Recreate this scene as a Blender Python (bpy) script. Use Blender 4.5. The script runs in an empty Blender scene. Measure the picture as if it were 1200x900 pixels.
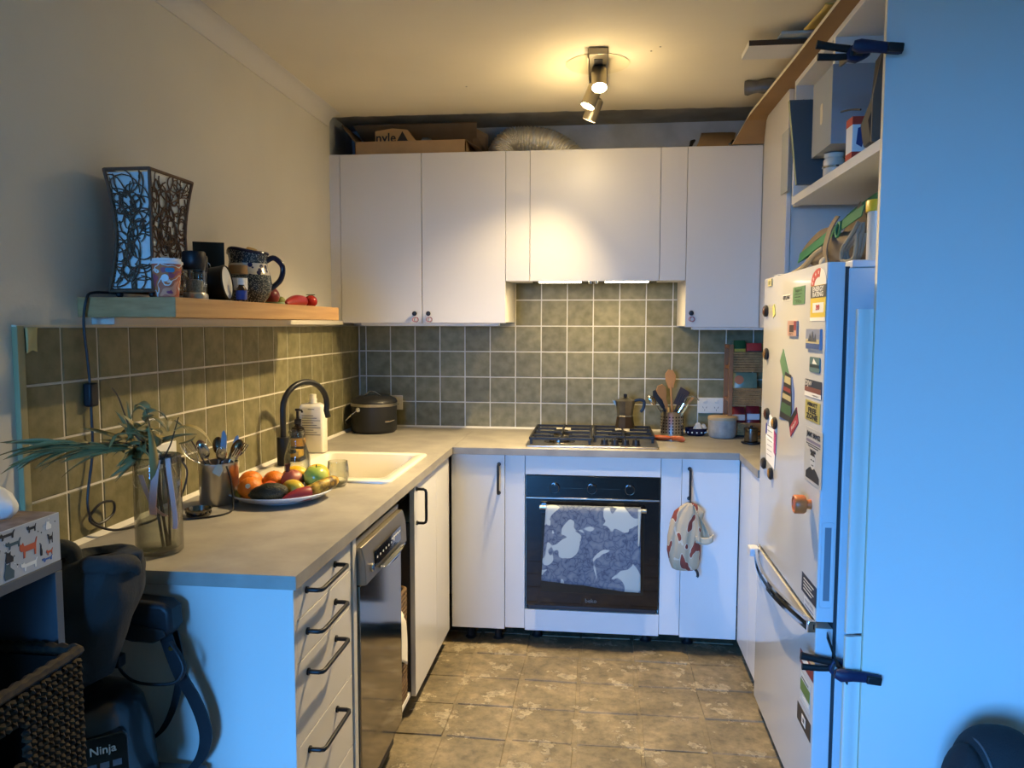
import bpy, bmesh, math, random
from mathutils import Vector, Matrix, noise
random.seed(11)
C = bpy.context.scene.collection
scn = bpy.context.scene
PI = math.pi

# ------------------------------------------------------------------ camera
cam_d = bpy.data.cameras.new('camera')
cam = bpy.data.objects.new('camera', cam_d)
C.objects.link(cam)
cam_d.sensor_width = 36.0
cam_d.lens = 899.33 / 1200 * 36.0
cam_d.clip_start = 0.05
_yaw, _pitch, _roll = 0.11458, 0.0772, 0.00196
_f = Vector((-math.sin(_yaw) * math.cos(_pitch), math.cos(_yaw) * math.cos(_pitch), -math.sin(_pitch)))
_r = Vector((math.cos(_yaw), math.sin(_yaw), 0))
_u = _r.cross(_f)
_r2 = math.cos(_roll) * _r + math.sin(_roll) * _u
_u2 = -math.sin(_roll) * _r + math.cos(_roll) * _u
_m = Matrix((_r2, _u2, -_f)).transposed().to_4x4()
_m.translation = Vector((1.28872, -4.00159, 1.46032))
cam.matrix_world = _m
scn.camera = cam

# ------------------------------------------------------------------ light
vs = scn.view_settings
vs.view_transform = 'Standard'
vs.look = 'None'
vs.gamma = 1.0
vs.use_curve_mapping = False
vs.exposure = 0.13
scn.cycles.transparent_max_bounces = 24
world = bpy.data.worlds.new('world')
scn.world = world
world.use_nodes = True
_bg = world.node_tree.nodes['Background']
_bg.inputs[0].default_value = (0.09, 0.385, 1.0, 1)
_bg.inputs[1].default_value = 54.0

def lamp(name, kind, loc, target, power, col, **kw):
    ld = bpy.data.lights.new(name, kind)
    ld.energy = power
    ld.color = col
    for k, v in kw.items():
        setattr(ld, k, v)
    o = bpy.data.objects.new(name, ld)
    C.objects.link(o)
    o.location = loc
    d = Vector(target) - Vector(loc)
    o.rotation_euler = d.to_track_quat('-Z', 'Y').to_euler()
    return o

WARM = (1.0, 0.745, 0.39)
DAY = (0.20, 0.50, 1.0)
# daylight: the uniform sky outside, let in by the window opening behind the camera (portal)
_p = lamp('window_portal', 'AREA', (-0.30, -6.52, 1.29), (-0.30, 0.0, 1.29), 1.0, (1, 1, 1), shape='RECTANGLE', size=1.9, size_y=1.68)
_p.data.cycles.is_portal = True

# ------------------------------------------------------------------ helpers
def S(r, g, b, a=1.0):
    def l(c):
        c /= 255.0
        return c / 12.92 if c <= 0.04045 else ((c + 0.055) / 1.055) ** 2.4
    return (l(r), l(g), l(b), a)

def mat(name, col, rough=0.5, metal=0.0, var=0.0, vscale=8.0, bump=0.0, bscale=60.0, spec=0.5,
        col2=None, trans=0.0, ior=1.45, emit=None, estr=0.0, alpha=1.0, coat=0.0, stretch=None,
        rnd=0.0, detail=4.0, sss=0.0):
    m = bpy.data.materials.new(name)
    m.use_nodes = True
    nt = m.node_tree
    b = nt.nodes['Principled BSDF']
    b.inputs['Base Color'].default_value = col
    b.inputs['Roughness'].default_value = rough
    b.inputs['Metallic'].default_value = metal
    b.inputs['Specular IOR Level'].default_value = spec
    b.inputs['IOR'].default_value = ior
    b.inputs['Transmission Weight'].default_value = trans
    b.inputs['Alpha'].default_value = alpha
    b.inputs['Coat Weight'].default_value = coat
    if sss:
        b.inputs['Subsurface Weight'].default_value = sss
        b.inputs['Subsurface Radius'].default_value = (0.01, 0.006, 0.003)
    if emit:
        b.inputs['Emission Color'].default_value = emit
        b.inputs['Emission Strength'].default_value = estr
    if var or col2 or bump or rnd:
        tc = nt.nodes.new('ShaderNodeTexCoord')
        mp = nt.nodes.new('ShaderNodeMapping')
        nt.links.new(tc.outputs['Object'], mp.inputs[0])
        if stretch:
            mp.inputs['Scale'].default_value = stretch
        if rnd:
            oi = nt.nodes.new('ShaderNodeObjectInfo')
            ad = nt.nodes.new('ShaderNodeVectorMath'); ad.operation = 'MULTIPLY_ADD'
            ad.inputs[1].default_value = (37.0, 21.0, 53.0)
            nt.links.new(oi.outputs['Random'], ad.inputs[0])
            nt.links.new(mp.outputs[0], ad.inputs[2])
            vec = ad.outputs[0]
        else:
            vec = mp.outputs[0]
        if var or col2 or rnd:
            n = nt.nodes.new('ShaderNodeTexNoise')
            n.inputs['Scale'].default_value = vscale
            n.inputs['Detail'].default_value = detail
            nt.links.new(vec, n.inputs['Vector'])
            cr = nt.nodes.new('ShaderNodeValToRGB')
            if col2:
                cr.color_ramp.elements[0].color = col
                cr.color_ramp.elements[1].color = col2
                cr.color_ramp.elements[0].position = 0.35
                cr.color_ramp.elements[1].position = 0.65
            else:
                cr.color_ramp.elements[0].color = tuple(c * (1 - var) for c in col[:3]) + (1,)
                cr.color_ramp.elements[1].color = tuple(min(1, c * (1 + var)) for c in col[:3]) + (1,)
                cr.color_ramp.elements[0].position = 0.3
                cr.color_ramp.elements[1].position = 0.7
            nt.links.new(n.outputs['Fac'], cr.inputs[0])
            out = cr.outputs[0]
            if rnd:
                hs = nt.nodes.new('ShaderNodeHueSaturation')
                mr = nt.nodes.new('ShaderNodeMapRange')
                mr.inputs['To Min'].default_value = 1 - rnd
                mr.inputs['To Max'].default_value = 1 + rnd
                nt.links.new(oi.outputs['Random'], mr.inputs[0])
                nt.links.new(mr.outputs[0], hs.inputs['Value'])
                nt.links.new(out, hs.inputs['Color'])
                out = hs.outputs[0]
            nt.links.new(out, b.inputs['Base Color'])
        if bump:
            n2 = nt.nodes.new('ShaderNodeTexNoise')
            n2.inputs['Scale'].default_value = bscale
            n2.inputs['Detail'].default_value = 5
            nt.links.new(vec, n2.inputs['Vector'])
            bp = nt.nodes.new('ShaderNodeBump')
            bp.inputs['Strength'].default_value = bump
            bp.inputs['Distance'].default_value = 0.01
            nt.links.new(n2.outputs['Fac'], bp.inputs['Height'])
            nt.links.new(bp.outputs[0], b.inputs['Normal'])
    return m

ORG = {}

class MB:
    """collects geometry in world metres (through an optional transform T)"""
    def __init__(self, T=None):
        self.v = []; self.f = []; self.mi = []; self.T = T; self.m = 0
    def _add(self, vs, fs):
        k = len(self.v)
        T = self.T
        self.v += [tuple(T @ Vector(p)) if T else tuple(p) for p in vs]
        self.f += [tuple(i + k for i in f) for f in fs]
        self.mi += [self.m] * len(fs)
        return self
    def box(self, x0, x1, y0, y1, z0, z1):
        if x0 > x1: x0, x1 = x1, x0
        if y0 > y1: y0, y1 = y1, y0
        if z0 > z1: z0, z1 = z1, z0
        return self._add([(x0,y0,z0),(x1,y0,z0),(x1,y1,z0),(x0,y1,z0),(x0,y0,z1),(x1,y0,z1),(x1,y1,z1),(x0,y1,z1)],
                         [(0,3,2,1),(4,5,6,7),(0,1,5,4),(1,2,6,5),(2,3,7,6),(3,0,4,7)])
    def hexa(self, p):  # 8 points: bottom ring then top ring
        return self._add(p, [(0,3,2,1),(4,5,6,7),(0,1,5,4),(1,2,6,5),(2,3,7,6),(3,0,4,7)])
    def prism(self, poly, a0, a1, axis='z'):
        def P(u, w, a):
            return {'z': (u, w, a), 'y': (u, a, w), 'x': (a, u, w)}[axis]
        n = len(poly)
        vs = [P(u, w, a0) for u, w in poly] + [P(u, w, a1) for u, w in poly]
        fs = [tuple(range(n - 1, -1, -1)), tuple(range(n, 2 * n))]
        fs += [(i, (i + 1) % n, n + (i + 1) % n, n + i) for i in range(n)]
        return self._add(vs, fs)
    def lathe(self, prof, c=(0, 0, 0), n=24, axis='z', sq=None):
        vs, fs = [], []
        for r, h in prof:
            for i in range(n):
                a = 2 * PI * i / n
                x, y = r * math.cos(a), r * math.sin(a)
                if sq: x *= sq[0]; y *= sq[1]
                p = {'z': (x, y, h), 'y': (x, -h, y), 'x': (h, x, y)}[axis]
                vs.append((c[0] + p[0], c[1] + p[1], c[2] + p[2]))
        for j in range(len(prof) - 1):
            for i in range(n):
                k = (i + 1) % n
                fs.append((j*n+i, j*n+k, (j+1)*n+k, (j+1)*n+i))
        if prof[0][0] > 1e-6: fs.append(tuple(range(n - 1, -1, -1)))
        if prof[-1][0] > 1e-6: fs.append(tuple((len(prof)-1)*n + i for i in range(n)))
        return self._add(vs, fs)
    def tube(self, pts, r, n=8, closed=False, flat=1.0):
        pts = [Vector(p) for p in pts]
        N = len(pts)
        rs = r if isinstance(r, (list, tuple)) else [r] * N
        tan = []
        for i in range(N):
            if closed: t = pts[(i+1) % N] - pts[i-1]
            else: t = pts[min(i+1, N-1)] - pts[max(i-1, 0)]
            tan.append(t.normalized() if t.length > 1e-9 else Vector((0, 0, 1)))
        up = Vector((0, 0, 1)) if abs(tan[0].z) < 0.9 else Vector((1, 0, 0))
        nrm = (up - tan[0] * up.dot(tan[0])).normalized()
        vs, fs = [], []
        for i in range(N):
            nrm = (nrm - tan[i] * nrm.dot(tan[i]))
            nrm = nrm.normalized() if nrm.length > 1e-6 else Vector((1, 0, 0))
            bi = tan[i].cross(nrm)
            for k in range(n):
                a = 2 * PI * k / n
                vs.append(pts[i] + (nrm * math.cos(a) + bi * math.sin(a) * flat) * rs[i])
        M = N if closed else N - 1
        for i in range(M):
            j = (i + 1) % N
            for k in range(n):
                l = (k + 1) % n
                fs.append((i*n+k, i*n+l, j*n+l, j*n+k))
        if not closed:
            fs.append(tuple(range(n - 1, -1, -1)))
            fs.append(tuple((N-1)*n + k for k in range(n)))
        return self._add(vs, fs)
    def ell(self, c, rx, ry, rz, nu=20, nv=12, rot=None, fn=None):
        vs, fs = [], []
        R = rot or Matrix.Identity(3)
        for j in range(nv + 1):
            t = PI * j / nv
            for i in range(nu):
                a = 2 * PI * i / nu
                d = Vector((math.sin(t) * math.cos(a), math.sin(t) * math.sin(a), -math.cos(t)))
                k = fn(d) if fn else 1.0
                if isinstance(k, Vector):
                    p = Vector((k.x * rx, k.y * ry, k.z * rz))
                else:
                    p = Vector((d.x * rx * k, d.y * ry * k, d.z * rz * k))
                vs.append(Vector(c) + R @ p)
        for j in range(nv):
            for i in range(nu):
                k = (i + 1) % nu
                fs.append((j*nu+i, j*nu+k, (j+1)*nu+k, (j+1)*nu+i))
        return self._add(vs, fs)
    def grid(self, fn, nu, nv, closed_u=False):
        vs = [fn(i / nu, j / nv) for j in range(nv + 1) for i in range(nu if closed_u else nu + 1)]
        w = nu if closed_u else nu + 1
        fs = []
        for j in range(nv):
            for i in range(nu):
                k = (i + 1) % w
                fs.append((j*w+i, j*w+k, (j+1)*w+k, (j+1)*w+i))
        return self._add(vs, fs)
    def strip(self, pts, wdir, w, th):
        """flat band of width w along wdir following pts, thickness th"""
        pts = [Vector(p) for p in pts]
        N = len(pts); vs = []; fs = []
        for i in range(N):
            t = (pts[min(i+1, N-1)] - pts[max(i-1, 0)]).normalized()
            wd = wdir[i] if isinstance(wdir, list) else wdir
            wd = Vector(wd).normalized()
            nn = t.cross(wd).normalized()
            ww = w[i] if isinstance(w, list) else w
            for a, b in ((-1, -1), (1, -1), (1, 1), (-1, 1)):
                vs.append(pts[i] + wd * (a * ww / 2) + nn * (b * th / 2))
        for i in range(N - 1):
            for k in range(4):
                l = (k + 1) % 4
                fs.append((i*4+k, i*4+l, (i+1)*4+l, (i+1)*4+k))
        fs.append((3, 2, 1, 0)); fs.append(tuple((N-1)*4 + k for k in range(4)))
        return self._add(vs, fs)
    def mat(self, i):
        self.m = i
        return self
    def build(self, name, m, parent=None, bev=0.0, smooth=40, sub=0, solid=0.0, seg=2, org=None, kind=None):
        me = bpy.data.meshes.new(name)
        if parent is not None:
            o0 = ORG[parent.name]
        elif org is not None:
            o0 = Vector(org)
        else:
            xs = [p[0] for p in self.v]; ys = [p[1] for p in self.v]; zs = [p[2] for p in self.v]
            o0 = Vector(((min(xs)+max(xs))/2, (min(ys)+max(ys))/2, min(zs)))
        me.from_pydata([tuple(Vector(p) - o0) for p in self.v], [], self.f)
        ms = m if isinstance(m, (list, tuple)) else [m]
        for q in ms: me.materials.append(q)
        if len(ms) > 1:
            me.polygons.foreach_set('material_index', self.mi)
        bm = bmesh.new(); bm.from_mesh(me)
        bmesh.ops.recalc_face_normals(bm, faces=bm.faces)
        bm.to_mesh(me); bm.free()
        o = bpy.data.objects.new(name, me)
        C.objects.link(o)
        if parent is not None:
            o.parent = parent
        else:
            o.location = o0
        ORG[o.name] = o0
        if smooth:
            me.polygons.foreach_set('use_smooth', [True] * len(me.polygons))
            me.set_sharp_from_angle(angle=math.radians(smooth))
        if solid:
            s = o.modifiers.new('solid', 'SOLIDIFY'); s.thickness = solid; s.offset = 0
        if bev:
            b = o.modifiers.new('bevel', 'BEVEL'); b.width = bev; b.segments = seg; b.limit_method = 'ANGLE'; b.angle_limit = math.radians(50)
            b.harden_normals = False
        if sub:
            s = o.modifiers.new('sub', 'SUBSURF'); s.levels = sub; s.render_levels = sub
        if kind: o['kind'] = kind
        return o

def thing(name, label, cat, loc, group=None):
    o = bpy.data.objects.new(name, None)
    C.objects.link(o)
    o.empty_display_size = 0.05
    o.location = loc
    ORG[o.name] = Vector(loc)
    tag(o, label, cat, group)
    return o

def tag(o, label, cat, group=None, kind=None):
    o['label'] = label
    o['category'] = cat
    if group: o['group'] = group
    if kind: o['kind'] = kind
    return o

def struct(o):
    o['kind'] = 'structure'
    return o

def T_face(o, facing):
    """local (u right, v up, n towards the viewer) -> world for a face"""
    cols = {'front': ((1,0,0),(0,0,1),(0,-1,0)), 'left': ((0,-1,0),(0,0,1),(-1,0,0)),
            'right': ((0,1,0),(0,0,1),(1,0,0)), 'up': ((1,0,0),(0,1,0),(0,0,1))}[facing]
    M = Matrix((Vector(cols[0]), Vector(cols[1]), Vector(cols[2]))).transposed().to_4x4()
    M.translation = Vector(o)
    return M

def lettering(s, size, T, m, parent, name='lettering', th=0.0006, align='CENTER', bold=0.0, wide=1.0):
    cu = bpy.data.curves.new('t', 'FONT')
    cu.body = s
    cu.size = size
    cu.align_x = align
    cu.align_y = 'CENTER'
    cu.offset = bold
    cu.resolution_u = 2
    ob = bpy.data.objects.new('t', cu)
    C.objects.link(ob)
    dg = bpy.context.evaluated_depsgraph_get()
    me = bpy.data.meshes.new_from_object(ob.evaluated_get(dg))
    bpy.data.objects.remove(ob); bpy.data.curves.remove(cu)
    o0 = ORG[parent.name]
    me.transform(Matrix.Translation(-o0) @ T @ Matrix.Translation((0, 0, th)) @ Matrix.Diagonal((wide, 1, 1, 1)))
    me.materials.clear()
    me.materials.append(m)
    me.name = name
    o = bpy.data.objects.new(name, me)
    C.objects.link(o)
    o.parent = parent
    ORG[o.name] = o0
    return o

def arc(c, r, a0, a1, n, ax=(1, 0, 0), ay=(0, 0, 1)):
    c = Vector(c); ax = Vector(ax); ay = Vector(ay)
    return [c + ax * (r * math.cos(a0 + (a1 - a0) * i / n)) + ay * (r * math.sin(a0 + (a1 - a0) * i / n)) for i in range(n + 1)]

def smooth_path(pts, n=6):
    pts = [Vector(p) for p in pts]
    out = []
    for i in range(len(pts) - 1):
        p0 = pts[max(i-1, 0)]; p1 = pts[i]; p2 = pts[i+1]; p3 = pts[min(i+2, len(pts)-1)]
        for k in range(n):
            t = k / n
            out.append(0.5 * ((2*p1) + (p2-p0)*t + (2*p0-5*p1+4*p2-p3)*t*t + (3*p1-p0-3*p2+p3)*t*t*t))
    out.append(pts[-1])
    return out

def rrect(x0, x1, y0, y1, r, n=5):
    out = []
    for cx, cy, a in ((x1-r, y0+r, -PI/2), (x1-r, y1-r, 0), (x0+r, y1-r, PI/2), (x0+r, y0+r, PI)):
        for i in range(n + 1):
            t = a + PI/2 * i / n
            out.append((cx + r*math.cos(t), cy + r*math.sin(t)))
    return out
# ------------------------------------------------------------------ materials
def floor_mat():
    m = bpy.data.materials.new('stripped_floor')
    m.use_nodes = True
    nt = m.node_tree; b = nt.nodes['Principled BSDF']
    tc = nt.nodes.new('ShaderNodeTexCoord')
    def nz(scale, detail, seed, rough=0.6):
        mp = nt.nodes.new('ShaderNodeMapping'); mp.inputs['Location'].default_value = (seed, seed*1.7, 0)
        g = nt.nodes.new('ShaderNodeNewGeometry')
        nt.links.new(g.outputs['Position'], mp.inputs[0])
        n = nt.nodes.new('ShaderNodeTexNoise'); n.inputs['Scale'].default_value = scale; n.inputs['Detail'].default_value = detail
        n.inputs['Roughness'].default_value = rough
        nt.links.new(mp.outputs[0], n.inputs['Vector'])
        return n.outputs['Fac']
    def ramp(s, stops):
        r = nt.nodes.new('ShaderNodeValToRGB')
        e = r.color_ramp.elements
        e[0].position, e[0].color = stops[0]; e[1].position, e[1].color = stops[-1]
        for p, c in stops[1:-1]:
            q = e.new(p); q.color = c
        nt.links.new(s, r.inputs[0]); return r.outputs[0]
    base = ramp(nz(5.5, 8, 3.1), [(0.3, S(98, 88, 68)), (0.5, S(122, 110, 86)), (0.68, S(146, 131, 104))])
    pale = ramp(nz(8.0, 8, 8.3, 0.66), [(0.575, (0, 0, 0, 1)), (0.59, (0.65, 0.65, 0.65, 1)), (0.64, (0.3, 0.3, 0.3, 1)), (0.69, (0.65, 0.65, 0.65, 1))])
    fine = ramp(nz(22.0, 9, 1.3, 0.7), [(0.34, (0.42, 0.42, 0.42, 1)), (0.5, (0.86, 0.86, 0.86, 1)), (0.68, (1.25, 1.22, 1.15, 1))])
    mx = nt.nodes.new('ShaderNodeMix'); mx.data_type = 'RGBA'
    nt.links.new(pale, mx.inputs[0]); nt.links.new(base, mx.inputs[6])
    mx.inputs[7].default_value = S(186, 174, 148)
    mu = nt.nodes.new('ShaderNodeMix'); mu.data_type = 'RGBA'; mu.blend_type = 'MULTIPLY'; mu.inputs[0].default_value = 0.8
    nt.links.new(mx.outputs[2], mu.inputs[6]); nt.links.new(fine, mu.inputs[7])
    nt.links.new(mu.outputs[2], b.inputs['Base Color'])
    b.inputs['Roughness'].default_value = 0.62
    bp = nt.nodes.new('ShaderNodeBump'); bp.inputs['Strength'].default_value = 0.7; bp.inputs['Distance'].default_value = 0.006
    nt.links.new(nz(26.0, 7, 4.4), bp.inputs['Height'])
    bp2 = nt.nodes.new('ShaderNodeBump'); bp2.inputs['Strength'].default_value = 0.8; bp2.inputs['Distance'].default_value = 0.004
    nt.links.new(pale, bp2.inputs['Height']); nt.links.new(bp.outputs[0], bp2.inputs['Normal'])
    nt.links.new(bp2.outputs[0], b.inputs['Normal'])
    return m

FLOOR = floor_mat()
PAINT = mat('wall_paint', S(214, 209, 194), 0.75, var=0.03, vscale=2.5, bump=0.05, bscale=90)
CEIL = mat('ceiling_paint', S(224, 214, 188), 0.85, var=0.05, vscale=1.6, bump=0.06, bscale=40)
BARE = mat('bare_plaster', S(176, 180, 182), 0.9, var=0.15, vscale=7, bump=0.3, bscale=30)
BARED = mat('bare_plaster_dark', S(150, 146, 136), 0.9, var=0.25, vscale=6, bump=0.4, bscale=24)
GROUT = mat('grout', S(205, 200, 186), 0.85, var=0.05, vscale=40)
TILE = mat('olive_tile', S(110, 105, 74), 0.45, spec=0.25, col2=S(132, 125, 93), vscale=22, bump=0.10, bscale=70, rnd=0.14, detail=6)
TRIMG = mat('olive_trim', S(160, 150, 108), 0.5)
WHITE = mat('white_melamine', S(208, 204, 196), 0.38, bump=0.015, bscale=220)
WHITEG = mat('white_gloss_front', S(218, 217, 214), 0.22, spec=0.5)
CARC = mat('white_carcass', S(222, 220, 214), 0.5)
WORK = mat('concrete_laminate', S(138, 134, 126), 0.45, spec=0.35, col2=S(157, 152, 142), vscale=9, stretch=(1, 1, 1), bump=0.03, bscale=120, detail=8)
BLACKM = mat('black_metal', S(22, 22, 24), 0.4, metal=0.3)
BLACKP = mat('black_plastic', S(24, 24, 27), 0.45)
DARKG = mat('dark_grey_plastic', S(50, 52, 56), 0.5)
STEEL = mat('brushed_steel', S(190, 186, 178), 0.28, metal=1.0, var=0.06, vscale=60, stretch=(1, 1, 0.05))
STEELD = mat('dark_steel', S(118, 114, 106), 0.24, metal=1.0)
CHROME = mat('chrome', S(225, 225, 225), 0.08, metal=1.0)
def glass_mat(name, col, rough=0.0, keep=0.75, tint=(0.96, 0.97, 0.93)):
    """thin clear glass: see-through with a Fresnel sheen, lets light through"""
    m = bpy.data.materials.new(name); m.use_nodes = True
    nt = m.node_tree; out = nt.nodes['Material Output']
    nt.nodes.remove(nt.nodes['Principled BSDF'])
    tr = nt.nodes.new('ShaderNodeBsdfTransparent')
    gl = nt.nodes.new('ShaderNodeBsdfGlossy'); gl.inputs['Roughness'].default_value = 0.03
    lw = nt.nodes.new('ShaderNodeLayerWeight'); lw.inputs[0].default_value = 0.5
    pw = nt.nodes.new('ShaderNodeMath'); pw.operation = 'POWER'; pw.inputs[1].default_value = 2.6; nt.links.new(lw.outputs['Facing'], pw.inputs[0])
    fr = nt.nodes.new('ShaderNodeMath'); fr.operation = 'MULTIPLY_ADD'; fr.inputs[1].default_value = 0.75; fr.inputs[2].default_value = 0.05; nt.links.new(pw.outputs[0], fr.inputs[0])
    p2 = nt.nodes.new('ShaderNodeMath'); p2.operation = 'POWER'; p2.inputs[1].default_value = 1.6; nt.links.new(lw.outputs['Facing'], p2.inputs[0])
    tm = nt.nodes.new('ShaderNodeMix'); tm.data_type = 'RGBA'; nt.links.new(p2.outputs[0], tm.inputs[0]); tm.inputs[6].default_value = tint + (1,); tm.inputs[7].default_value = tuple(c * 0.42 for c in tint) + (1,)
    nt.links.new(tm.outputs[2], tr.inputs[0])
    mx = nt.nodes.new('ShaderNodeMixShader')
    nt.links.new(fr.outputs[0], mx.inputs[0]); nt.links.new(tr.outputs[0], mx.inputs[1]); nt.links.new(gl.outputs[0], mx.inputs[2])
    nt.links.new(mx.outputs[0], out.inputs['Surface'])
    return m
GLASS = glass_mat('clear_glass', None, tint=(0.93, 0.94, 0.90))
BLKGLASS = mat('black_glass', S(14, 14, 16), 0.06, spec=0.5, coat=0.5)
CARD = mat('cardboard', S(160, 130, 92), 0.85, var=0.08, vscale=14)
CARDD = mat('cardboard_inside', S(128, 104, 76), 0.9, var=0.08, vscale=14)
OAK = mat('oak', S(168, 128, 78), 0.45, col2=S(190, 150, 98), vscale=5, stretch=(3, 0.5, 14), bump=0.05, bscale=60, detail=6)
MDF = mat('hardboard', S(146, 112, 70), 0.7, var=0.06, vscale=10)
WOOD = mat('spoon_wood', S(178, 126, 72), 0.5, var=0.15, vscale=14, stretch=(1, 1, 0.3))
CREAM = mat('cream_edge', S(222, 210, 180), 0.6)
LENS = mat('lamp_lens', (1, 1, 1, 1), 0.3, emit=(1.0, 0.82, 0.52, 1), estr=120)
PAPERW = mat('white_paper', S(232, 232, 230), 0.8)

# ------------------------------------------------------------------ setting
RX = 2.62            # right wall plane
floor = struct(MB().box(-2.1, 4.6, -6.6, 0.12, -0.08, 0.0).build('floor', FLOOR, org=(1, -1, 0), smooth=0))
xs = [0.286 + 0.232 * k for k in range(8)]
ys = [-0.271 - 0.232 * k for k in range(9)]
for i in range(7):
    for j in range(8):
        x0, x1, y1, y0 = xs[i], xs[i+1], ys[j], ys[j+1]
        g = 0.005 + random.random() * 0.003
        h = 0.002 + random.random() * 0.003
        J = lambda: random.uniform(-0.004, 0.004)
        b = [(x0+g+J(), y0+g+J()), (x1-g+J(), y0+g+J()), (x1-g+J(), y1-g+J()), (x0+g+J(), y1-g+J())]
        MB().hexa([(u, w, -0.002) for u, w in b] + [(u + (0.002 if u < (x0+x1)/2 else -0.002), w + (0.002 if w < (y0+y1)/2 else -0.002), h) for u, w in b]).build('floor_slab', FLOOR, floor, smooth=0)

wall_left = struct(MB().box(-0.14, -0.010, -5.0, -0.375, 0, 2.60).box(-2.0, -0.14, -5.0, -4.9, 0, 2.6).box(-2.1, -2.0, -6.6, -4.9, 0, 2.6).box(-0.14, -0.03, -0.375, 0.12, 0, 2.60).build('wall_left', [PAINT], org=(-0.05, -2, 0), smooth=0))  # unseen stretch behind the camera lengthened to block blue window light on the left
MB().box(-0.031, -0.024, -0.372, 0.008, 2.0, 2.475).build('bare_plaster', BARE, wall_left, smooth=0)
wall_back = struct(MB().box(-0.12, RX + 0.1, 0.009, 0.12, 0, 2.60).build('wall_back', BARE, org=(1, 0.05, 0), smooth=0))
MB().box(1.115, 1.12, 0.002, 0.010, 2.2, 2.44).box(0.70, 1.115, 0.004, 0.010, 2.2, 2.438).build('plaster_sheet', BARE, wall_back, smooth=0)
wall_right = struct(MB().box(RX, RX + 0.1, -1.95, 0.12, 0, 2.60).box(RX, 4.6, -1.95, -1.85, 0, 2.6).box(4.5, 4.6, -6.6, -1.95, 0, 2.6).build('wall_right', PAINT, org=(RX, -1, 0), smooth=0))
# the wall behind the camera with its window
wr = MB()
wr.box(-2.1, -1.25, -6.6, -6.5, 0, 2.6).box(0.65, 4.6, -6.6, -6.5, 0, 2.6).box(-1.25, 0.65, -6.6, -6.5, 0, 0.45).box(-1.25, 0.65, -6.6, -6.5, 2.13, 2.6)
struct(wr.build('wall_rear', mat('rear_wall_low_bounce', S(120, 112, 104), 0.8), org=(1, -6.55, 0), smooth=0))  # unseen wall, coloured dark to cut the blue bounce
MB().box(-60, 60, -90, -6.6, -0.6, -0.5).build('ground_light_block', mat('dark_ground', S(70, 70, 66), 0.9), org=(0, -20, -0.5), smooth=0)['kind'] = 'structure'  # unseen dark plane added to block sky light from below the horizon
# ceiling with a broken back edge where the cornice was taken off
edge = []
x = -0.14
while x < RX + 0.02:
    edge.append((x, -0.345 + 0.035 * (x / 2.2) + 0.012 * noise.noise(Vector((x * 14, 0, 0))) + 0.006 * noise.noise(Vector((x * 60, 3, 0)))))
    x += 0.02
ceil = MB()
ceil.prism([(-0.14, -4.9), (-2.1, -4.9), (-2.1, -6.6)] + [(4.6, -6.6), (4.6, -0.3), (RX + 0.03, -0.3)] + edge[::-1], 2.453, 2.60)
ceiling = struct(ceil.build('ceiling', CEIL, org=(1, -2, 2.453), smooth=0))
MB().box(-0.14, RX + 0.1, -0.40, 0.12, 2.474, 2.60).build('bare_ceiling', BARED, ceiling, smooth=0)
MB().lathe([(0.118, 2.4522), (0.121, 2.4508), (0.0, 2.4505)], (1.267, -0.97, 0), 48).build('filled_hole', mat('ceiling_filler', S(214, 202, 168), 0.9), ceiling)
for hx, hy in ((1.46, -1.09), (1.49, -1.13), (0.72, -0.75)):
    MB().lathe([(0.004, 2.4525), (0.003, 2.451)], (hx, hy, 0), 8).build('screw_hole', BARED, ceiling)
# cove cornice
prof = [(-0.012, 2.396), (-0.004, 2.396)]
for i in range(9):
    a = PI/2 * i / 8
    prof.append((0.052 - 0.054 * math.cos(a), 2.400 + 0.05 * math.sin(a)))
prof += [(0.056, 2.4505), (0.056, 2.456), (-0.012, 2.456)]
struct(MB().prism(prof, -5.0, -0.40, 'y').build('trim_1', mat('cornice_paint', S(216, 211, 198), 0.7), smooth=30))

# ---- wall tiles, each one its own piece
P0 = 0.13451
tile_cache = {}
def tile_mesh(w, h):
    key = (round(w, 4), round(h, 4))
    if key not in tile_cache:
        a, b, e = w/2, h/2, 0.0022
        v = [(-a,-b,-0.009),(a,-b,-0.009),(a,b,-0.009),(-a,b,-0.009),(-a,-b,-0.0022),(a,-b,-0.0022),(a,b,-0.0022),(-a,b,-0.0022),
             (-a+e,-b+e,0),(a-e,-b+e,0),(a-e,b-e,0),(-a+e,b-e,0)]
        f = [(0,1,5,4),(1,2,6,5),(2,3,7,6),(3,0,4,7),(4,5,9,8),(5,6,10,9),(6,7,11,10),(7,4,8,11),(8,9,10,11)]
        me = bpy.data.meshes.new('tile'); me.from_pydata(v, [], f); me.materials.append(TILE)
        tile_cache[key] = me
    return tile_cache[key]
def put_tile(wall, facing, a0, a1, z0, z1):
    w, h = a1 - a0 - 0.0055, z1 - z0 - 0.0055
    o = bpy.data.objects.new('tile', tile_mesh(w, h)); C.objects.link(o); o.parent = wall
    if facing == 'front': T = T_face(((a0+a1)/2, 0.0, (z0+z1)/2), 'front')
    else: T = T_face((0.0, (a0+a1)/2, (z0+z1)/2), 'right')
    wob = Matrix.Rotation(random.uniform(-0.005, 0.005), 4, 'X') @ Matrix.Rotation(random.uniform(-0.005, 0.005), 4, 'Y')
    o.matrix_local = Matrix.Translation(-ORG[wall.name]) @ T @ wob
rows = [1.31866 + P0 * k for k in (-3, -2, -1, 0, 1)]
colsL = [-0.003] + [-0.1372 - P0 * k for k in range(17)] + [-2.413]
for r in range(4):
    for k in range(len(colsL) - 1):
        put_tile(wall_left, 'right', colsL[k+1], colsL[k], rows[r], rows[r+1])
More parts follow.
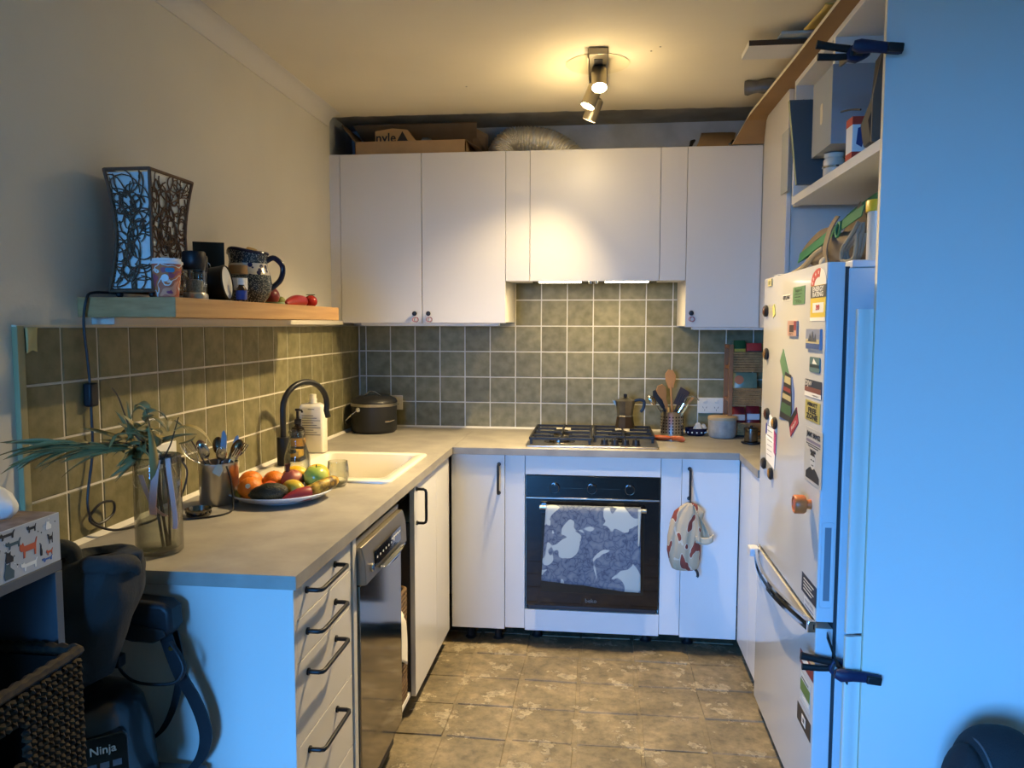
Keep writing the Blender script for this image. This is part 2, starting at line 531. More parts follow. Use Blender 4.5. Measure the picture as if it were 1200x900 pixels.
colsB = [0.003] + [0.84667 + P0 * k for k in range(-6, 11)]
for r in range(4):
    for k in range(len(colsB) - 1):
        put_tile(wall_back, 'front', colsB[k], colsB[k+1], rows[r], rows[r+1])
hc = [0.84667 + P0 * k for k in range(0, 7)] + [1.690]
for r in range(2):
    for k in range(7):
        put_tile(wall_back, 'front', hc[k], hc[k+1], rows[4] + P0 * r, rows[4] + P0 * (r+1))
MB().box(-0.0105, -0.0022, -2.413, -0.002, 0.905, 1.4532).build('grout', GROUT, wall_left, smooth=0)
MB().box(0.0, 2.20, 0.0022, 0.0105, 0.905, 1.4532).box(0.842, 1.69, 0.0022, 0.0105, 1.4532, 1.7222).build('grout', GROUT, wall_back, smooth=0)
MB().box(-0.0105, 0.003, -2.433, -2.4115, 0.905, 1.455).build('edge_trim', TRIMG, wall_left, bev=0.001)
MB().box(-0.0105, 0.002, -2.433, -0.385, 1.4535, 1.4575).build('top_trim', CREAM, wall_left)
MB().prism([(0.0, 0.9124), (0.010, 0.9124), (0.0, 0.924)], -2.43, -0.004, 'y').build('sealant', GROUT, wall_left)
MB().prism([(0.0, 0.9124), (-0.010, 0.9124), (0.0, 0.922)], 0.004, 2.2, 'x').build('sealant', GROUT, wall_back)
# scrap of masking tape
MB().grid(lambda u, v: (0.0042 + 0.002 * math.sin(3 * u + v * 2), -2.410 + 0.037 * u, 1.4525 - (0.052 + 0.012 * abs(u - 0.6)) * v), 6, 6).build('masking_tape', mat('masking_tape', S(196, 186, 132), 0.8), wall_left, solid=0.0008)

# ------------------------------------------------------------------ kitchen cabinets
YU, YB = -0.3877, -0.6323
UB, UT = 1.4674, 2.2654

def knob_loop(parent, x, z):
    k = MB().lathe([(0.0045, 0), (0.0045, 0.012), (0.010, 0.014), (0.0115, 0.019), (0.009, 0.024), (0.0, 0.025)], (x, YU, z), 16, 'y').build('knob', BLACKP, parent)
    pts = [(x + 0.013 * math.sin(t) + 0.002, YU - 0.010 - 0.004 * math.sin(t / 2), z - 0.014 - 0.020 * (1 - math.cos(t)) / 2 - 0.004) for t in [2 * PI * i / 20 for i in range(20)]]
    MB().tube(pts, 0.0016, 6, True).build('hair_tie', mat('hair_tie', S(178, 96, 104), 0.7), k)
    pts = [(x + 0.010 * math.sin(t) + 0.007, YU - 0.007, z - 0.018 - 0.022 * (1 - math.cos(t)) / 2) for t in [2 * PI * i / 20 for i in range(20)]]
    MB().tube(pts, 0.0013, 6, True).build('wire_ring', STEELD, k)

def bar_handle(parent, a, b, out, r=0.0055, name='handle'):
    """D handle between points a and b, standing off by vector out"""
    a, b, out = Vector(a), Vector(b), Vector(out)
    d = (b - a).normalized() * 0.012
    pts = [a, a + out * 0.72, a + out * 0.93 + d * 0.3, a + out + d, (a + b) / 2 + out, b + out - d, b + out * 0.93 - d * 0.3, b + out * 0.72, b]
    mb = MB().tube(pts, r, 10)
    for p in (a, b):
        mb.tube([p, p + out * 0.12], r * 1.55, 12)
    return mb.build(name, BLACKM, parent)

# upper left cabinet
t = thing('wall_cabinet', 'white double-door wall cabinet above the tiles, next to the left wall', 'cabinet', (0.44, -0.18, UB))
MB().box(0.043, 0.8405, YU + 0.0205, 0.0, UB + 0.004, UT - 0.001).build('body', WHITE, t, bev=0.001)
for x0, x1, kx in ((0.0435, 0.4385, 0.406), (0.4415, 0.8405, 0.473)):
    d = MB().box(x0, x1, YU, YU + 0.018, UB, UT).build('door', WHITE, t, bev=0.0012)
    knob_loop(d, kx, 1.512)
o = MB().box(-0.026, 0.0415, YU + 0.004, YU + 0.022, UB - 0.004, UT + 0.002).build('filler_panel', WHITE, bev=0.001)
tag(o, 'narrow white filler strip between left wall and double wall cabinet', 'panel')
# hood group
o = MB().box(0.842, 0.9545, YU + 0.003, YU + 0.021, 1.664, UT).box(0.845, 0.9545, -0.36, -0.20, 1.665, 1.675).build('filler_panel', WHITE, bev=0.001)
tag(o, 'white filler panel left of the hood cabinet, right of the double doors', 'panel')
o = MB().box(1.5555, 1.6725, YU + 0.003, YU + 0.021, 1.664, UT).box(1.5555, 1.67, -0.36, -0.20, 1.665, 1.675).build('filler_panel', WHITE, bev=0.001)
tag(o, 'white filler panel right of the hood cabinet beside the single-door cabinet', 'panel')
t = thing('wall_cabinet', 'white hood cabinet over the gas hob with one wide plain door', 'cabinet', (1.255, -0.18, 1.70))
MB().box(0.957, 0.973, YU + 0.0205, 0.0, 1.70, UT - 0.001).box(1.537, 1.553, YU + 0.0205, 0.0, 1.70, UT - 0.001).box(0.973, 1.537, YU + 0.0205, 0.0, 1.70, 1.716).box(0.973, 1.537, YU + 0.0205, 0.0, UT - 0.017, UT - 0.001).box(0.973, 1.537, -0.008, 0.0, 1.716, UT - 0.017).build('body', WHITE, t)
MB().box(0.9565, 1.5535, YU, YU + 0.018, 1.6632, UT).build('door', WHITE, t, bev=0.0012)
t = thing('range_hood', 'slim built-in range hood with two lit strip lamps under cabinet', 'range hood', (1.255, -0.2, 1.655))
MB().box(0.965, 1.545, -0.365, -0.04, 1.668, 1.699).build('housing', STEELD, t, bev=0.002)
for x0, x1 in ((0.995, 1.195), (1.307, 1.508)):
    MB().box(x0, x1, -0.352, -0.318, 1.658, 1.667).build('light_strip', mat('hood_lamp', (1, 1, 1, 1), 0.4, emit=(1.0, 0.88, 0.62, 1), estr=9), t)
    lamp('hood_light', 'AREA', ((x0+x1)/2, -0.334, 1.652), ((x0+x1)/2, -0.28, 0.9), 2.6, WARM, shape='RECTANGLE', size=0.19, size_y=0.03)
for x in (1.238, 1.266):
    MB().lathe([(0.009, 1.668), (0.009, 1.655), (0.007, 1.652), (0, 1.652)], (x, -0.335, 0), 14).build('control_knob', CHROME, t)
# upper right cabinet
t = thing('wall_cabinet', 'white single-door wall cabinet right of the hood above the power outlet', 'cabinet', (1.84, -0.18, 1.4505))
MB().box(1.6745, 2.06, YU + 0.0205, 0.0, 1.455, UT - 0.001).build('body', WHITE, t, bev=0.001)
d = MB().box(1.6745, 2.0035, YU, YU + 0.018, 1.4505, UT).build('door', WHITE, t, bev=0.0012)
knob_loop(d, 1.700, 1.515)
LEDM = mat('led_strip', S(235, 232, 224), 0.4)
for lab, x0, x1 in (('long white light bar fixed under the double-door wall cabinet', 0.11, 0.80), ('short white light bar fixed under the single-door wall cabinet', 1.715, 2.05)):
    t = thing('under_cabinet_light', lab, 'light', ((x0+x1)/2, -0.26, 1.448))
    zt = UB + 0.004 if x0 < 1 else 1.455
    MB().box(x0, x1, -0.30, -0.272, zt - 0.016, zt - 0.0005).build('housing', LEDM, t, bev=0.002)
    MB().box(x0 + 0.01, x1 - 0.01, -0.294, -0.278, zt - 0.0175, zt - 0.016).build('diffuser', PAPERW, t)
# tall corner wall cabinet facing left
t = thing('wall_cabinet', 'tall white cabinet side facing the hob, between upper cabinets and fridge', 'cabinet', (2.3, -0.6, 1.45))
MB().box(2.027, 2.60, -0.838, -0.39, 1.452, 2.374).build('body', WHITE, t)
MB().box(2.006, 2.024, -0.845, YU + 0.001, 1.448, 2.374).build('door', WHITE, t, bev=0.0012)

# wide open cabinet over the fridge
t = thing('fridge_cabinet', 'wide open white cabinet above the fridge, its shelf full of things', 'cabinet', (2.3, -1.42, 1.915))
X0, X1, y0, y1 = 2.006, 2.60, -1.906, -0.932
MB().box(X0, X1, y1 - 0.016, y1, 1.9155, 2.374).build('side_panel', CARC, t, bev=0.0006)
MB().box(X0, X1, y0, y0 + 0.016, 1.9155, 2.374).build('side_panel', CARC, t, bev=0.0006)
MB().box(X0, X1, y0 + 0.016, y1 - 0.016, 1.9155, 1.945).build('bottom_panel', CARC, t, bev=0.0006)
MB().box(X0, X1, y0 + 0.016, y1 - 0.016, 2.355, 2.374).build('top_panel', CARC, t, bev=0.0006)
MB().box(X1 - 0.008, X1, y0 + 0.016, y1 - 0.016, 1.945, 2.355).build('back_panel', CARC, t)
MB().box(X0, X1 - 0.008, -1.436, -1.414, 2.274, 2.355).build('partition', CARC, t, bev=0.0006)
for yy, z in ((y1 - 0.016, 2.30), (y1 - 0.016, 2.02), (-1.436, 2.315)):
    for xx in (2.035, 2.06, 2.085):
        MB().lathe([(0.0035, 0), (0.0035, 0.0008)], (xx, yy, z), 8, 'y').build('peg_hole', BLACKP, t)
o = MB().box(2.030, 2.046, -0.93, -0.848, 1.92, 2.372).build('filler_panel', WHITE)
tag(o, 'thin recessed white filler between tall cabinet and open fridge cabinet', 'panel')
o = MB().box(1.985, RX - 0.002, -1.945, -1.927, 0.0, 2.40).build('side_panel', [WHITEG, CREAM], bev=0.0005)
for p in o.data.polygons:
    if p.normal.x < -0.9: p.material_index = 1
tag(o, 'tall white fridge side panel filling the right side, lit blue by the window', 'panel')

# ---- base cabinets
def feet(t, pts):
    for x, y in pts:
        MB().lathe([(0.024, 0), (0.026, 0.006), (0.018, 0.014), (0.016, 0.06), (0.022, 0.079), (0.022, 0.0795)], (x, y, 0), 14).build('foot', BLACKP, t)
ZB, ZT = 0.080, 0.8805
# drawers at the near end of the left run
t = thing('drawer_cabinet', 'white base cabinet with four black-handled drawers at the near worktop end', 'cabinet', (0.31, -2.2, 0))
MB().box(0.02, 0.60, -2.395, -2.02, ZB, 0.881).build('body', CARC, t)
o2 = MB().box(0.0, 0.6215, -2.416, -2.398, 0.0, 0.881).build('end_panel', WHITE, t, bev=0.0008)
for z0, z1, hz in ((0.797, ZT, 0.850), (0.697, 0.795, 0.752), (0.503, 0.695, 0.655), (0.303, 0.501, 0.467), (0.085, 0.301, None)):
    d = MB().box(0.602, 0.6205, -2.3965, -2.021, z0, z1).build('drawer_front', WHITE, t, bev=0.001)
    if hz: bar_handle(d, (0.6205, -2.339, hz), (0.6205, -2.150, hz), (0.037, 0, 0.0))
# gable between drawers and dishwasher
o = MB().box(0.02, 0.6255, -2.0185, -1.9885, 0.0, 0.881).build('gable_panel', WHITE, bev=0.0008)
tag(o, 'narrow white upright panel between the drawer fronts and the dishwasher', 'panel')
# dishwasher
DW = mat('dishwasher_steel', S(142, 136, 124), 0.10, metal=1.0)
DWP = mat('dishwasher_panel', S(140, 134, 122), 0.35, metal=0.8)
t = thing('dishwasher', 'slim steel-fronted dishwasher with control panel on top, beside drawers', 'dishwasher', (0.33, -1.76, 0))
y0, y1 = -1.985, -1.540
MB().box(0.04, 0.60, y0 + 0.002, y1 - 0.002, 0.03, 0.862).build('body', DARKG, t)
dr = MB().box(0.602, 0.632, y0, y1, 0.115, 0.735).build('door', DW, t, bev=0.004)
def consx(z):
    k = (z - 0.737) / (0.845 - 0.737)
    return 0.652 - 0.004 * k - 0.030 * max(0, k - 0.55) ** 1.4
pr = [(0.604, 0.737), (0.640, 0.737)] + [(consx(0.739 + 0.106 * i / 10), 0.739 + 0.106 * i / 10) for i in range(11)] + [(0.604, 0.845)]
cn = MB().prism(pr, y0, y1, 'y').build('console', DWP, t, bev=0.002)
MB().box(0.604, 0.624, y0, y1, 0.847, 0.864).build('top_cap', DWP, t, bev=0.003)
MB().box(0.6505, 0.6535, -1.90, -1.62, 0.765, 0.812).build('control_window', BLKGLASS, cn, bev=0.001)
for k in range(7):
    MB().box(0.6534, 0.6542, -1.885 + 0.03 * k, -1.878 + 0.03 * k, 0.786, 0.792).build('button', PAPERW, cn)
for k in range(5):
    MB().box(0.6534, 0.6542, -1.73 + 0.022 * k, -1.716 + 0.022 * k, 0.796, 0.801).build('indicator', PAPERW, cn)
MB().lathe([(0.012, 0), (0.012, 0.006), (0.010, 0.008), (0, 0.008)], (0.6505, -1.935, 0.775), 16, 'x').build('power_button', CHROME, cn)
MB().grid(lambda u, v: (0.6545 + 0.016 * math.sin(PI * v) , -1.88 + 0.25 * u, 0.752 - 0.030 * math.sin(PI * u) * v + 0.006), 14, 6).build('handle', CHROME, cn, solid=0.003)
MB().box(0.56, 0.575, y0, y1, 0.02, 0.11).build('kick_plate', DW, t)
# open bay with shelf
t = thing('base_cabinet', 'open white base unit without a door between dishwasher and corner doors', 'cabinet', (0.32, -1.41, 0))
BAY_SHADE = mat('laminate_painted_shade', S(66, 60, 54), 0.6)  # shade of the unlit bay put into the colour of its side panels
MB().box(0.02, 0.60, -1.526, -1.510, ZB, 0.735).build('side_panel', BAY_SHADE, t)
MB().box(0.02, 0.60, -1.305, -1.289, ZB, 0.735).build('side_panel', BAY_SHADE, t)
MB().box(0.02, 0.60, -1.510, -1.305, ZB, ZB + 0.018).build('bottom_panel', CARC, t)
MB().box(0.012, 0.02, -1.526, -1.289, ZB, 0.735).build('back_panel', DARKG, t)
feet(t, ((0.53, -1.49), (0.53, -1.32)))
# corner cabinet with two hinged doors
t = thing('corner_cabinet', 'white corner base cabinet with two glossy doors facing the fridge', 'cabinet', (0.32, -0.97, 0))
MB().box(0.02, 0.60, -1.287, -0.66, ZB, 0.735).build('body', CARC, t)
d = MB().box(0.602, 0.6205, -1.302, -0.930, ZB, ZT).build('door', WHITEG, t, bev=0.001)
bar_handle(d, (0.6205, -1.268, 0.855), (0.6205, -1.268, 0.728), (0.036, 0, 0))
MB().box(0.602, 0.6205, -0.927, -0.662, ZB, ZT).build('door', WHITEG, t, bev=0.001)
feet(t, ((0.53, -1.23), (0.53, -0.75)))
# back run
t = thing('base_cabinet', 'white base cabinet door in the inner corner left of the oven', 'cabinet', (0.75, -0.3, 0))
MB().box(0.625, 0.868, -0.612, -0.02, ZB, 0.881).build('body', CARC, t)
d = MB().box(0.6265, 0.8685, YB, YB + 0.018, ZB, ZT).build('door', WHITEG, t, bev=0.001)
bar_handle(d, (0.843, YB, 0.838), (0.843, YB, 0.708), (0, -0.036, 0))
feet(t, ((0.70, -0.55), (0.83, -0.55)))
o = MB().box(0.8705, 0.9595, YB + 0.006, YB + 0.024, ZB + 0.006, ZT).build('filler_panel', WHITEG, bev=0.001)
tag(o, 'white filler strip between corner door and oven under the worktop', 'panel')
o = MB().box(1.5595, 1.6475, YB + 0.006, YB + 0.024, ZB + 0.006, ZT).build('filler_panel', WHITEG, bev=0.001)
tag(o, 'white filler strip right of the oven beside the door with hanging bag', 'panel')
t = thing('oven_cabinet', 'white base cabinet housing the oven with panels above and below it', 'cabinet', (1.26, -0.3, 0))
MB().box(0.962, 0.965, -0.605, -0.02, ZB, 0.881).build('side_panel', CARC, t)
MB().box(1.554, 1.557, -0.605, -0.02, ZB, 0.881).build('side_panel', CARC, t)
MB().box(0.962, 1.557, YB, YB + 0.018, 0.7945, ZT).build('top_panel', WHITEG, t, bev=0.001)
MB().box(0.961, 1.558, YB, YB + 0.018, ZB, 0.177).build('drawer_front', WHITEG, t, bev=0.001)
feet(t, ((1.007, -0.50), (1.51, -0.50)))
t = thing('base_cabinet', 'white base cabinet right of the oven with patterned cloth bag on handle', 'cabinet', (1.77, -0.3, 0))
MB().box(1.65, 1.895, -0.612, -0.02, ZB, 0.881).build('body', CARC, t)
d = MB().box(1.649, 1.8925, YB, YB + 0.018, ZB, ZT).build('door', WHITEG, t, bev=0.001)
bar_handle(d, (1.680, YB, 0.836), (1.680, YB, 0.706), (0, -0.036, 0))
feet(t, ((1.70, -0.50),))
t = thing('base_cabinet', 'glossy white base cabinet side between the corner and the fridge', 'cabinet', (2.2, -0.85, 0))
MB().box(1.92, 2.55, -1.04, -0.634, ZB, 0.881).build('body', CARC, t)
MB().box(1.8965, 1.915, -0.868, -0.636, ZB, ZT).build('door', WHITEG, t, bev=0.001)
MB().box(1.8965, 1.915, -1.045, -0.870, ZB, ZT).build('door', WHITEG, t, bev=0.001)
feet(t, ((1.98, -0.70), (1.98, -0.98)))
# ---- worktops
sx0, sx1, sy0, sy1 = 0.06, 0.560, -1.448, -0.882
w = MB()
ZW0, ZW = 0.8815, 0.9124
w.box(0.002, 0.6345, -2.432, sy0, ZW0, ZW).box(0.002, 0.6345, sy1, -0.002, ZW0, ZW).box(0.002, sx0, sy0, sy1, ZW0, ZW).box(sx1, 0.6345, sy0, sy1, ZW0, ZW)
o = w.build('worktop', WORK, smooth=0)
tag(o, 'long grey concrete-look worktop along the left wall, carrying the sink', 'worktop')
w = MB().box(0.6355, 2.56, -0.6493, -0.002, ZW0, ZW)
o = w.build('worktop', WORK, bev=0.001); tag(o, 'grey concrete-look worktop along the back wall, carrying the gas hob', 'worktop')
w = MB().box(1.8865, 2.56, -1.04, -0.6503, ZW0, ZW)
o = w.build('worktop', WORK, bev=0.001); tag(o, 'short grey worktop return between the corner and the fridge', 'worktop')
# ------------------------------------------------------------------ oven
t = thing('oven', 'black built-in oven with three ring knobs and a floral towel on its handle', 'oven', (1.26, -0.33, 0.18))
MB().box(0.967, 1.552, -0.605, -0.05, 0.182, 0.79).build('body', DARKG, t)
cp = MB().box(0.9665, 1.5535, YB - 0.002, -0.607, 0.695, 0.791).build('control_panel', BLKGLASS, t, bev=0.001)
MB().box(0.9665, 1.5535, YB - 0.003, -0.607, 0.686, 0.6935).build('metal_strip', STEEL, t, bev=0.001)
dr = MB().box(0.9665, 1.5535, YB - 0.002, -0.607, 0.1985, 0.6845).build('door', BLKGLASS, t, bev=0.0015)
MB().box(1.035, 1.490, YB - 0.0026, YB - 0.002, 0.262, 0.625).build('window', mat('oven_window', S(44, 40, 33), 0.08), dr)
for x in (1.093, 1.2575, 1.424):
    k = MB().lathe([(0.021, 0), (0.021, 0.011), (0.0195, 0.0125), (0, 0.0125)], (x, YB - 0.002, 0.737), 28, 'y').build('knob', BLKGLASS, cp)
    MB().tube([(x + 0.0205 * math.cos(a), YB - 0.0145, 0.737 + 0.0205 * math.sin(a)) for a in [2*PI*i/28 for i in range(28)]], 0.0011, 5, True).build('ring', STEELD, k)
    MB().box(x - 0.0025, x + 0.0025, YB - 0.016, YB - 0.014, 0.753, 0.760).build('pointer', CHROME, k)
    for a in range(0, 360, 45):
        MB().box(x + 0.030*math.cos(math.radians(a)) - 0.001, x + 0.030*math.cos(math.radians(a)) + 0.001, YB - 0.0026, YB - 0.002, 0.737 + 0.030*math.sin(math.radians(a)) - 0.001, 0.737 + 0.030*math.sin(math.radians(a)) + 0.001).build('dial_mark', STEELD, cp)
for x0, x1 in ((1.130, 1.218), (1.296, 1.384)):
    MB().box(x0, x1, YB - 0.0026, YB - 0.002, 0.7365, 0.7375).build('printed_line', STEELD, cp)
h = MB().tube([(1.030, -0.676, 0.658), (1.495, -0.676, 0.653)], 0.0095, 16).build('handle', STEEL, dr)
for x in (1.045, 1.480):
    MB().box(x - 0.012, x + 0.012, -0.676, YB - 0.002, 0.648, 0.662).build('bracket', BLKGLASS, dr, bev=0.002)
lettering('beko', 0.026, T_face((1.258, YB - 0.0022, 0.228), 'front'), mat('dim_print', S(120, 118, 112), 0.5), dr)
MB().box(0.975, 1.545, -0.627, -0.607, 0.180, 0.1965).build('vent_trim', mat('oven_trim', S(70, 72, 76), 0.35, metal=0.8), t, bev=0.002)

# ------------------------------------------------------------------ gas hob
t = thing('gas_hob', 'stainless gas hob with black cast grates set into the back worktop', 'hob', (1.255, -0.33, ZW))
MB().prism(rrect(0.958, 1.552, -0.600, -0.095, 0.012), ZW + 0.0003, ZW + 0.008).build('steel_plate', STEEL, t, bev=0.002)
for i, (bx, by, br) in enumerate(((1.100, -0.225, 0.038), (1.105, -0.465, 0.050), (1.385, -0.225, 0.038), (1.375, -0.43, 0.030))):
    b = MB().lathe([(br*1.45, ZW+0.008), (br*1.4, ZW+0.011), (br, ZW+0.013), (br, ZW+0.020), (br*0.92, ZW+0.020)], (bx, by, 0), 24).build('burner', STEELD, t)
    MB().lathe([(br*0.90, ZW+0.020), (br*0.94, ZW+0.026), (br*0.8, ZW+0.029), (0, ZW+0.029)], (bx, by, 0), 24).build('burner_cap', BLACKM, b)
IRON = mat('cast_iron', S(24, 25, 28), 0.5, bump=0.1, bscale=200)
zg = ZW + 0.040
for x0, x1 in ((0.975, 1.250), (1.262, 1.537)):
    g = MB()
    def bar(xa, ya, xb, yb, w=0.009, h=0.012, z=zg):
        if abs(xa - xb) > abs(ya - yb): g.box(xa, xb, ya - w/2, ya + w/2, z - h, z)
        else: g.box(xa - w/2, xa + w/2, ya, yb, z - h, z)
    yb0, yb1 = -0.560, -0.112
    bar(x0, yb1, x1, yb1); bar(x0, yb0 + 0.09 * (x0 > 1.2), x1, yb0 + 0.09 * (x0 > 1.2)); bar(x0, yb0 + 0.09 * (x0 > 1.2), x0, yb1); bar(x1, yb0 + 0.09 * (x0 > 1.2), x1, yb1)
    xm = (x0 + x1) / 2
    bar(x0, -0.345, x1, -0.345)
    for yc in (-0.225, -0.465):
        bar(x0, yc, xm - 0.035, yc); bar(xm + 0.035, yc, x1, yc)
        bar(xm, yc + 0.03, xm, yc + 0.11, z=zg + 0.004)
        bar(xm, max(yc - 0.11, yb0 + 0.09 * (x0 > 1.2)), xm, yc - 0.03, z=zg + 0.004)
    for fx in (x0 + 0.006, x1 - 0.006):
        for fy in (yb0 + 0.09 * (x0 > 1.2) + 0.004, -0.345, yb1 - 0.004):
            g.box(fx - 0.006, fx + 0.006, fy - 0.006, fy + 0.006, ZW + 0.008, zg - 0.008)
    g.build('grate', IRON, t, bev=0.0015)
for kx in (1.312, 1.358, 1.405, 1.452):
    k = MB().lathe([(0.021, ZW+0.008), (0.021, ZW+0.011), (0.0165, ZW+0.012), (0.0155, ZW+0.032), (0.013, ZW+0.034), (0, ZW+0.034)], (kx, -0.545, 0), 20).build('knob', BLACKP, t)
    MB().box(kx - 0.003, kx + 0.003, -0.561, -0.529, ZW + 0.034, ZW + 0.039).build('grip', BLACKP, k)

# ------------------------------------------------------------------ sink and tap
CER = mat('white_ceramic', S(228, 222, 206), 0.18, coat=0.3)
t = thing('sink', 'white rectangular inset sink in the left worktop below the black tap', 'sink', (0.30, -1.165, 0.75))
def loft(rings):
    mb = MB(); n = len(rings[0][0]); vs = []; fs = []
    for poly, z in rings: vs += [(u, w, z) for u, w in poly]
    for j in range(len(rings) - 1):
        for i in range(n):
            k = (i + 1) % n
            fs.append((j*n+i, j*n+k, (j+1)*n+k, (j+1)*n+i))
    fs.append(tuple((len(rings)-1)*n + i for i in range(n)))
    return mb._add(vs, fs)
R = lambda d, r, s=0: rrect(0.050 + d + s, 0.574 - d, -1.461 + d, -0.868 - d, r)
I = lambda d, r: rrect(0.150 + d, 0.532 - d, -1.405 + d, -0.912 - d, r)
loft([(R(0, 0.03), ZW + 0.0005), (R(0.0, 0.03), ZW + 0.006), (R(0.004, 0.028), ZW + 0.010), (R(0.010, 0.025), ZW + 0.011), (I(-0.006, 0.04), ZW + 0.009), (I(0, 0.04), ZW + 0.004), (I(0.006, 0.045), ZW - 0.10), (I(0.02, 0.05), ZW - 0.155), (I(0.06, 0.05), ZW - 0.165), (I(0.15, 0.03), ZW - 0.168)]).build('basin', CER, t, smooth=60)
MB().lathe([(0.045, ZW-0.1675), (0.042, ZW-0.163), (0.03, ZW-0.166), (0, ZW-0.166)], (0.34, -1.16, 0), 24).build('drain', CHROME, t)
t = thing('kitchen_tap', 'tall matte black swan-neck kitchen tap standing behind the sink', 'tap', (0.088, -1.215, ZW + 0.011))
tx, ty = 0.090, -1.215
zs = ZW + 0.011
TAP = mat('matte_black', S(20, 20, 21), 0.42)
MB().lathe([(0.0245, zs), (0.0245, zs + 0.105), (0.0235, zs + 0.107), (0, zs + 0.107)], (tx, ty, 0), 28).build('base', TAP, t)
dirx, diry = 0.42, 0.907      # the neck swings out over the bowl, away from the camera
rr = 0.098
pts = [(tx, ty, zs + 0.10), (tx, ty, zs + 0.16), (tx, ty, zs + 0.213)]
for i in range(1, 15):
    a = PI - (PI * 1.08) * i / 14
    d = rr + rr * math.cos(a)
    pts.append((tx + dirx * d * 1.18, ty + diry * d * 1.18, zs + 0.213 + rr * math.sin(a)))
l = Vector(pts[-1])
pts.append(l + Vector((0.004, 0.008, -0.028)))
MB().tube(pts, 0.0115, 16).build('spout', TAP, t)
MB().tube([(tx + 0.02, ty - 0.01, zs + 0.055), (tx + 0.055, ty - 0.028, zs + 0.058)], [0.011, 0.008], 12).build('lever', TAP, t)

# ------------------------------------------------------------------ fridge
FR = mat('fridge_white', S(200, 196, 186), 0.16, spec=0.5, coat=0.2)
FRS = mat('fridge_side', S(196, 198, 202), 0.38)
FX, FY0, FY1 = 1.881, -1.880, -1.083
t = thing('fridge', 'white bottom-freezer fridge covered with magnets and stickers', 'fridge', (2.23, -1.48, 0))
MB().box(1.938, 2.59, FY0 + 0.004, FY1 - 0.004, 0.03, 1.612).build('body', FRS, t, bev=0.004)
MB().box(1.945, 2.59, FY0 + 0.002, FY1 - 0.002, 1.613, 1.632).build('top_cap', FRS, t, bev=0.003)
MB().box(1.915, 1.975, -1.15, -1.09, 1.629, 1.642).build('hinge_cover', FRS, t, bev=0.003)
MB().box(1.928, 1.940, FY0 + 0.008, FY1 - 0.008, 0.06, 1.615).build('door_seal', DARKG, t)
def fdoor(z0, z1, name):
    poly = [(1.927, FY0), (1.927, FY1)] 
    r = 0.02
    for i in range(7):
        a = PI/2 * i / 6
        poly.append((FX + r - r*math.sin(a), FY1 - r + r*math.cos(a)))
    r = 0.006
    for i in range(5):
        a = PI/2 * i / 4
        poly.append((FX + r - r*math.cos(a), FY0 + r - r*math.sin(a)))
    o = MB().prism(poly, z0, z1).build(name, [FR, FRS], t, bev=0.002)
    for p in o.data.polygons:
        if p.normal.y < -0.75: p.material_index = 1
    return o
ud = fdoor(0.652, 1.627, 'upper_door')
ld = fdoor(0.06, 0.634, 'freezer_drawer')
# recessed grip on the near edge of the upper door
MB().tube([(u, FY0 - 0.0002, w) for u, w in rrect(1.888, 1.921, 0.692, 0.928, 0.008)], 0.0016, 6, True).build('grip_rim', FRS, ud)
MB().box(1.897, 1.914, FY0 - 0.0012, FY0, 0.712, 0.915).build('grip_recess', mat('grip_grey', S(120, 124, 132), 0.5), ud, bev=0.004)
# bowed chrome handle of the freezer drawer
def bow(z, off, k=1.0, n=22):
    return [(FX - off - 0.052 * k * math.sin(PI * (0.06 + 0.9 * i / n)), FY1 - 0.045 - 0.75 * i / n, z) for i in range(n + 1)]
hd = MB().strip(bow(0.6265, 0.004), (0, 0, 1), 0.010, 0.012).build('handle', CHROME, ld)
MB().strip(bow(0.6475, 0.002), (0, 0, 1), 0.008, 0.010).build('chrome_strip', CHROME, hd)
MB().strip(bow(0.637, -0.004), (0, 0, 1), 0.014, 0.006).build('handle_recess', BLKGLASS, hd)
MB().box(FX - 0.020, FX + 0.002, -1.878, -1.862, 0.620, 0.652).build('end_cap', CHROME, hd, bev=0.002)
MB().box(FX - 0.045, FX - 0.01, -1.19, -1.135, 0.622, 0.652).build('end_cap', FRS, hd, bev=0.004)

# batten strips between the fridge and the tall panel
BAT = mat('white_batten', S(222, 220, 214), 0.4)
def batten(z0, z1, lab):
    o = MB().prism([(1.941, -1.928), (1.941, -1.940), (1.9435, -1.9435), (1.958, -1.9435), (1.966, -1.939), (1.9835, -1.936), (1.9835, -1.928)], z0, z1).build('batten', [BAT, CREAM], bev=0.0006)
    for p in o.data.polygons:
        if p.normal.x < -0.9: p.material_index = 1
    tag(o, lab, 'batten')
batten(0.648, 1.502, 'upper white batten strip standing along the front edge of the tall panel')
batten(0.0, 0.640, 'lower white batten strip below the joint, beside the lower clamp')

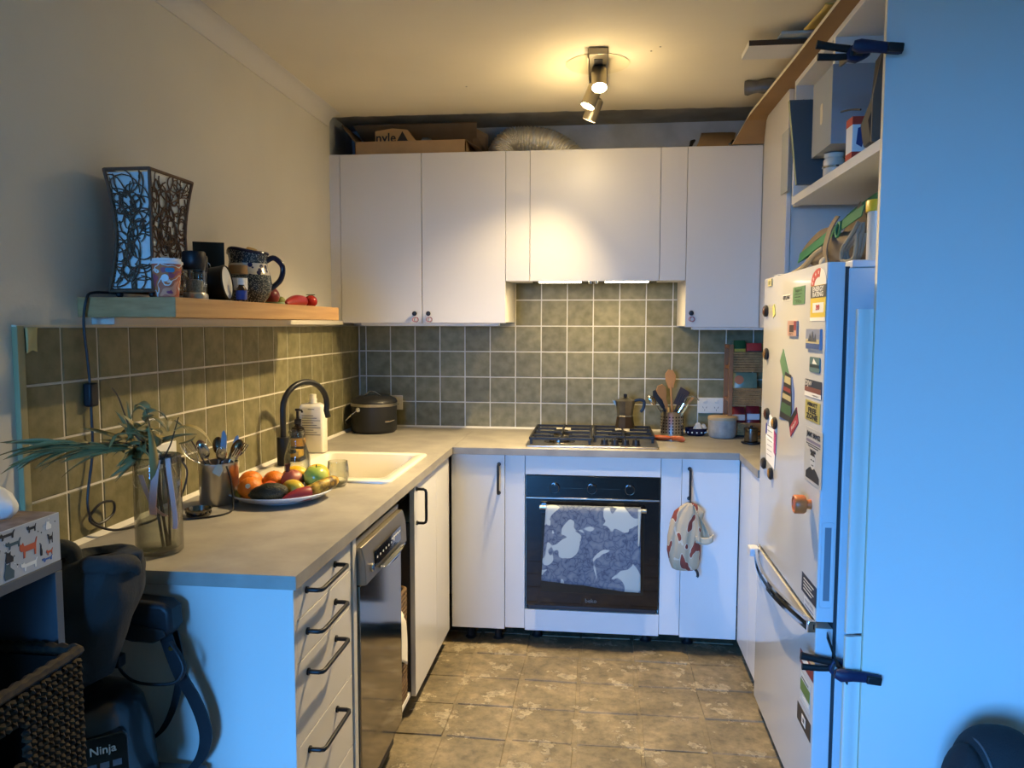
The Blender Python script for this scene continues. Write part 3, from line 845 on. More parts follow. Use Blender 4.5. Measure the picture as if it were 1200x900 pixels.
# quick clamps
CLB = mat('clamp_blue', S(24, 34, 66), 0.5)
CLK = mat('clamp_black', S(18, 19, 22), 0.55)
BARM = mat('clamp_bar', S(58, 56, 54), 0.4, metal=0.7)
def clamp(loc, label, tilt, text, bar):
    t = thing('quick_clamp', label, 'clamp', loc, 'bar clamps on the tall panel')
    T = Matrix.Translation(Vector(loc)) @ tilt
    # local frame: y along the bar (away from the camera), x towards the panel, z up
    MB(T).strip(bar, (0, 0.25, 1), 0.017, 0.006).build('bar', BARM, t)
    body = [(-0.018, -0.004), (-0.012, -0.020), (0.010, -0.022), (0.028, -0.012), (0.040, -0.004), (0.040, 0.012), (0.020, 0.018), (-0.010, 0.018)]
    j = MB(T).prism(body, -0.010, 0.010, 'y').build('trigger_body', CLB, t, bev=0.004)
    MB(T @ Matrix.Translation((0, 0, 0.0))).box(-0.010, 0.020, -0.0125, -0.010, -0.009, 0.010).build('label_plate', DARKG, j)
    lettering(text, 0.010, T @ T_face((0.006, -0.0128, 0.0), 'front'), PAPERW, j, th=0.0003)
    MB(T).tube([(-0.010, 0, 0.010), (-0.045, 0, 0.012), (-0.092, 0, 0.016)], [0.010, 0.0095, 0.011], 10, flat=0.75).build('handle', CLK, t)
    MB(T).tube([(-0.010, 0, -0.008), (-0.040, 0, -0.012), (-0.085, 0, -0.014)], [0.008, 0.0085, 0.0095], 10, flat=0.7).build('trigger', CLK, t)
    h = MB(T).tube([(-0.016, -0.052, 0.002), (0.0, -0.054, 0.0), (0.030, -0.052, 0.002), (0.060, -0.050, 0.002), (0.100, -0.051, 0.001)], [0.012, 0.018, 0.015, 0.014, 0.0125], 12, flat=0.8).build('fixed_jaw', CLB, t)
    MB(T).box(0.062, 0.10, -0.066, -0.036, -0.010, 0.012).build('jaw_pad', CLK, h, bev=0.004)
clamp((1.928, -1.905, 0.541), 'dark blue bar clamp at hip height beside the freezer handle', Matrix.Rotation(0.10, 4, 'Y') @ Matrix.Rotation(0.0, 4, 'X'), 'MAX', [(-0.034, -0.006, 0.085), (-0.005, -0.02, 0.02), (0.016, -0.058, -0.012)])
clamp((1.913, -1.925, 2.143), 'dark blue bar clamp at the top of the tall panel, above the shelf', Matrix.Rotation(0.10, 4, 'Y') @ Matrix.Rotation(0.02, 4, 'X'), 'LEX', [(0, 0.11, 0.008), (0, 0.0, 0.0), (0, -0.06, -0.004)])

# ------------------------------------------------------------------ ceiling spotlight bar
t = thing('ceiling_spotlight', 'steel ceiling spotlight bar with three lit spots', 'lamp', (1.27, -0.92, 2.453))
NICK = mat('satin_nickel', S(150, 142, 124), 0.35, metal=0.9)
MB().box(1.236, 1.304, -1.150, -0.690, 2.428, 2.4515).build('mounting_bar', NICK, t, bev=0.002)
MB().box(1.232, 1.2345, -1.145, -0.695, 2.416, 2.4505).build('side_lip', NICK, t)
MB().box(1.2545, 1.286, -1.10, -0.93, 2.4265, 2.4282).build('cable_slot', BLACKP, t)
for i, (pv, d, spower, ang) in enumerate((((1.272, -1.005, 2.418), (0.03, -0.42, -0.90), 160, 1.9), ((1.258, -0.885, 2.392), (-0.36, -0.14, -0.92), 122, 1.6), ((1.262, -0.765, 2.375), (-0.36, 0.12, -0.92), 58, 1.55))):
    pv = Vector(pv); d = Vector(d).normalized()
    q = d.to_track_quat('Z', 'Y').to_matrix().to_4x4(); q.translation = pv
    MB().tube([(pv.x, pv.y, 2.429), pv + Vector((0, 0, 0.004))], 0.007, 10).build('arm', NICK, t)
    s = MB(q).lathe([(0.0, -0.012), (0.016, -0.012), (0.0285, -0.002), (0.0290, 0.082), (0.0275, 0.0835), (0.0255, 0.078), (0.0255, 0.070)], (0, 0, 0), 28).build('spot_head', NICK, t)
    MB(q).lathe([(0.0252, 0.0765), (0.0, 0.0775)], (0, 0, 0), 28).build('lens', LENS, s)
    lp = pv + d * 0.088
    lamp('spot_light', 'SPOT', lp, lp + d, spower, WARM, spot_size=ang, spot_blend=0.85, shadow_soft_size=0.024)
    lamp('spot_spill', 'POINT', lp + d * 0.07, lp + d, 2.3 if i < 2 else 0.9, WARM, shadow_soft_size=0.024)

# ------------------------------------------------------------------ oak shelf on the left wall
t = thing('wall_shelf', 'thick oak floating shelf on the left wall above the tiles', 'shelf', (0.12, -1.62, 1.4765))
o = MB().box(-0.010, 0.250, -2.213, -1.026, 1.4765, 1.5265).build('shelf_board', OAK, t, bev=0.0012)
MB().box(-0.010, 0.052, -2.16, -0.40, 1.459, 1.4762).build('support_batten', mat('batten_white', S(214, 206, 188), 0.6), t)

# ------------------------------------------------------------------ things on top of the wall cabinets
t = thing('cardboard_box', 'open brown cardboard box on top of the left wall cabinet', 'box', (0.38, -0.18, UT))
bx0, bx1, by0, by1, bz0, bz1 = 0.108, 0.648, -0.355, -0.045, UT + 0.001, UT + 0.066
MB().box(bx0, bx1, by0, by0 + 0.005, bz0, bz1).box(bx0, bx1, by1 - 0.005, by1, bz0, bz1).box(bx0, bx0 + 0.005, by0, by1, bz0, bz1).box(bx1 - 0.005, bx1, by0, by1, bz0, bz1).box(bx0, bx1, by0, by1, bz0, bz0 + 0.004).build('box_body', CARD, t)
MB().hexa([(bx1 - 0.005, by0, bz1), (bx1, by0, bz1), (bx1, by1, bz1), (bx1 - 0.005, by1, bz1), (bx1 + 0.060, by0 + 0.03, bz1 - 0.035), (bx1 + 0.065, by0 + 0.03, bz1 - 0.037), (bx1 + 0.065, by1, bz1 - 0.035), (bx1 + 0.06, by1, bz1 - 0.033)]).build('flap', CARD, t)
MB().hexa([(bx0, by1 - 0.005, bz1), (bx1, by1 - 0.005, bz1), (bx1, by1, bz1), (bx0, by1, bz1), (bx0 - 0.05, -0.222, 2.440), (bx1 + 0.03, -0.222, 2.440), (bx1 + 0.03, -0.216, 2.446), (bx0 - 0.05, -0.216, 2.446)]).build('flap', CARDD, t)
MB().hexa([(bx1 - 0.01, by1 - 0.05, bz1), (bx1 + 0.07, by1 - 0.05, bz1 - 0.03), (bx1 + 0.07, by1 - 0.045, bz1 - 0.03), (bx1 - 0.01, by1 - 0.045, bz1), (bx1 - 0.0, by1 - 0.13, 2.435), (bx1 + 0.075, by1 - 0.10, 2.40), (bx1 + 0.075, by1 - 0.095, 2.40), (bx1, by1 - 0.125, 2.435)]).build('flap', CARDD, t)
MB().hexa([(bx0 - 0.005, by0 + 0.02, bz1), (bx0, by0 + 0.02, bz1), (bx0, by1, bz1), (bx0 - 0.005, by1, bz1), (bx0 - 0.085, by0 + 0.06, 2.425), (bx0 - 0.08, by0 + 0.06, 2.43), (bx0 - 0.08, by1, 2.43), (bx0 - 0.085, by1, 2.425)]).build('flap', CARDD, t)
t = thing('product_box', 'small brown carton with black lettering inside the open cardboard box', 'box', (0.28, -0.29, UT + 0.006))
T = T_face((0.277, -0.300, 2.371), 'front')
MB(T).prism([(-0.085, -0.098), (0.125, -0.098), (0.118, -0.03), (0.075, 0.026), (0.0, 0.034), (-0.085, 0.022)], 0.0, -0.05, 'z').build('carton', mat('kraft', S(178, 142, 92), 0.8), t, bev=0.001)
lettering('nyle▲', 0.062, T @ Matrix.Translation((0.0, -0.012, 0)), BLACKP, t, th=0.0008, bold=0.001)
t = thing('plastic_packet', 'crumpled clear plastic packet lying in the open cardboard box', 'packet', (0.44, -0.24, UT + 0.01))
MB().ell((0.435, -0.25, 2.334), 0.036, 0.03, 0.034, 16, 10, fn=lambda d: 1 + 0.25 * noise.noise(d * 3.0)).build('packet', mat('dull_plastic', S(108, 112, 112), 0.25, var=0.3, vscale=30), t)
# silver flexible duct
t = thing('flexible_duct', 'ribbed silver flexible duct over the hood cabinet', 'duct', (0.95, -0.2, UT))
path = smooth_path([(0.790, -0.20, 2.262 + 0.02), (0.83, -0.19, 2.345), (0.90, -0.18, 2.362), (1.02, -0.18, 2.345), (1.12, -0.19, 2.285), (1.17, -0.20, 2.21)], 15)
rs = [0.064 + 0.004 * (1 if i % 2 else -1) for i in range(len(path))]
FOIL = mat('foil', S(226, 222, 212), 0.38, metal=0.75, bump=0.5, bscale=90)
for k in range(len(path)):
    if path[k].z < UT + 0.004 and path[k].x < 0.9: path[k].z = UT + 0.004
path = [p for p in path]
MB().tube(path, rs, 24).build('duct_hose', FOIL, t, smooth=60)
# flat cardboard on the right cabinet
o = MB()
for k in range(5):
    z = UT + 0.001 + 0.0
    o.hexa([(1.710 + 0.002*k, -0.372 + 0.012*k, z), (1.872 - 0.002*k, -0.372 + 0.012*k, z), (1.872 - 0.002*k, -0.368 + 0.012*k, z), (1.710 + 0.002*k, -0.368 + 0.012*k, z), (1.762, -0.22 + 0.022*k, 2.362 + 0.006*k), (1.910, -0.22 + 0.022*k, 2.362 + 0.006*k), (1.910, -0.216 + 0.022*k, 2.362 + 0.006*k), (1.762, -0.216 + 0.022*k, 2.362 + 0.006*k)])
o = o.build('flattened_cardboard', CARD); tag(o, 'stack of flattened brown cardboard leaning on the right wall cabinet top', 'cardboard')
o = MB().tube([(1.688, -0.36, UT + 0.008), (1.700, -0.30, UT + 0.04), (1.715, -0.26, UT + 0.055)], [0.008, 0.010, 0.006], 8).build('cable_end', BLACKP)
tag(o, 'short black cable end beside the flattened cardboard', 'cable')
o = MB().tube([(1.856, -0.385, UT + 0.006), (1.866, -0.36, UT + 0.014), (1.880, -0.33, UT + 0.035)], 0.005, 8).build('metal_bracket', STEELD)
tag(o, 'small metal bracket lying between cardboard and hardboard strip', 'bracket')
# hardboard strip along the top of the fridge cabinets
prof = [(-1.90, 2.376, 1.955), (-1.2, 2.376, 1.945), (-0.47, 2.377, 1.928), (-0.435, 2.362, 1.918), (-0.405, 2.30, 1.885), (-0.397, 2.2675, 1.868)]
mb = MB(); vs = []; fs = []
for y, z, xl in prof:
    vs += [(xl, y, z), (2.18 if z > 2.37 else 2.0045, y, z), (2.18 if z > 2.37 else 2.0045, y + (0.006 if z < 2.37 else 0), z + (0.012 if z > 2.37 else 0.004)), (xl, y + (0.006 if z < 2.37 else 0), z + (0.012 if z > 2.37 else 0.004))]
for i in range(len(prof) - 1):
    for k in range(4):
        l = (k + 1) % 4
        fs.append((i*4+k, i*4+l, i*4+4+l, i*4+4+k))
fs += [(3, 2, 1, 0), tuple(range(4 * len(prof) - 4, 4 * len(prof)))]
o = mb._add(vs, fs).build('hardboard_strip', [MDF, CREAM], smooth=0)
for p in o.data.polygons:
    if p.normal.x < -0.7: p.material_index = 1
tag(o, 'brown hardboard sheet overhanging the top of the fridge cabinets', 'board')
o = MB().box(1.775, 2.30, -1.262, -1.125, 2.398, 2.416).build('shelf_board', [WHITE, mat('raw_chipboard', S(82, 62, 44), 0.9)])
for p in o.data.polygons:
    if p.normal.y < -0.9: p.material_index = 1
tag(o, 'white melamine board with dark raw edge sticking out under the ceiling', 'board')
o = MB().box(1.872, 2.30, -1.30, -1.20, 2.420, 2.428).build('plastic_sheet', mat('pale_blue_plastic', S(176, 186, 190), 0.5)); tag(o, 'pale thin sheet lying on the melamine board near the ceiling', 'sheet')
o = MB().grid(lambda u, v: (1.935 + 0.10 * u + 0.015 * math.sin(3 * v), -1.33 - 0.24 * v, 2.405 + 0.035 * math.sin(PI * (0.25 + 0.75 * v)) * (0.6 + 0.4 * u)), 8, 10).build('foam_offcut', mat('yellow_foam', S(196, 172, 96), 0.8), solid=0.004)
tag(o, 'curled yellow offcut lying above the hardboard under the ceiling', 'offcut')
ROLL = mat('plastic_roll', S(96, 90, 80), 0.3, var=0.3, vscale=25)
o = MB().tube(smooth_path([(1.862, -0.70, 2.424), (1.93, -0.72, 2.424), (2.02, -0.74, 2.424), (2.12, -0.76, 2.424)], 4), [0.028 + 0.004 * math.sin(i * 1.7) for i in range(13)], 14, flat=0.6).build('plastic_roll', ROLL)
tag(o, 'crumpled grey plastic roll on the hardboard near the back ceiling edge', 'roll')
# ================================================================== things on the oak shelf
ZS = 1.5268
# --- woven lamp
WICK = mat('wicker', S(100, 70, 48), 0.65, var=0.25, vscale=60)
LPAP = mat('lamp_paper', S(232, 232, 226), 0.8)
t = thing('table_lamp', 'hourglass table lamp of dark woven wicker over white paper on the shelf', 'lamp', (0.095, -2.06, ZS))
lc = Vector((0.098, -2.055, 0)); LZ0, LZ1 = ZS + 0.018, 1.850
def lampw(v):
    return 0.80 + 0.22 * (abs(v - 0.48) / 0.52) ** 1.7
def lamp_pt(face, u, v, k=1.0):
    w = lampw(v) * k
    hx, hy = 0.060 * w, 0.100 * w
    z = LZ0 + (LZ1 - LZ0) * v
    if face == 0: return Vector((lc.x + hx * u, lc.y - hy, z))
    if face == 1: return Vector((lc.x + hx, lc.y + hy * u, z))
    if face == 2: return Vector((lc.x - hx * u, lc.y + hy, z))
    return Vector((lc.x - hx, lc.y - hy * u, z))
mb = MB()
for f in range(4):
    mb.grid(lambda u, v, f=f: lamp_pt(f, u * 2 - 1, 0.02 + 0.96 * v, 0.93), 2, 12)
mb.build('paper_lining', LPAP, t)
rnd = random.Random(5)
mb = MB()
for f in range(4):
    wid = 0.12 if f in (0, 2) else 0.20
    for k in range(56 if wid < 0.15 else 86):
        cu, cv = rnd.uniform(-0.9, 0.9), rnd.uniform(0.02, 0.98)
        ra, rb = rnd.uniform(0.016, 0.05), rnd.uniform(0.016, 0.05)
        a0 = rnd.uniform(0, 6.28); sp = rnd.uniform(2.5, 6.0)
        pts = []
        for i in range(15):
            a = a0 + sp * i / 14
            uu = cu + ra * math.cos(a) / (wid / 2); vv = cv + rb * math.sin(a) / (LZ1 - LZ0)
            if abs(uu) > 1 or not 0 <= vv <= 1:
                if len(pts) > 2: mb.tube(pts, 0.0017, 5)
                pts = []; continue
            p = lamp_pt(f, uu, vv, 0.97 + 0.05 * rnd.random())
            if pts and (p - pts[-1]).length < 1e-4: continue
            pts.append(p)
        if len(pts) > 2: mb.tube(pts, rnd.uniform(0.0014, 0.0022), 5)
mb.build('wicker_weave', WICK, t, kind='stuff')
for f in range(4):
    MB().tube([lamp_pt(f, 1, v / 10) for v in range(11)], 0.0045, 7).build('corner_rib', WICK, t)
for v in (0.0, 1.0):
    MB().tube([lamp_pt(f, 1, v) for f in range(4)], 0.0045, 6, True).build('rim', WICK, t)
for dx in (-0.045, 0.045):
    for dy in (-0.08, 0.08):
        MB().ell((lc.x + dx, lc.y + dy, ZS + 0.009), 0.009, 0.009, 0.009, 12, 8).build('foot', BLACKP, t)
cord = smooth_path([(0.05, -2.125, ZS + 0.012), (0.02, -2.19, ZS + 0.012), (0.022, -2.222, ZS - 0.005), (0.012, -2.222, 1.46), (0.012, -2.211, 1.352), (0.012, -2.207, 1.29), (0.012, -2.207, 1.24), (0.012, -2.209, 1.135), (0.014, -2.238, 1.01), (0.016, -2.210, 0.952), (0.02, -2.150, 0.962), (0.022, -2.150, 0.995), (0.02, -2.20, 1.000), (0.014, -2.232, 0.965), (0.03, -2.17, 0.925), (0.05, -2.10, 0.918), (0.06, -2.02, 0.917), (0.03, -1.95, 0.918)], 8)
MB().tube(cord, 0.0034, 7).build('power_cord', BLACKP, t)
MB().box(0.002, 0.024, -2.223, -2.191, 1.252, 1.312).build('cord_switch', BLACKP, t, bev=0.005)

# --- paper cup
def cup_mat():
    m = bpy.data.materials.new('cup_print'); m.use_nodes = True
    nt = m.node_tree; b = nt.nodes['Principled BSDF']; b.inputs['Roughness'].default_value = 0.6
    tc = nt.nodes.new('ShaderNodeTexCoord')
    n = nt.nodes.new('ShaderNodeTexNoise'); n.inputs['Scale'].default_value = 26; n.inputs['Detail'].default_value = 1.5
    nt.links.new(tc.outputs['Object'], n.inputs['Vector'])
    r = nt.nodes.new('ShaderNodeValToRGB'); r.color_ramp.interpolation = 'CONSTANT'
    e = r.color_ramp.elements
    e[0].position = 0; e[0].color = S(170, 84, 96)
    e[1].position = 0.40; e[1].color = S(206, 116, 62)
    for p, c in ((0.475, S(226, 222, 214)), (0.505, S(200, 108, 74)), (0.60, S(226, 150, 110)), (0.66, S(150, 70, 100))):
        q = e.new(p); q.color = c
    nt.links.new(n.outputs['Fac'], r.inputs[0]); nt.links.new(r.outputs[0], b.inputs['Base Color'])
    return m
t = thing('paper_cup', 'orange patterned takeaway paper cup with white lid in front of the lamp', 'cup', (0.200, -2.168, ZS))
MB().lathe([(0.025, 0.001), (0.0265, 0.001), (0.0355, 0.084), (0.0, 0.084)], (0.206, -2.172, ZS), 28).build('cup', cup_mat(), t)
MB().lathe([(0.0385, 0.082), (0.0385, 0.088), (0.0345, 0.090), (0.0335, 0.096), (0.030, 0.0965), (0.028, 0.094), (0.0, 0.094)], (0.206, -2.172, ZS), 28).build('lid', PAPERW, t)
MB(T_face((0.2285, -2.194, ZS + 0.066), 'front') @ Matrix.Rotation(0.45, 4, 'Y')).prism(rrect(-0.012, 0.010, -0.005, 0.006, 0.005), 0.0045, 0.0055).build('blue_print', mat('blue_print', S(60, 130, 160), 0.6), t)
MB(T_face((0.218, -2.2018, ZS + 0.047), 'front') @ Matrix.Rotation(0.3, 4, 'Y')).lathe([(0.009, 0.0), (0.009, 0.0015), (0, 0.0015)], (0, 0, 0), 18).build('white_print', PAPERW, t)
# --- salt and pepper mills
for (mx, my, r, h), lab in (((0.200, -2.030, 0.030, 0.128), 'wide glass salt mill with black cap beside the paper cup'), ((0.165, -1.935, 0.021, 0.125), 'slim glass pepper mill with black cap behind the wide mill')):
    t = thing('spice_mill', lab, 'mill', (mx, my, ZS), 'mills on the oak shelf')
    MB().lathe([(r*0.98, 0), (r, 0.004), (r, 0.014), (r*0.92, 0.018)], (mx, my, ZS), 24).build('steel_base', STEEL, t)
    MB().lathe([(r*0.92, 0.0165), (r*0.92, h*0.62), (r*0.7, h*0.66)], (mx, my, ZS), 24).build('glass_body', GLASS, t)
    MB().lathe([(r*0.72, 0.02), (r*0.72, h*0.40), (0, h*0.42)], (mx, my, ZS), 16).build('contents', mat('peppercorns', S(70, 58, 46) if r < 0.025 else S(150, 148, 140), 0.8, var=0.4, vscale=300), t)
    MB().lathe([(r*0.95, h*0.62), (r*0.95, h*0.67), (r, h*0.69), (r, h*0.97), (r*0.9, h), (0, h)], (mx, my, ZS), 24).build('cap', BLACKP, t)
# --- black carton
o = MB(Matrix.Translation((0.080, -1.725, ZS)) @ Matrix.Rotation(0.5, 4, 'Z')).box(-0.045, 0.045, -0.045, 0.045, 0.0, 0.182).build('carton', mat('black_card', S(30, 33, 30), 0.5), bev=0.001)
tag(o, 'tall plain black carton standing behind the mills on the shelf', 'box')
# --- round clock with a hanging ring
t = thing('alarm_clock', 'black round clock with white face and wire ring standing on the shelf', 'clock', (0.185, -1.86, ZS))
q = Vector((0.97, 0.16, 0.12)).to_track_quat('Z', 'Y').to_matrix().to_4x4(); q.translation = Vector((0.185, -1.845, ZS + 0.0535))
MB(q).lathe([(0.040, -0.082), (0.046, -0.075), (0.050, 0.0), (0.052, 0.012), (0.049, 0.016), (0.047, 0.012)], (0, 0, 0), 32).build('case', BLACKP, t)
MB(q).lathe([(0.0475, 0.0122), (0.0, 0.0125)], (0, 0, 0), 32).build('face', PAPERW, t)
MB().tube(arc((0.150, -1.868, ZS + 0.100), 0.011, -0.4, PI + 0.4, 12, (0.5, 0.86, 0), (0, 0, 1)), 0.0018, 6).build('ring', CHROME, t)
# --- jar with wooden lid
t = thing('spice_jar', 'small glass jar with a wooden lid in front of the jug', 'jar', (0.185, -1.745, ZS))
MB().lathe([(0.025, 0), (0.027, 0.004), (0.027, 0.085), (0.024, 0.09)], (0.175, -1.725, ZS), 22).build('glass_body', GLASS, t)
MB().lathe([(0.0285, 0.088), (0.0285, 0.112), (0.027, 0.114), (0, 0.114)], (0.175, -1.725, ZS), 22).build('lid', mat('lid_wood', S(150, 112, 66), 0.6), t)
MB().lathe([(0.0272, 0.04), (0.0272, 0.075)], (0.175, -1.725, ZS), 22).build('label', PAPERW, t)
t = thing('dropper_bottle', 'tiny brown bottle with blue label at the shelf edge', 'bottle', (0.225, -1.81, ZS))
MB().lathe([(0.0145, 0), (0.0155, 0.003), (0.0155, 0.038), (0.009, 0.046), (0.009, 0.05)], (0.225, -1.81, ZS), 20).build('glass_body', mat('brown_glass', S(60, 34, 18), 0.15), t)
MB().lathe([(0.0157, 0.006), (0.0157, 0.033)], (0.225, -1.81, ZS), 20).build('label', mat('blue_label', S(44, 70, 150), 0.5), t)
MB().lathe([(0.011, 0.05), (0.011, 0.067), (0.0095, 0.069), (0, 0.069)], (0.225, -1.81, ZS), 18).build('cap', PAPERW, t)
# --- patterned jug
def jug_mat():
    m = bpy.data.materials.new('jug_glaze'); m.use_nodes = True
    nt = m.node_tree; b = nt.nodes['Principled BSDF']; b.inputs['Roughness'].default_value = 0.18
    g = nt.nodes.new('ShaderNodeTexCoord'); sp = nt.nodes.new('ShaderNodeSeparateXYZ')
    nt.links.new(g.outputs['Object'], sp.inputs[0])
    v = nt.nodes.new('ShaderNodeTexVoronoi'); v.inputs['Scale'].default_value = 230
    nt.links.new(g.outputs['Object'], v.inputs['Vector'])
    r = nt.nodes.new('ShaderNodeValToRGB'); e = r.color_ramp.elements
    e[0].position = 0.22; e[0].color = S(170, 174, 166); e[1].position = 0.42; e[1].color = S(48, 58, 66)
    nt.links.new(v.outputs['Distance'], r.inputs[0])
    v2 = nt.nodes.new('ShaderNodeTexVoronoi'); v2.inputs['Scale'].default_value = 52
    nt.links.new(g.outputs['Object'], v2.inputs['Vector'])
    r2 = nt.nodes.new('ShaderNodeValToRGB'); e = r2.color_ramp.elements
    e[0].position = 0.38; e[0].color = S(34, 36, 78); e[1].position = 0.44; e[1].color = S(214, 206, 186)
    nt.links.new(v2.outputs['Distance'], r2.inputs[0])
    band = nt.nodes.new('ShaderNodeValToRGB'); band.color_ramp.interpolation = 'CONSTANT'; e = band.color_ramp.elements
    e[0].position = 0; e[0].color = (0, 0, 0, 1); e[1].position = 0.53; e[1].color = (1, 1, 1, 1)
    q = e.new(0.74); q.color = (0, 0, 0, 1)
    mr = nt.nodes.new('ShaderNodeMapRange'); mr.inputs['From Min'].default_value = 0; mr.inputs['From Max'].default_value = 0.18
    nt.links.new(sp.outputs['Z'], mr.inputs[0]); nt.links.new(mr.outputs[0], band.inputs[0])
    mx = nt.nodes.new('ShaderNodeMix'); mx.data_type = 'RGBA'
    nt.links.new(band.outputs[0], mx.inputs[0]); nt.links.new(r.outputs[0], mx.inputs[6]); nt.links.new(r2.outputs[0], mx.inputs[7])
    nt.links.new(mx.outputs[2], b.inputs['Base Color'])
    return m
NAVY = mat('navy_glaze', S(26, 28, 52), 0.18)
jx, jy = 0.115, -1.530
t = thing('jug', 'blue and white patterned ceramic jug with dark rim and handle', 'jug', (jx, jy, ZS))
jp = [(0.042, 0.0), (0.048, 0.003), (0.069, 0.035), (0.075, 0.065), (0.071, 0.095), (0.062, 0.122), (0.059, 0.145), (0.063, 0.168)]
def jugpt(u, v, dr=0.0):
    k = v * (len(jp) - 1); i = min(int(k), len(jp) - 2); f = k - i
    r = jp[i][0] * (1-f) + jp[i+1][0] * f + dr; z = jp[i][1] * (1-f) + jp[i+1][1] * f
    a = 2 * PI * u
    sp = max(0, math.cos(a)) ** 6 * max(0, (v - 0.75)) * 4
    return Vector((jx + r * math.sin(a) - 0.016 * sp, jy - r * math.cos(a) - 0.016 * sp, ZS + z + 0.012 * sp))
MB().grid(lambda u, v: jugpt(u, v), 32, 21, True).build('body', jug_mat(), t, solid=0.003)
MB().tube([jugpt(i / 40, 1.0) for i in range(40)], 0.0052, 8, True).build('rim', NAVY, t)
MB().tube(smooth_path([(jx + q_ * 0.75, jy + q_ * 0.66, ZS + z_) for q_, z_ in ((0.060, 0.146), (0.088, 0.158), (0.116, 0.130), (0.108, 0.085), (0.070, 0.050))], 6), 0.0095, 10).build('handle', NAVY, t)
MB().lathe([(0.0, ZS + 0.004), (0.05, ZS + 0.004)], (jx, jy, 0), 16).build('base', NAVY, t)
o = MB().ell((jx - 0.005, jy + 0.03, ZS + 0.150), 0.032, 0.045, 0.042, 18, 10, fn=lambda d: 1 + 0.08 * noise.noise(d * 2)).build('wooden_ladle', mat('pale_gourd', S(190, 160, 100), 0.6))
tag(o, 'rounded tan wooden ladle bowl sticking out of the jug', 'ladle')
o = MB().ell((0.105, -1.345, ZS + 0.034), 0.036, 0.036, 0.034, 20, 12, fn=lambda d: 1 + (0.35 * max(0, d.z - 0.75) if d.z > 0 else 0)).build('red_onion', mat('onion_red', S(110, 30, 34), 0.35, var=0.15, vscale=20)); tag(o, 'dark red onion behind the jug handle on the shelf', 'onion')
o = MB().ell((0.11, -1.262, ZS + 0.018), 0.018, 0.022, 0.018, 14, 9).build('lime', mat('lime_skin', S(126, 132, 62), 0.4)); tag(o, 'small green lime between onion and red chilli on the shelf', 'lime')
o = MB().lathe([(0.0, 0), (0.035, 0), (0.037, 0.004), (0.036, 0.010), (0.0, 0.011)], (0.155, -1.42, ZS), 22).build('jar_lid', mat('green_lid', S(126, 150, 116), 0.4)); tag(o, 'flat pale green jar lid lying beside the jug', 'lid')
t = thing('red_pepper', 'long red pepper lying at the far end of the oak shelf', 'pepper', (0.13, -1.16, ZS))
MB().tube(smooth_path([(0.13, -1.262, ZS + 0.008), (0.13, -1.22, ZS + 0.016), (0.13, -1.165, ZS + 0.023), (0.13, -1.105, ZS + 0.023), (0.13, -1.085, ZS + 0.020)], 5), [0.004 + 0.019 * math.sin(PI * min(1, 0.08 + 0.70 * i / 20)) for i in range(21)], 14).build('flesh', mat('pepper_red', S(150, 36, 34), 0.3), t)
MB().tube([(0.13, -1.085, ZS + 0.020), (0.128, -1.06, ZS + 0.034)], 0.004, 6).build('stalk', mat('stalk_green', S(70, 76, 36), 0.6), t)
t = thing('tomato', 'small red tomato with dark calyx at the end of the shelf', 'tomato', (0.14, -1.052, ZS))
MB().ell((0.145, -1.052, ZS + 0.024), 0.026, 0.026, 0.0242, 20, 12).build('flesh', mat('tomato_red', S(160, 34, 26), 0.2), t)
for a in range(5):
    MB().tube([(0.145, -1.052, ZS + 0.048), (0.145 + 0.018 * math.cos(a * 1.256), -1.052 + 0.018 * math.sin(a * 1.256), ZS + 0.050)], [0.003, 0.001], 5).build('calyx_leaf', mat('calyx', S(52, 60, 30), 0.7), t)

# ================================================================== left worktop
ZC = ZW + 0.0004
# --- tall white bottle
t = thing('soap_bottle', 'tall flat white bottle with pump cap standing behind the tap', 'bottle', (0.094, -0.915, ZW + 0.0115))
zb = ZW + 0.0115
bp_ = lambda d: rrect(0.040 + d, 0.148 - d, -0.945 + d, -0.885 - d, 0.018)
loft([(bp_(0.004), zb), (bp_(0), zb + 0.004), (bp_(0), zb + 0.190), (bp_(0.006), zb + 0.202), (bp_(0.028), zb + 0.208)]).build('bottle', mat('bottle_white', S(226, 220, 200), 0.4), t, smooth=50)
MB().lathe([(0.016, zb + 0.207), (0.016, zb + 0.226), (0.0135, zb + 0.228), (0.0135, zb + 0.244), (0, zb + 0.245)], (0.094, -0.915, 0), 20).build('cap', mat('cap_white', S(224, 216, 192), 0.4), t)
tg = mat('print_grey', S(120, 120, 116), 0.6)
MB().box(0.082, 0.110, -0.9456, -0.945, zb + 0.182, zb + 0.185).build('printed_line', tg, t)
for k in range(9):
    MB().box(0.055, 0.055 + 0.05 + 0.03 * ((k * 7) % 3) / 2, -0.9456, -0.945, zb + 0.155 - 0.010 * k, zb + 0.158 - 0.010 * k).build('printed_line', tg, t)
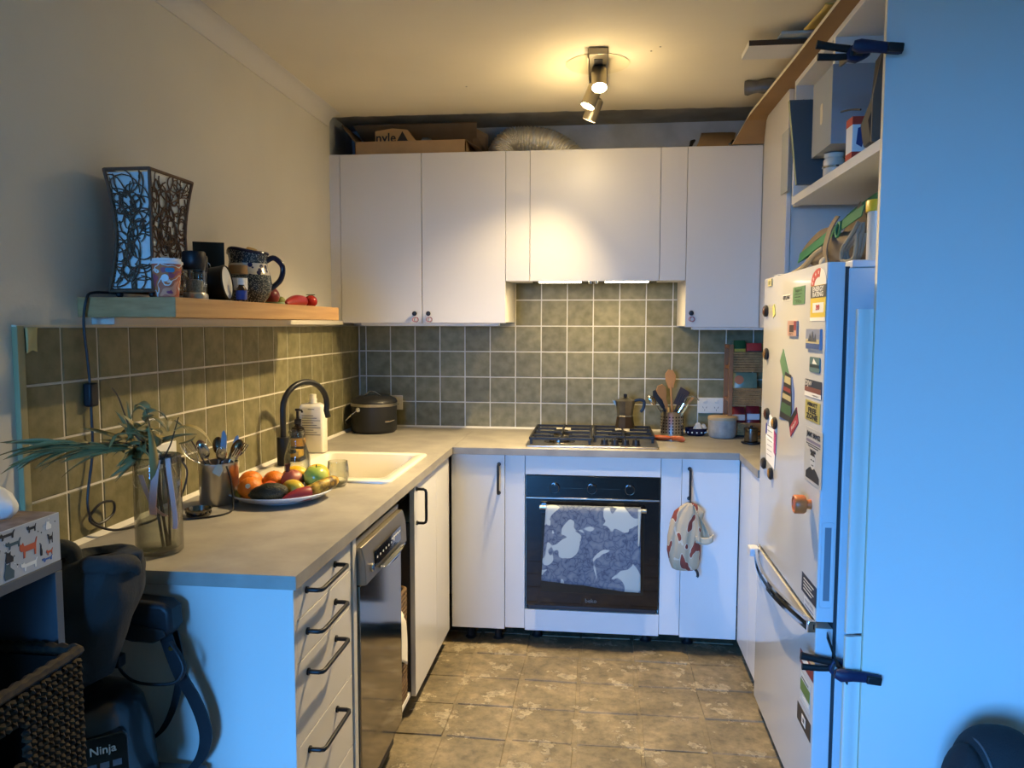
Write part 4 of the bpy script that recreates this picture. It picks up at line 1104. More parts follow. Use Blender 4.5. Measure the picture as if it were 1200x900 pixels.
# --- dark pump bottle
t = thing('pump_bottle', 'dark amber pump bottle with yellow label beside the tap', 'bottle', (0.068, -1.02, zb))
px, py = 0.072, -1.03
MB().lathe([(0.027, 0), (0.029, 0.004), (0.029, 0.10), (0.024, 0.118), (0.012, 0.126), (0.012, 0.135)], (px, py, zb), 24).build('bottle', mat('amber_dark', S(30, 22, 16), 0.15), t)
MB().lathe([(0.0294, 0.045), (0.0294, 0.078)], (px, py, zb), 24).build('label', mat('yellow_label', S(206, 152, 40), 0.5), t)
MB().lathe([(0.014, 0.134), (0.014, 0.152), (0.006, 0.156), (0.005, 0.185), (0.010, 0.187), (0.010, 0.196), (0, 0.197)], (px, py, zb), 18).build('pump_head', BLACKP, t)
MB().tube([(px, py, zb + 0.191), (px + 0.022, py - 0.012, zb + 0.190), (px + 0.026, py - 0.014, zb + 0.182)], 0.004, 8).build('nozzle', BLACKP, t)
# --- sponges
t = thing('sponge_holder', 'small dark caddy behind the tap holding sponges', 'caddy', (0.085, -1.115, zb))
MB().box(0.058, 0.128, -1.150, -1.085, zb, zb + 0.014).build('tray', BLACKP, t, bev=0.003)
SPG = mat('sponge_yellow', S(214, 170, 62), 0.9, bump=0.5, bscale=300)
o = MB().box(0.064, 0.122, -1.145, -1.092, zb + 0.0145, zb + 0.042).build('sponge', SPG, bev=0.004); tag(o, 'yellow sponge lying in the dark caddy behind the tap', 'sponge')
# --- glass milk bottle
t = thing('milk_bottle', 'empty clear glass milk bottle standing between fruit plate and sink', 'bottle', (0.262, -1.507, ZC))
MB().lathe([(0.0, 0.004), (0.036, 0.004), (0.041, 0.008), (0.0435, 0.02), (0.0435, 0.092), (0.040, 0.106), (0.026, 0.150), (0.0245, 0.158), (0.0265, 0.160), (0.0265, 0.166), (0.0245, 0.168), (0.0245, 0.176), (0.0275, 0.178), (0.0275, 0.184), (0.025, 0.186), (0.022, 0.184), (0.022, 0.155), (0.037, 0.104), (0.0395, 0.09), (0.0395, 0.02), (0.034, 0.010), (0.0, 0.009)], (0.262, -1.505, ZC), 36).build('bottle', GLASS, t, smooth=70)
t = thing('drinking_glass', 'clear stemless drinking glass beside the fruit plate', 'glass', (0.408, -1.512, ZC))
MB().lathe([(0.0, 0.0005), (0.024, 0.0005), (0.029, 0.006), (0.0365, 0.035), (0.036, 0.06), (0.0325, 0.086), (0.0312, 0.086), (0.0346, 0.06), (0.035, 0.036), (0.027, 0.010), (0.0, 0.009)], (0.408, -1.512, ZC), 36).build('glass', GLASS, t, smooth=70)
# --- fruit plate
pc = Vector((0.295, -1.715, ZC))
t = thing('plate', 'large white oval-looking plate piled with fruit on the left worktop', 'plate', pc)
MB().lathe([(0.0, 0.004), (0.10, 0.004), (0.130, 0.010), (0.158, 0.027), (0.1605, 0.030), (0.1590, 0.0325), (0.128, 0.016), (0.10, 0.0095), (0.0, 0.0095)], pc, 56).lathe([(0.09, 0.0), (0.095, 0.0), (0.097, 0.006), (0.088, 0.006)], pc, 40).build('plate', mat('plate_white', S(214, 218, 224), 0.15), t, smooth=60)
zp = ZC + 0.0105
ORG_M = mat('orange_peel', S(214, 116, 22), 0.42, var=0.08, vscale=12, bump=0.25, bscale=260)
def orange(x, y, z, r, lab, m=ORG_M):
    t = thing('orange', lab, 'orange', (x, y, z - r), 'oranges on the fruit plate')
    MB().ell((x, y, z), r, r, r * 0.94, 28, 16).build('peel', m, t)
    MB().lathe([(0.004, r * 0.935), (0.003, r * 0.955), (0, r * 0.955)], (x, y, z), 8).build('stem_button', mat('stem', S(110, 96, 40), 0.8), t)
    return t
t = orange(0.232, -1.795, zp + 0.036, 0.0385, 'big orange with a small sticker at the front left of the plate')
MB(Matrix.Translation((0.232, -1.795, zp + 0.036)) @ Vector((0.20, -0.95, 0.42)).normalized().to_track_quat('Z', 'Y').to_matrix().to_4x4()).lathe([(0.0075, 0.0378), (0.0, 0.0384)], (0, 0, 0), 16).build('sticker', PAPERW, t)
orange(0.190, -1.705, zp + 0.037, 0.0375, 'orange at the back left of the plate behind the stickered one')
orange(0.256, -1.680, zp + 0.036, 0.0355, 'orange in the middle of the plate left of the pomegranate')
t = thing('nectarine', 'small reddish nectarine half hidden between orange and avocado', 'nectarine', (0.268, -1.755, zp))
MB().ell((0.275, -1.750, zp + 0.026), 0.026, 0.026, 0.025, 20, 12).build('skin', mat('nectarine_skin', S(200, 96, 40), 0.4, col2=S(190, 60, 40), vscale=30), t)
YEL = mat('lemon_skin', S(216, 172, 34), 0.38, bump=0.15, bscale=220)
def lemon(c, lab, yaw, r=0.03, l=0.042, name='lemon', m=YEL, cat='lemon'):
    t = thing(name, lab, cat, (c[0], c[1], c[2] - r))
    MB().ell(c, l, r, r * 0.97, 24, 18, Matrix.Rotation(yaw, 3, 'Z'), fn=lambda d: 1 + 0.10 * max(0, abs(d.x) - 0.88) / 0.12).build('peel', m, t)
    e = Vector(c) + Matrix.Rotation(yaw, 3, 'Z') @ Vector((l * 1.08, 0, 0))
    MB().ell(e, 0.003, 0.003, 0.003, 8, 6).build('stem_tip', mat('stem_tip', S(120, 110, 40), 0.8), t)
lemon((0.300, -1.610, zp + 0.044), 'yellow lemon at the back of the plate behind the pomegranate', 0.25, 0.031, 0.040)
lemon((0.372, -1.612, zp + 0.045), 'yellow grapefruit-like citrus behind the green apple', 1.1, 0.038, 0.043, 'citrus', YEL, 'citrus')
t = thing('apple', 'green apple on the right side of the fruit plate', 'apple', (0.395, -1.672, zp))
MB().ell((0.392, -1.672, zp + 0.050), 0.0395, 0.0395, 0.037, 28, 16, fn=lambda d: Vector((d.x, d.y, d.z * (1 - 0.28 * math.exp(-((d.x**2 + d.y**2) / 0.05))))) * (1 + 0.05 * d.z)).build('skin', mat('apple_green', S(156, 172, 66), 0.22, col2=S(182, 186, 96), vscale=14), t)
MB().tube([(0.392, -1.672, zp + 0.072), (0.395, -1.674, zp + 0.092)], 0.0017, 6).build('stalk', mat('apple_stalk', S(80, 60, 34), 0.8), t)
t = thing('pomegranate', 'dull red pomegranate with its crown in the middle of the plate', 'pomegranate', (0.322, -1.690, zp))
MB().ell((0.322, -1.690, zp + 0.042), 0.036, 0.036, 0.034, 28, 16, fn=lambda d: 1 + 0.03 * math.cos(5 * math.atan2(d.y, d.x))).build('skin', mat('pomegranate_skin', S(146, 76, 64), 0.4, col2=S(166, 104, 78), vscale=18), t)
MB().lathe([(0.008, 0.030), (0.006, 0.040), (0.0085, 0.052), (0.010, 0.054), (0.007, 0.050), (0.004, 0.042)], (0.310, -1.698, zp + 0.042), 12).build('crown', mat('crown_brown', S(92, 46, 30), 0.6), t)
t = thing('avocado', 'dark green avocado at the front of the fruit plate', 'avocado', (0.300, -1.815, zp))
MB().ell((0.301, -1.822, zp + 0.0305), 0.059, 0.033, 0.0305, 32, 18, Matrix.Rotation(0.12, 3, 'Z') @ Matrix.Rotation(-0.12, 3, 'Y'), fn=lambda d: Vector((d.x, d.y * (1 - 0.18 * max(0, -d.x)), d.z * (1 - 0.15 * max(0, -d.x))))).build('skin', mat('avocado_skin', S(30, 34, 22), 0.45, var=0.3, vscale=60, bump=0.5, bscale=220), t)
MB().ell((0.243, -1.829, zp + 0.024), 0.004, 0.005, 0.005, 8, 6).build('stem_button', mat('avo_stem', S(84, 66, 40), 0.8), t)
t = thing('mango', 'yellow mango lying behind the avocado', 'mango', (0.352, -1.765, zp))
MB().ell((0.352, -1.760, zp + 0.030), 0.042, 0.028, 0.030, 24, 14, Matrix.Rotation(-0.5, 3, 'Z')).build('skin', mat('mango_skin', S(206, 160, 40), 0.4, col2=S(180, 170, 60), vscale=12), t)
t = thing('plum', 'dark plum tucked under the green apple', 'plum', (0.358, -1.712, zp))
MB().ell((0.360, -1.720, zp + 0.022), 0.022, 0.022, 0.021, 18, 12).build('skin', mat('plum_skin', S(44, 24, 22), 0.4), t)
t = thing('sweet_potato', 'small red tapered sweet potato at the front right of the plate', 'sweet potato', (0.385, -1.795, zp))
MB().tube(smooth_path([(0.352, -1.838, zp + 0.013), (0.372, -1.818, zp + 0.019), (0.396, -1.795, zp + 0.023), (0.412, -1.778, zp + 0.024)], 5), [0.003 + 0.019 * math.sin(PI * min(0.62, 0.05 + 0.6 * i / 15)) for i in range(16)], 14).build('skin', mat('sweet_potato_red', S(130, 36, 40), 0.45), t)
t = thing('banana', 'brown-spotted ripe banana lying at the right rim of the plate', 'banana', (0.43, -1.73, zp))
MB().tube(smooth_path([(0.392, -1.765, zp + 0.022), (0.415, -1.752, zp + 0.030), (0.440, -1.715, zp + 0.038), (0.448, -1.675, zp + 0.040), (0.446, -1.650, zp + 0.038)], 5), [0.010 + 0.010 * math.sin(PI * min(1, 0.15 + 0.75 * i / 20)) for i in range(21)], 12).build('peel', mat('spotted_peel', S(70, 50, 20), 0.5, col2=S(196, 156, 52), vscale=48), t)
t = thing('banana', 'small greenish banana tip lying at the left rim of the plate', 'banana', (0.175, -1.78, zp))
MB().tube(smooth_path([(0.158, -1.745, zp + 0.024), (0.170, -1.775, zp + 0.020), (0.195, -1.80, zp + 0.016), (0.215, -1.835, zp + 0.014)], 4), [0.006, 0.008, 0.009, 0.010, 0.011, 0.011, 0.011, 0.011, 0.011, 0.010, 0.009, 0.007, 0.005], 10).build('peel', mat('peel_olive', S(140, 120, 36), 0.5), t)
# --- cutlery cup
cx, cy, cr = 0.128, -1.790, 0.058
t = thing('cutlery_cup', 'brushed steel cup full of cutlery on the left worktop', 'cup', (cx, cy, ZC))
MB().lathe([(0.0, 0.001), (cr - 0.002, 0.001), (cr, 0.004), (cr, 0.104), (cr + 0.0018, 0.106), (cr + 0.0018, 0.127), (cr - 0.0005, 0.128), (cr - 0.003, 0.126), (cr - 0.003, 0.006), (0, 0.005)], (cx, cy, ZC), 40).build('cup', STEEL, t, smooth=50)
SPOON = mat('spoon_steel', S(190, 188, 182), 0.18, metal=1.0)
KNIFE = mat('knife_grey', S(120, 126, 132), 0.3, metal=0.8)
def stick(base, tip, lab, name, cat, head, m=SPOON, r=0.0028, grp=None):
    t = thing(name, lab, cat, base, grp)
    b, p = Vector(base), Vector(tip)
    d = (p - b).normalized()
    MB().tube([b, b + (p-b) * 0.5, p], [r, r, r * 0.8], 7).build('shaft', m, t)
    side = d.cross(Vector((0.3, -0.95, 0.1))).normalized()
    nn = side.cross(d).normalized()
    if head == 'spoon':
        R3 = Matrix((side, d, nn)).transposed()
        MB().ell(p + d * 0.022, 0.0165, 0.027, 0.006, 18, 10, R3).build('bowl', m, t)
    elif head == 'knife':
        Tm = Matrix((side, d, nn)).transposed().to_4x4(); Tm.translation = p
        MB(Tm).prism([(-0.007, -0.02), (0.008, -0.02), (0.010, 0.02), (0.008, 0.045), (0.0, 0.062), (-0.006, 0.055), (-0.008, 0.02)], -0.0009, 0.0009).build('blade', m, t)
    elif head == 'fork':
        Tm = Matrix((side, d, nn)).transposed().to_4x4(); Tm.translation = p
        h = MB(Tm).prism([(-0.010, 0.012), (-0.006, 0.0), (0.006, 0.0), (0.010, 0.012)], -0.0009, 0.0009).build('fork_head', m, t)
        for k in range(4):
            u = -0.0090 + k * 0.0060
            MB(Tm).box(u - 0.0013, u + 0.0013, 0.012, 0.042, -0.0009, 0.0009).build('tine', m, t)
    elif head == 'whisk':
        for k in range(5):
            a = PI * k / 5
            w = (side * math.cos(a) + nn * math.sin(a))
            MB().tube([p + d * (0.075 * (1 - math.cos(s)) / 2 * 1.0) + w * (0.018 * math.sin(s) * (0.6 + 0.4 * math.sin(s / 2))) for s in [2 * PI * i / 18 for i in range(18)]], 0.0009, 5, True).build('wire', m, t)
    return t
zcb = ZC + 0.012
G = 'cutlery in the steel cup'
stick((cx + 0.02, cy + 0.01, zcb), (cx - 0.018, cy - 0.038, zcb + 0.136), 'large steel spoon at the left front of the cutlery cup', 'spoon', 'spoon', 'spoon', grp=G)
stick((cx - 0.02, cy + 0.02, zcb), (cx + 0.026, cy - 0.036, zcb + 0.128), 'large steel spoon at the right front of the cutlery cup', 'spoon', 'spoon', 'spoon', grp=G)
stick((cx - 0.02, cy - 0.02, zcb), (cx + 0.045, cy + 0.010, zcb + 0.138), 'brownish steel spoon leaning right in the cutlery cup', 'spoon', 'spoon', 'spoon', mat('spoon_brown', S(130, 104, 76), 0.25, metal=1.0), grp=G)
stick((cx + 0.01, cy - 0.02, zcb), (cx - 0.010, cy + 0.018, zcb + 0.140), 'dark spoon at the back of the cutlery cup', 'spoon', 'spoon', 'spoon', STEELD, grp=G)
stick((cx + 0.03, cy, zcb), (cx - 0.034, cy - 0.012, zcb + 0.138), 'brown-handled spoon leaning left in the cutlery cup', 'spoon', 'spoon', 'spoon', mat('wood_dark', S(96, 62, 38), 0.5), grp=G)
stick((cx, cy, zcb), (cx + 0.013, cy + 0.004, zcb + 0.150), 'tallest blue-grey table knife upright in the cutlery cup', 'table_knife', 'knife', 'knife', KNIFE, grp=G)
stick((cx - 0.01, cy, zcb), (cx + 0.034, cy + 0.018, zcb + 0.136), 'blue-grey table knife leaning right in the cutlery cup', 'table_knife', 'knife', 'knife', KNIFE, grp=G)
stick((cx - 0.03, cy - 0.01, zcb), (cx + 0.052, cy - 0.016, zcb + 0.122), 'steel fork leaning far right out of the cutlery cup', 'fork', 'fork', 'fork', grp=G)
stick((cx - 0.03, cy + 0.01, zcb), (cx + 0.050, cy + 0.030, zcb + 0.132), 'steel fork at the back right of the cutlery cup', 'fork', 'fork', 'fork', grp=G)
stick((cx + 0.035, cy - 0.01, zcb), (cx - 0.050, cy - 0.030, zcb + 0.118), 'wire whisk leaning left out of the cutlery cup', 'whisk', 'whisk', 'whisk', r=0.0035, grp=G)
stick((cx + 0.03, cy - 0.01, zcb), (cx - 0.062, cy - 0.045, zcb + 0.188), 'thin dark skewer leaning left out of the cutlery cup', 'skewer', 'skewer', None, mat('dark_wood', S(52, 36, 28), 0.6), 0.0026, grp=G)
# --- strainer, plug and cable behind the vase
t = thing('sink_strainer', 'small round perforated steel strainer behind the glass vase', 'strainer', (0.150, -1.955, ZC))
MB().lathe([(0.030, 0.0), (0.033, 0.002), (0.035, 0.020), (0.037, 0.021), (0.035, 0.022), (0.030, 0.006), (0, 0.006)], (0.150, -1.955, ZC), 28).build('dish', STEELD, t)
for k in range(14):
    a = 2 * PI * k / 14
    MB(Matrix.Translation((0.150, -1.955, ZC + 0.012)) @ Matrix.Rotation(a, 4, 'Z')).box(0.0335, 0.0352, -0.0025, 0.0025, -0.0025, 0.0025).build('hole', BLACKP, t)
t = thing('wall_outlet', 'white power outlet low on the left tiled wall behind the vase', 'outlet', (0.004, -1.88, 1.02))
MB().box(0.0005, 0.010, -1.935, -1.818, 1.035, 1.108).build('plate', mat('outlet_white', S(226, 224, 216), 0.35), t, bev=0.003)
t = thing('plug_cable', 'black plug with thin cable hanging beside the steel cup', 'plug', (0.06, -1.90, ZC))
MB().box(0.0102, 0.048, -1.915, -1.880, 1.050, 1.082).build('plug_body', BLACKP, t, bev=0.005)
MB().tube([(0.048, -1.897, 1.066), (0.078, -1.900, 1.064)], [0.009, 0.006], 10).build('strain_relief', BLACKP, t)
MB().tube(smooth_path([(0.070, -1.899, 1.062), (0.085, -1.895, 1.03), (0.080, -1.905, 0.98), (0.07, -1.93, 0.935), (0.085, -1.975, 0.916), (0.14, -2.005, 0.916), (0.205, -1.965, 0.916), (0.225, -1.91, 0.917), (0.220, -1.885, 0.94), (0.205, -1.868, 1.0), (0.190, -1.862, 1.04)], 7), 0.0028, 7).build('cable', BLACKP, t)
tagp = MB(T_face((0.170, -1.873, 1.030), 'front') @ Matrix.Rotation(-0.5, 4, 'Z')).prism([(-0.013, -0.016), (0.013, -0.016), (0.013, 0.010), (0.0, 0.020), (-0.013, 0.010)], -0.0006, 0.0006).build('paper_tag', mat('tag_paper', S(196, 196, 176), 0.8), t)
# --- glass vase
vx, vy, vr = 0.238, -2.295, 0.0535
t = thing('glass_vase', 'tall clear glass cylinder vase with a pink ribbon at the worktop end', 'vase', (vx, vy, ZC))
MB().lathe([(0, 0.001), (vr - 0.004, 0.001), (vr, 0.005), (vr, 0.232), (vr - 0.001, 0.234), (vr - 0.0032, 0.232), (vr - 0.0032, 0.016), (vr - 0.008, 0.012), (0, 0.011)], (vx, vy, ZC), 44).build('vase', GLASS, t, smooth=60)
MB().tube([(vx + vr * math.cos(a), vy + vr * math.sin(a), ZC + 0.2335) for a in [2 * PI * i / 44 for i in range(44)]], 0.0018, 6, True).build('rim', glass_mat('rim_glass', None, tint=(0.75, 0.78, 0.72)), t)
RIB = mat('pink_ribbon', S(216, 172, 160), 0.5)
def ribbon(pts, w):
    MB().strip(smooth_path(pts, 5), (1, 0.1, 0), w, 0.0008).build('ribbon', RIB, t)
ribbon([(vx + 0.028, vy - 0.046, ZC + 0.232), (vx + 0.026, vy - 0.054, ZC + 0.19), (vx + 0.020, vy - 0.056, ZC + 0.13), (vx + 0.022, vy - 0.057, ZC + 0.105)], 0.017)
ribbon([(vx + 0.045, vy - 0.030, ZC + 0.234), (vx + 0.050, vy - 0.034, ZC + 0.20), (vx + 0.056, vy - 0.034, ZC + 0.15), (vx + 0.062, vy - 0.034, ZC + 0.09), (vx + 0.060, vy - 0.034, ZC + 0.066)], 0.012)
ribbon([(vx - 0.03, vy - 0.02, ZC + 0.19), (vx - 0.01, vy - 0.03, ZC + 0.15), (vx + 0.012, vy - 0.035, ZC + 0.115), (vx + 0.036, vy - 0.03, ZC + 0.095)], 0.012)
STEM = mat('branch_brown', S(72, 60, 42), 0.8)
LEAF = mat('gum_leaf', S(118, 106, 62), 0.5, col2=S(146, 132, 82), vscale=9, rnd=0.22)
t = thing('gum_branches', 'dried olive-green gum branches leaning out of the glass vase', 'branches', (vx, vy, ZC + 0.014))
stems = [
    [(vx + 0.02, vy + 0.005, ZC + 0.014), (vx + 0.005, vy, ZC + 0.12), (vx - 0.01, vy - 0.005, ZC + 0.23), (vx - 0.05, vy - 0.01, ZC + 0.262), (vx - 0.10, vy - 0.09, ZC + 0.275), (vx - 0.14, vy - 0.15, ZC + 0.28)],
    [(vx + 0.02, vy, ZC + 0.014), (vx + 0.01, vy - 0.005, ZC + 0.13), (vx, vy, ZC + 0.23), (vx - 0.012, vy, ZC + 0.29), (vx - 0.03, vy + 0.01, ZC + 0.345)],
    [(vx + 0.015, vy - 0.01, ZC + 0.016), (vx, vy - 0.01, ZC + 0.14), (vx - 0.01, vy, ZC + 0.24), (vx - 0.06, vy, ZC + 0.29), (vx - 0.095, vy + 0.005, ZC + 0.37), (vx - 0.112, vy + 0.005, ZC + 0.395)],
    [(vx + 0.02, vy + 0.01, ZC + 0.014), (vx + 0.03, vy - 0.005, ZC + 0.14), (vx + 0.03, vy - 0.02, ZC + 0.22), (vx + 0.05, vy - 0.02, ZC + 0.27), (vx + 0.07, vy - 0.02, ZC + 0.33)],
]
for s in stems:
    sp = smooth_path(s, 6)
    MB().tube(sp, [0.004 - 0.003 * i / len(sp) for i in range(len(sp))], 6).build('stem', STEM, t)
def leaf(base, d, length, width, curl, droop, twist=0.0):
    base = Vector(base); d = Vector(d).normalized()
    side = d.cross(Vector((0, 0, 1)))
    side = side.normalized() if side.length > 0.1 else Vector((1, 0, 0))
    side = Matrix.Rotation(twist, 3, d) @ side
    N = 9; vs = []; fs = []
    p = base.copy(); dd = d.copy()
    for i in range(N + 1):
        s = i / N
        w = width * (math.sin(PI * min(1, s * 0.94 + 0.06)) ** 0.8) * (1 - 0.35 * s)
        up = side.cross(dd).normalized()
        vs += [p - side * w / 2 + up * w * 0.12, p - up * w * 0.05, p + side * w / 2 + up * w * 0.12]
        dd = (dd + Vector((0, 0, -droop / N)) + side * (curl / N)).normalized()
        p = p + dd * (length / N)
    for i in range(N):
        a = i * 3
        fs += [(a, a+1, a+4, a+3), (a+1, a+2, a+5, a+4)]
    return MB()._add(vs, fs).build('leaf', LEAF, t, solid=0.0007, smooth=60)
rl = random.Random(21)
# long leaves sweeping left
for k in range(26):
    s = rl.uniform(0.0, 1.0)
    b = Vector((vx - 0.03 - 0.10 * s, vy - 0.015 - 0.125 * s, ZC + 0.255 + 0.02 * s + rl.uniform(-0.006, 0.012)))
    leaf(b, (-0.72, rl.uniform(-0.95, -0.35), rl.uniform(-0.02, 0.34)), rl.uniform(0.11, 0.17), rl.uniform(0.017, 0.025), rl.uniform(-0.3, 0.3), rl.uniform(0.25, 0.85), rl.uniform(-0.9, 0.9))
# bushy centre
for k in range(34):
    b = Vector((vx - 0.035 + rl.uniform(-0.045, 0.05), vy + rl.uniform(-0.03, 0.03), ZC + rl.uniform(0.235, 0.30)))
    leaf(b, (rl.uniform(-0.8, 1.0), rl.uniform(-0.8, 0.3), rl.uniform(-0.3, 0.9)), rl.uniform(0.06, 0.105), rl.uniform(0.016, 0.024), rl.uniform(-1.2, 1.2), rl.uniform(0.3, 1.6), rl.uniform(-1.2, 1.2))
# top sprig and the curled leaf on the right
for k in range(7):
    b = Vector((vx - 0.03 + rl.uniform(-0.02, 0.02), vy + rl.uniform(-0.01, 0.02), ZC + rl.uniform(0.30, 0.345)))
    leaf(b, (rl.uniform(-0.8, 0.8), rl.uniform(-0.5, 0.3), rl.uniform(0.3, 1)), rl.uniform(0.05, 0.075), 0.021, rl.uniform(-1, 1), 2.6, rl.uniform(-1.2, 1.2))
leaf((vx + 0.018, vy - 0.045, ZC + 0.16), (0.25, -0.15, 1), 0.17, 0.026, 0.35, -0.2, 0.0)
leaf((vx + 0.062, vy - 0.05, ZC + 0.30), (-0.25, 0.1, 1), 0.12, 0.022, 2.2, 2.8, 0.2)
leaf((vx + 0.07, vy - 0.04, ZC + 0.30), (0.8, 0.0, 0.9), 0.11, 0.022, -1.0, 3.0, 0.2)
leaf((vx + 0.08, vy - 0.04, ZC + 0.27), (0.9, 0.1, 0.1), 0.08, 0.014, 1.5, -1.0, 0.3)
for k in range(4):
    leaf((vx - 0.02, vy - 0.03, ZC + 0.235), (-0.5 - 0.3 * rl.random(), -0.5, -0.5), 0.08, 0.013, 0.2, 0.3, rl.uniform(-1, 1))
# ================================================================== back worktop
t = thing('compost_pot', 'black enamel lidded pot with bail handle in the back left corner', 'pot', (0.145, -0.205, ZC))
px, py, pr_ = 0.142, -0.205, 0.1155
ENAM = mat('black_enamel', S(34, 35, 36), 0.42)
MB().lathe([(0, 0.001), (pr_ - 0.012, 0.001), (pr_ - 0.002, 0.010), (pr_, 0.02), (pr_, 0.138)], (px, py, ZC), 48).build('pot_body', ENAM, t)
MB().lathe([(pr_ + 0.001, 0.136), (pr_ + 0.0025, 0.138), (pr_ + 0.0025, 0.150), (pr_ - 0.002, 0.152)], (px, py, ZC), 48).build('steel_band', STEEL, t)
ld = MB().lathe([(pr_ + 0.001, 0.151), (pr_ + 0.003, 0.156), (pr_ - 0.004, 0.170), (pr_ - 0.03, 0.183), (0.03, 0.188), (0, 0.188)], (px, py, ZC), 48).build('lid', ENAM, t)
MB().tube(smooth_path([(px - 0.044, py - 0.02, ZC + 0.186), (px - 0.036, py - 0.02, ZC + 0.190), (px - 0.018, py - 0.02, ZC + 0.205), (px + 0.005, py - 0.02, ZC + 0.208), (px + 0.024, py - 0.02, ZC + 0.198), (px + 0.038, py - 0.02, ZC + 0.189), (px + 0.046, py - 0.02, ZC + 0.188)], 4), 0.0036, 8).build('lid_handle', CHROME, ld)
e0 = Vector((px - 0.050, py - 0.107, ZC + 0.122))
MB().ell(e0, 0.013, 0.008, 0.013, 16, 10).build('handle_lug', CHROME, t)
MB().tube(smooth_path([e0, (px - 0.085, py - 0.115, ZC + 0.095), (px - 0.118, py - 0.095, ZC + 0.065), (px - 0.131, py - 0.04, ZC + 0.04), (px - 0.128, py + 0.02, ZC + 0.035)], 5), 0.0026, 7).build('bail_handle', CHROME, t)
MB().tube([(px + 0.083, py - 0.085, ZC + 0.062), (px + 0.10, py - 0.084, ZC + 0.064), (px + 0.118, py - 0.055, ZC + 0.070)], 0.005, 8).build('hook', CHROME, t)
OUTW = mat('outlet_plastic', S(222, 214, 196), 0.35)
def outlet(x0, x1, z0, z1, lab):
    t = thing('wall_outlet', lab, 'outlet', ((x0 + x1) / 2, -0.004, z0))
    MB().box(x0, x1, -0.009, -0.0003, z0, z1).build('plate', OUTW, t, bev=0.002)
    for cx_ in ((x0 * 0.73 + x1 * 0.27), (x0 * 0.27 + x1 * 0.73)):
        MB().box(cx_ - 0.009, cx_ + 0.009, -0.0125, -0.009, z1 - 0.026, z1 - 0.012).build('switch', OUTW, t, bev=0.0015)
        MB().box(cx_ - 0.001, cx_ + 0.001, -0.0094, -0.009, z0 + 0.012, z0 + 0.021).build('slot', DARKG, t)
        for s in (-1, 1):
            MB(Matrix.Translation((cx_ + 0.0085 * s, -0.0092, z0 + 0.030)) @ Matrix.Rotation(0.5 * s, 4, 'Y')).box(-0.001, 0.001, -0.0003, 0.0003, -0.005, 0.005).build('slot', DARKG, t)
outlet(0.122, 0.240, 1.005, 1.082, 'double power outlet half hidden behind the black pot')
outlet(1.788, 1.914, 1.010, 1.090, 'white double power outlet on the back tiles above the stone pot')
# --- moka pot
mx, my = 1.412, -0.215
zm = zg + 0.0045
ALU = mat('moka_alu', S(150, 146, 136), 0.3, metal=1.0, var=0.2, vscale=20)
t = thing('moka_pot', 'faceted aluminium moka coffee pot on the rear right burner', 'coffee pot', (mx, my, zm))
MB().lathe([(0, 0.0), (0.046, 0.0), (0.047, 0.004), (0.040, 0.050), (0.041, 0.056)], (mx, my, zm), 8).build('boiler', mat('moka_alu_dark', S(116, 98, 80), 0.35, metal=1.0), t, smooth=20)
MB().lathe([(0.041, 0.056), (0.037, 0.062), (0.048, 0.128), (0.049, 0.132)], (mx, my, zm), 8).build('upper_chamber', ALU, t, smooth=20)
ld = MB().lathe([(0.050, 0.131), (0.050, 0.134), (0.02, 0.146), (0.008, 0.148), (0, 0.148)], (mx, my, zm), 8).build('lid', ALU, t, smooth=20)
MB().lathe([(0.005, 0.147), (0.009, 0.152), (0.009, 0.164), (0.006, 0.166), (0, 0.166)], (mx, my, zm), 12).build('knob', BLACKP, ld)
MB(Matrix.Translation((mx, my, zm))).prism([(-0.047, 0.130), (-0.062, 0.134), (-0.046, 0.105)], -0.008, 0.008, 'y').build('spout', ALU, t)
MB().tube(smooth_path([(mx + 0.046, my, zm + 0.132), (mx + 0.070, my, zm + 0.138), (mx + 0.092, my, zm + 0.130), (mx + 0.088, my, zm + 0.095), (mx + 0.076, my, zm + 0.078)], 4), 0.0075, 8, flat=0.8).build('handle', mat('moka_handle', S(26, 34, 48), 0.4), t)
# --- utensil holder
ux, uy, ur = 1.645, -0.150, 0.056
t = thing('utensil_holder', 'perforated steel utensil holder right of the hob', 'utensil holder', (ux, uy, ZC))
MB().lathe([(0, 0.001), (ur, 0.001), (ur, 0.119), (ur + 0.001, 0.121), (ur - 0.002, 0.122), (ur - 0.002, 0.004), (0, 0.004)], (ux, uy, ZC), 40).build('cylinder', STEEL, t, smooth=50)
for j in range(6):
    for k in range(11):
        a = PI + PI * (k + 0.5) / 11
        MB(Matrix.Translation((ux, uy, ZC + 0.020 + 0.015 * j)) @ Matrix.Rotation(a, 4, 'Z')).box(ur - 0.0008, ur + 0.0006, -0.0034, 0.0034, -0.0036, 0.0036).build('hole', BLACKP, t)
zu = ZC + 0.008
G = 'utensils in the steel holder'
def paddle(base, tip, lab, poly, m, th=0.004, name='spatula', cat='spatula', slots=None, face=(0.1, -1, 0.2)):
    t = thing(name, lab, cat, base, G)
    b, p = Vector(base), Vector(tip)
    d = (p - b).normalized(); nn = Vector(face); nn = (nn - d * nn.dot(d)).normalized(); side = d.cross(nn)
    Tm = Matrix((side, d, nn)).transposed().to_4x4(); Tm.translation = p
    MB().tube([b, p], 0.0055, 8).build('shaft', m, t)
    h = MB(Tm).prism(poly, -th / 2, th / 2).build('head', m, t, bev=0.001)
    if slots:
        for s in slots: MB(Tm).box(s - 0.002, s + 0.002, 0.012, 0.055, th / 2, th / 2 + 0.0006).build('slot', BLACKP, h)
    return t
DKW = mat('utensil_dark', S(60, 42, 32), 0.5)
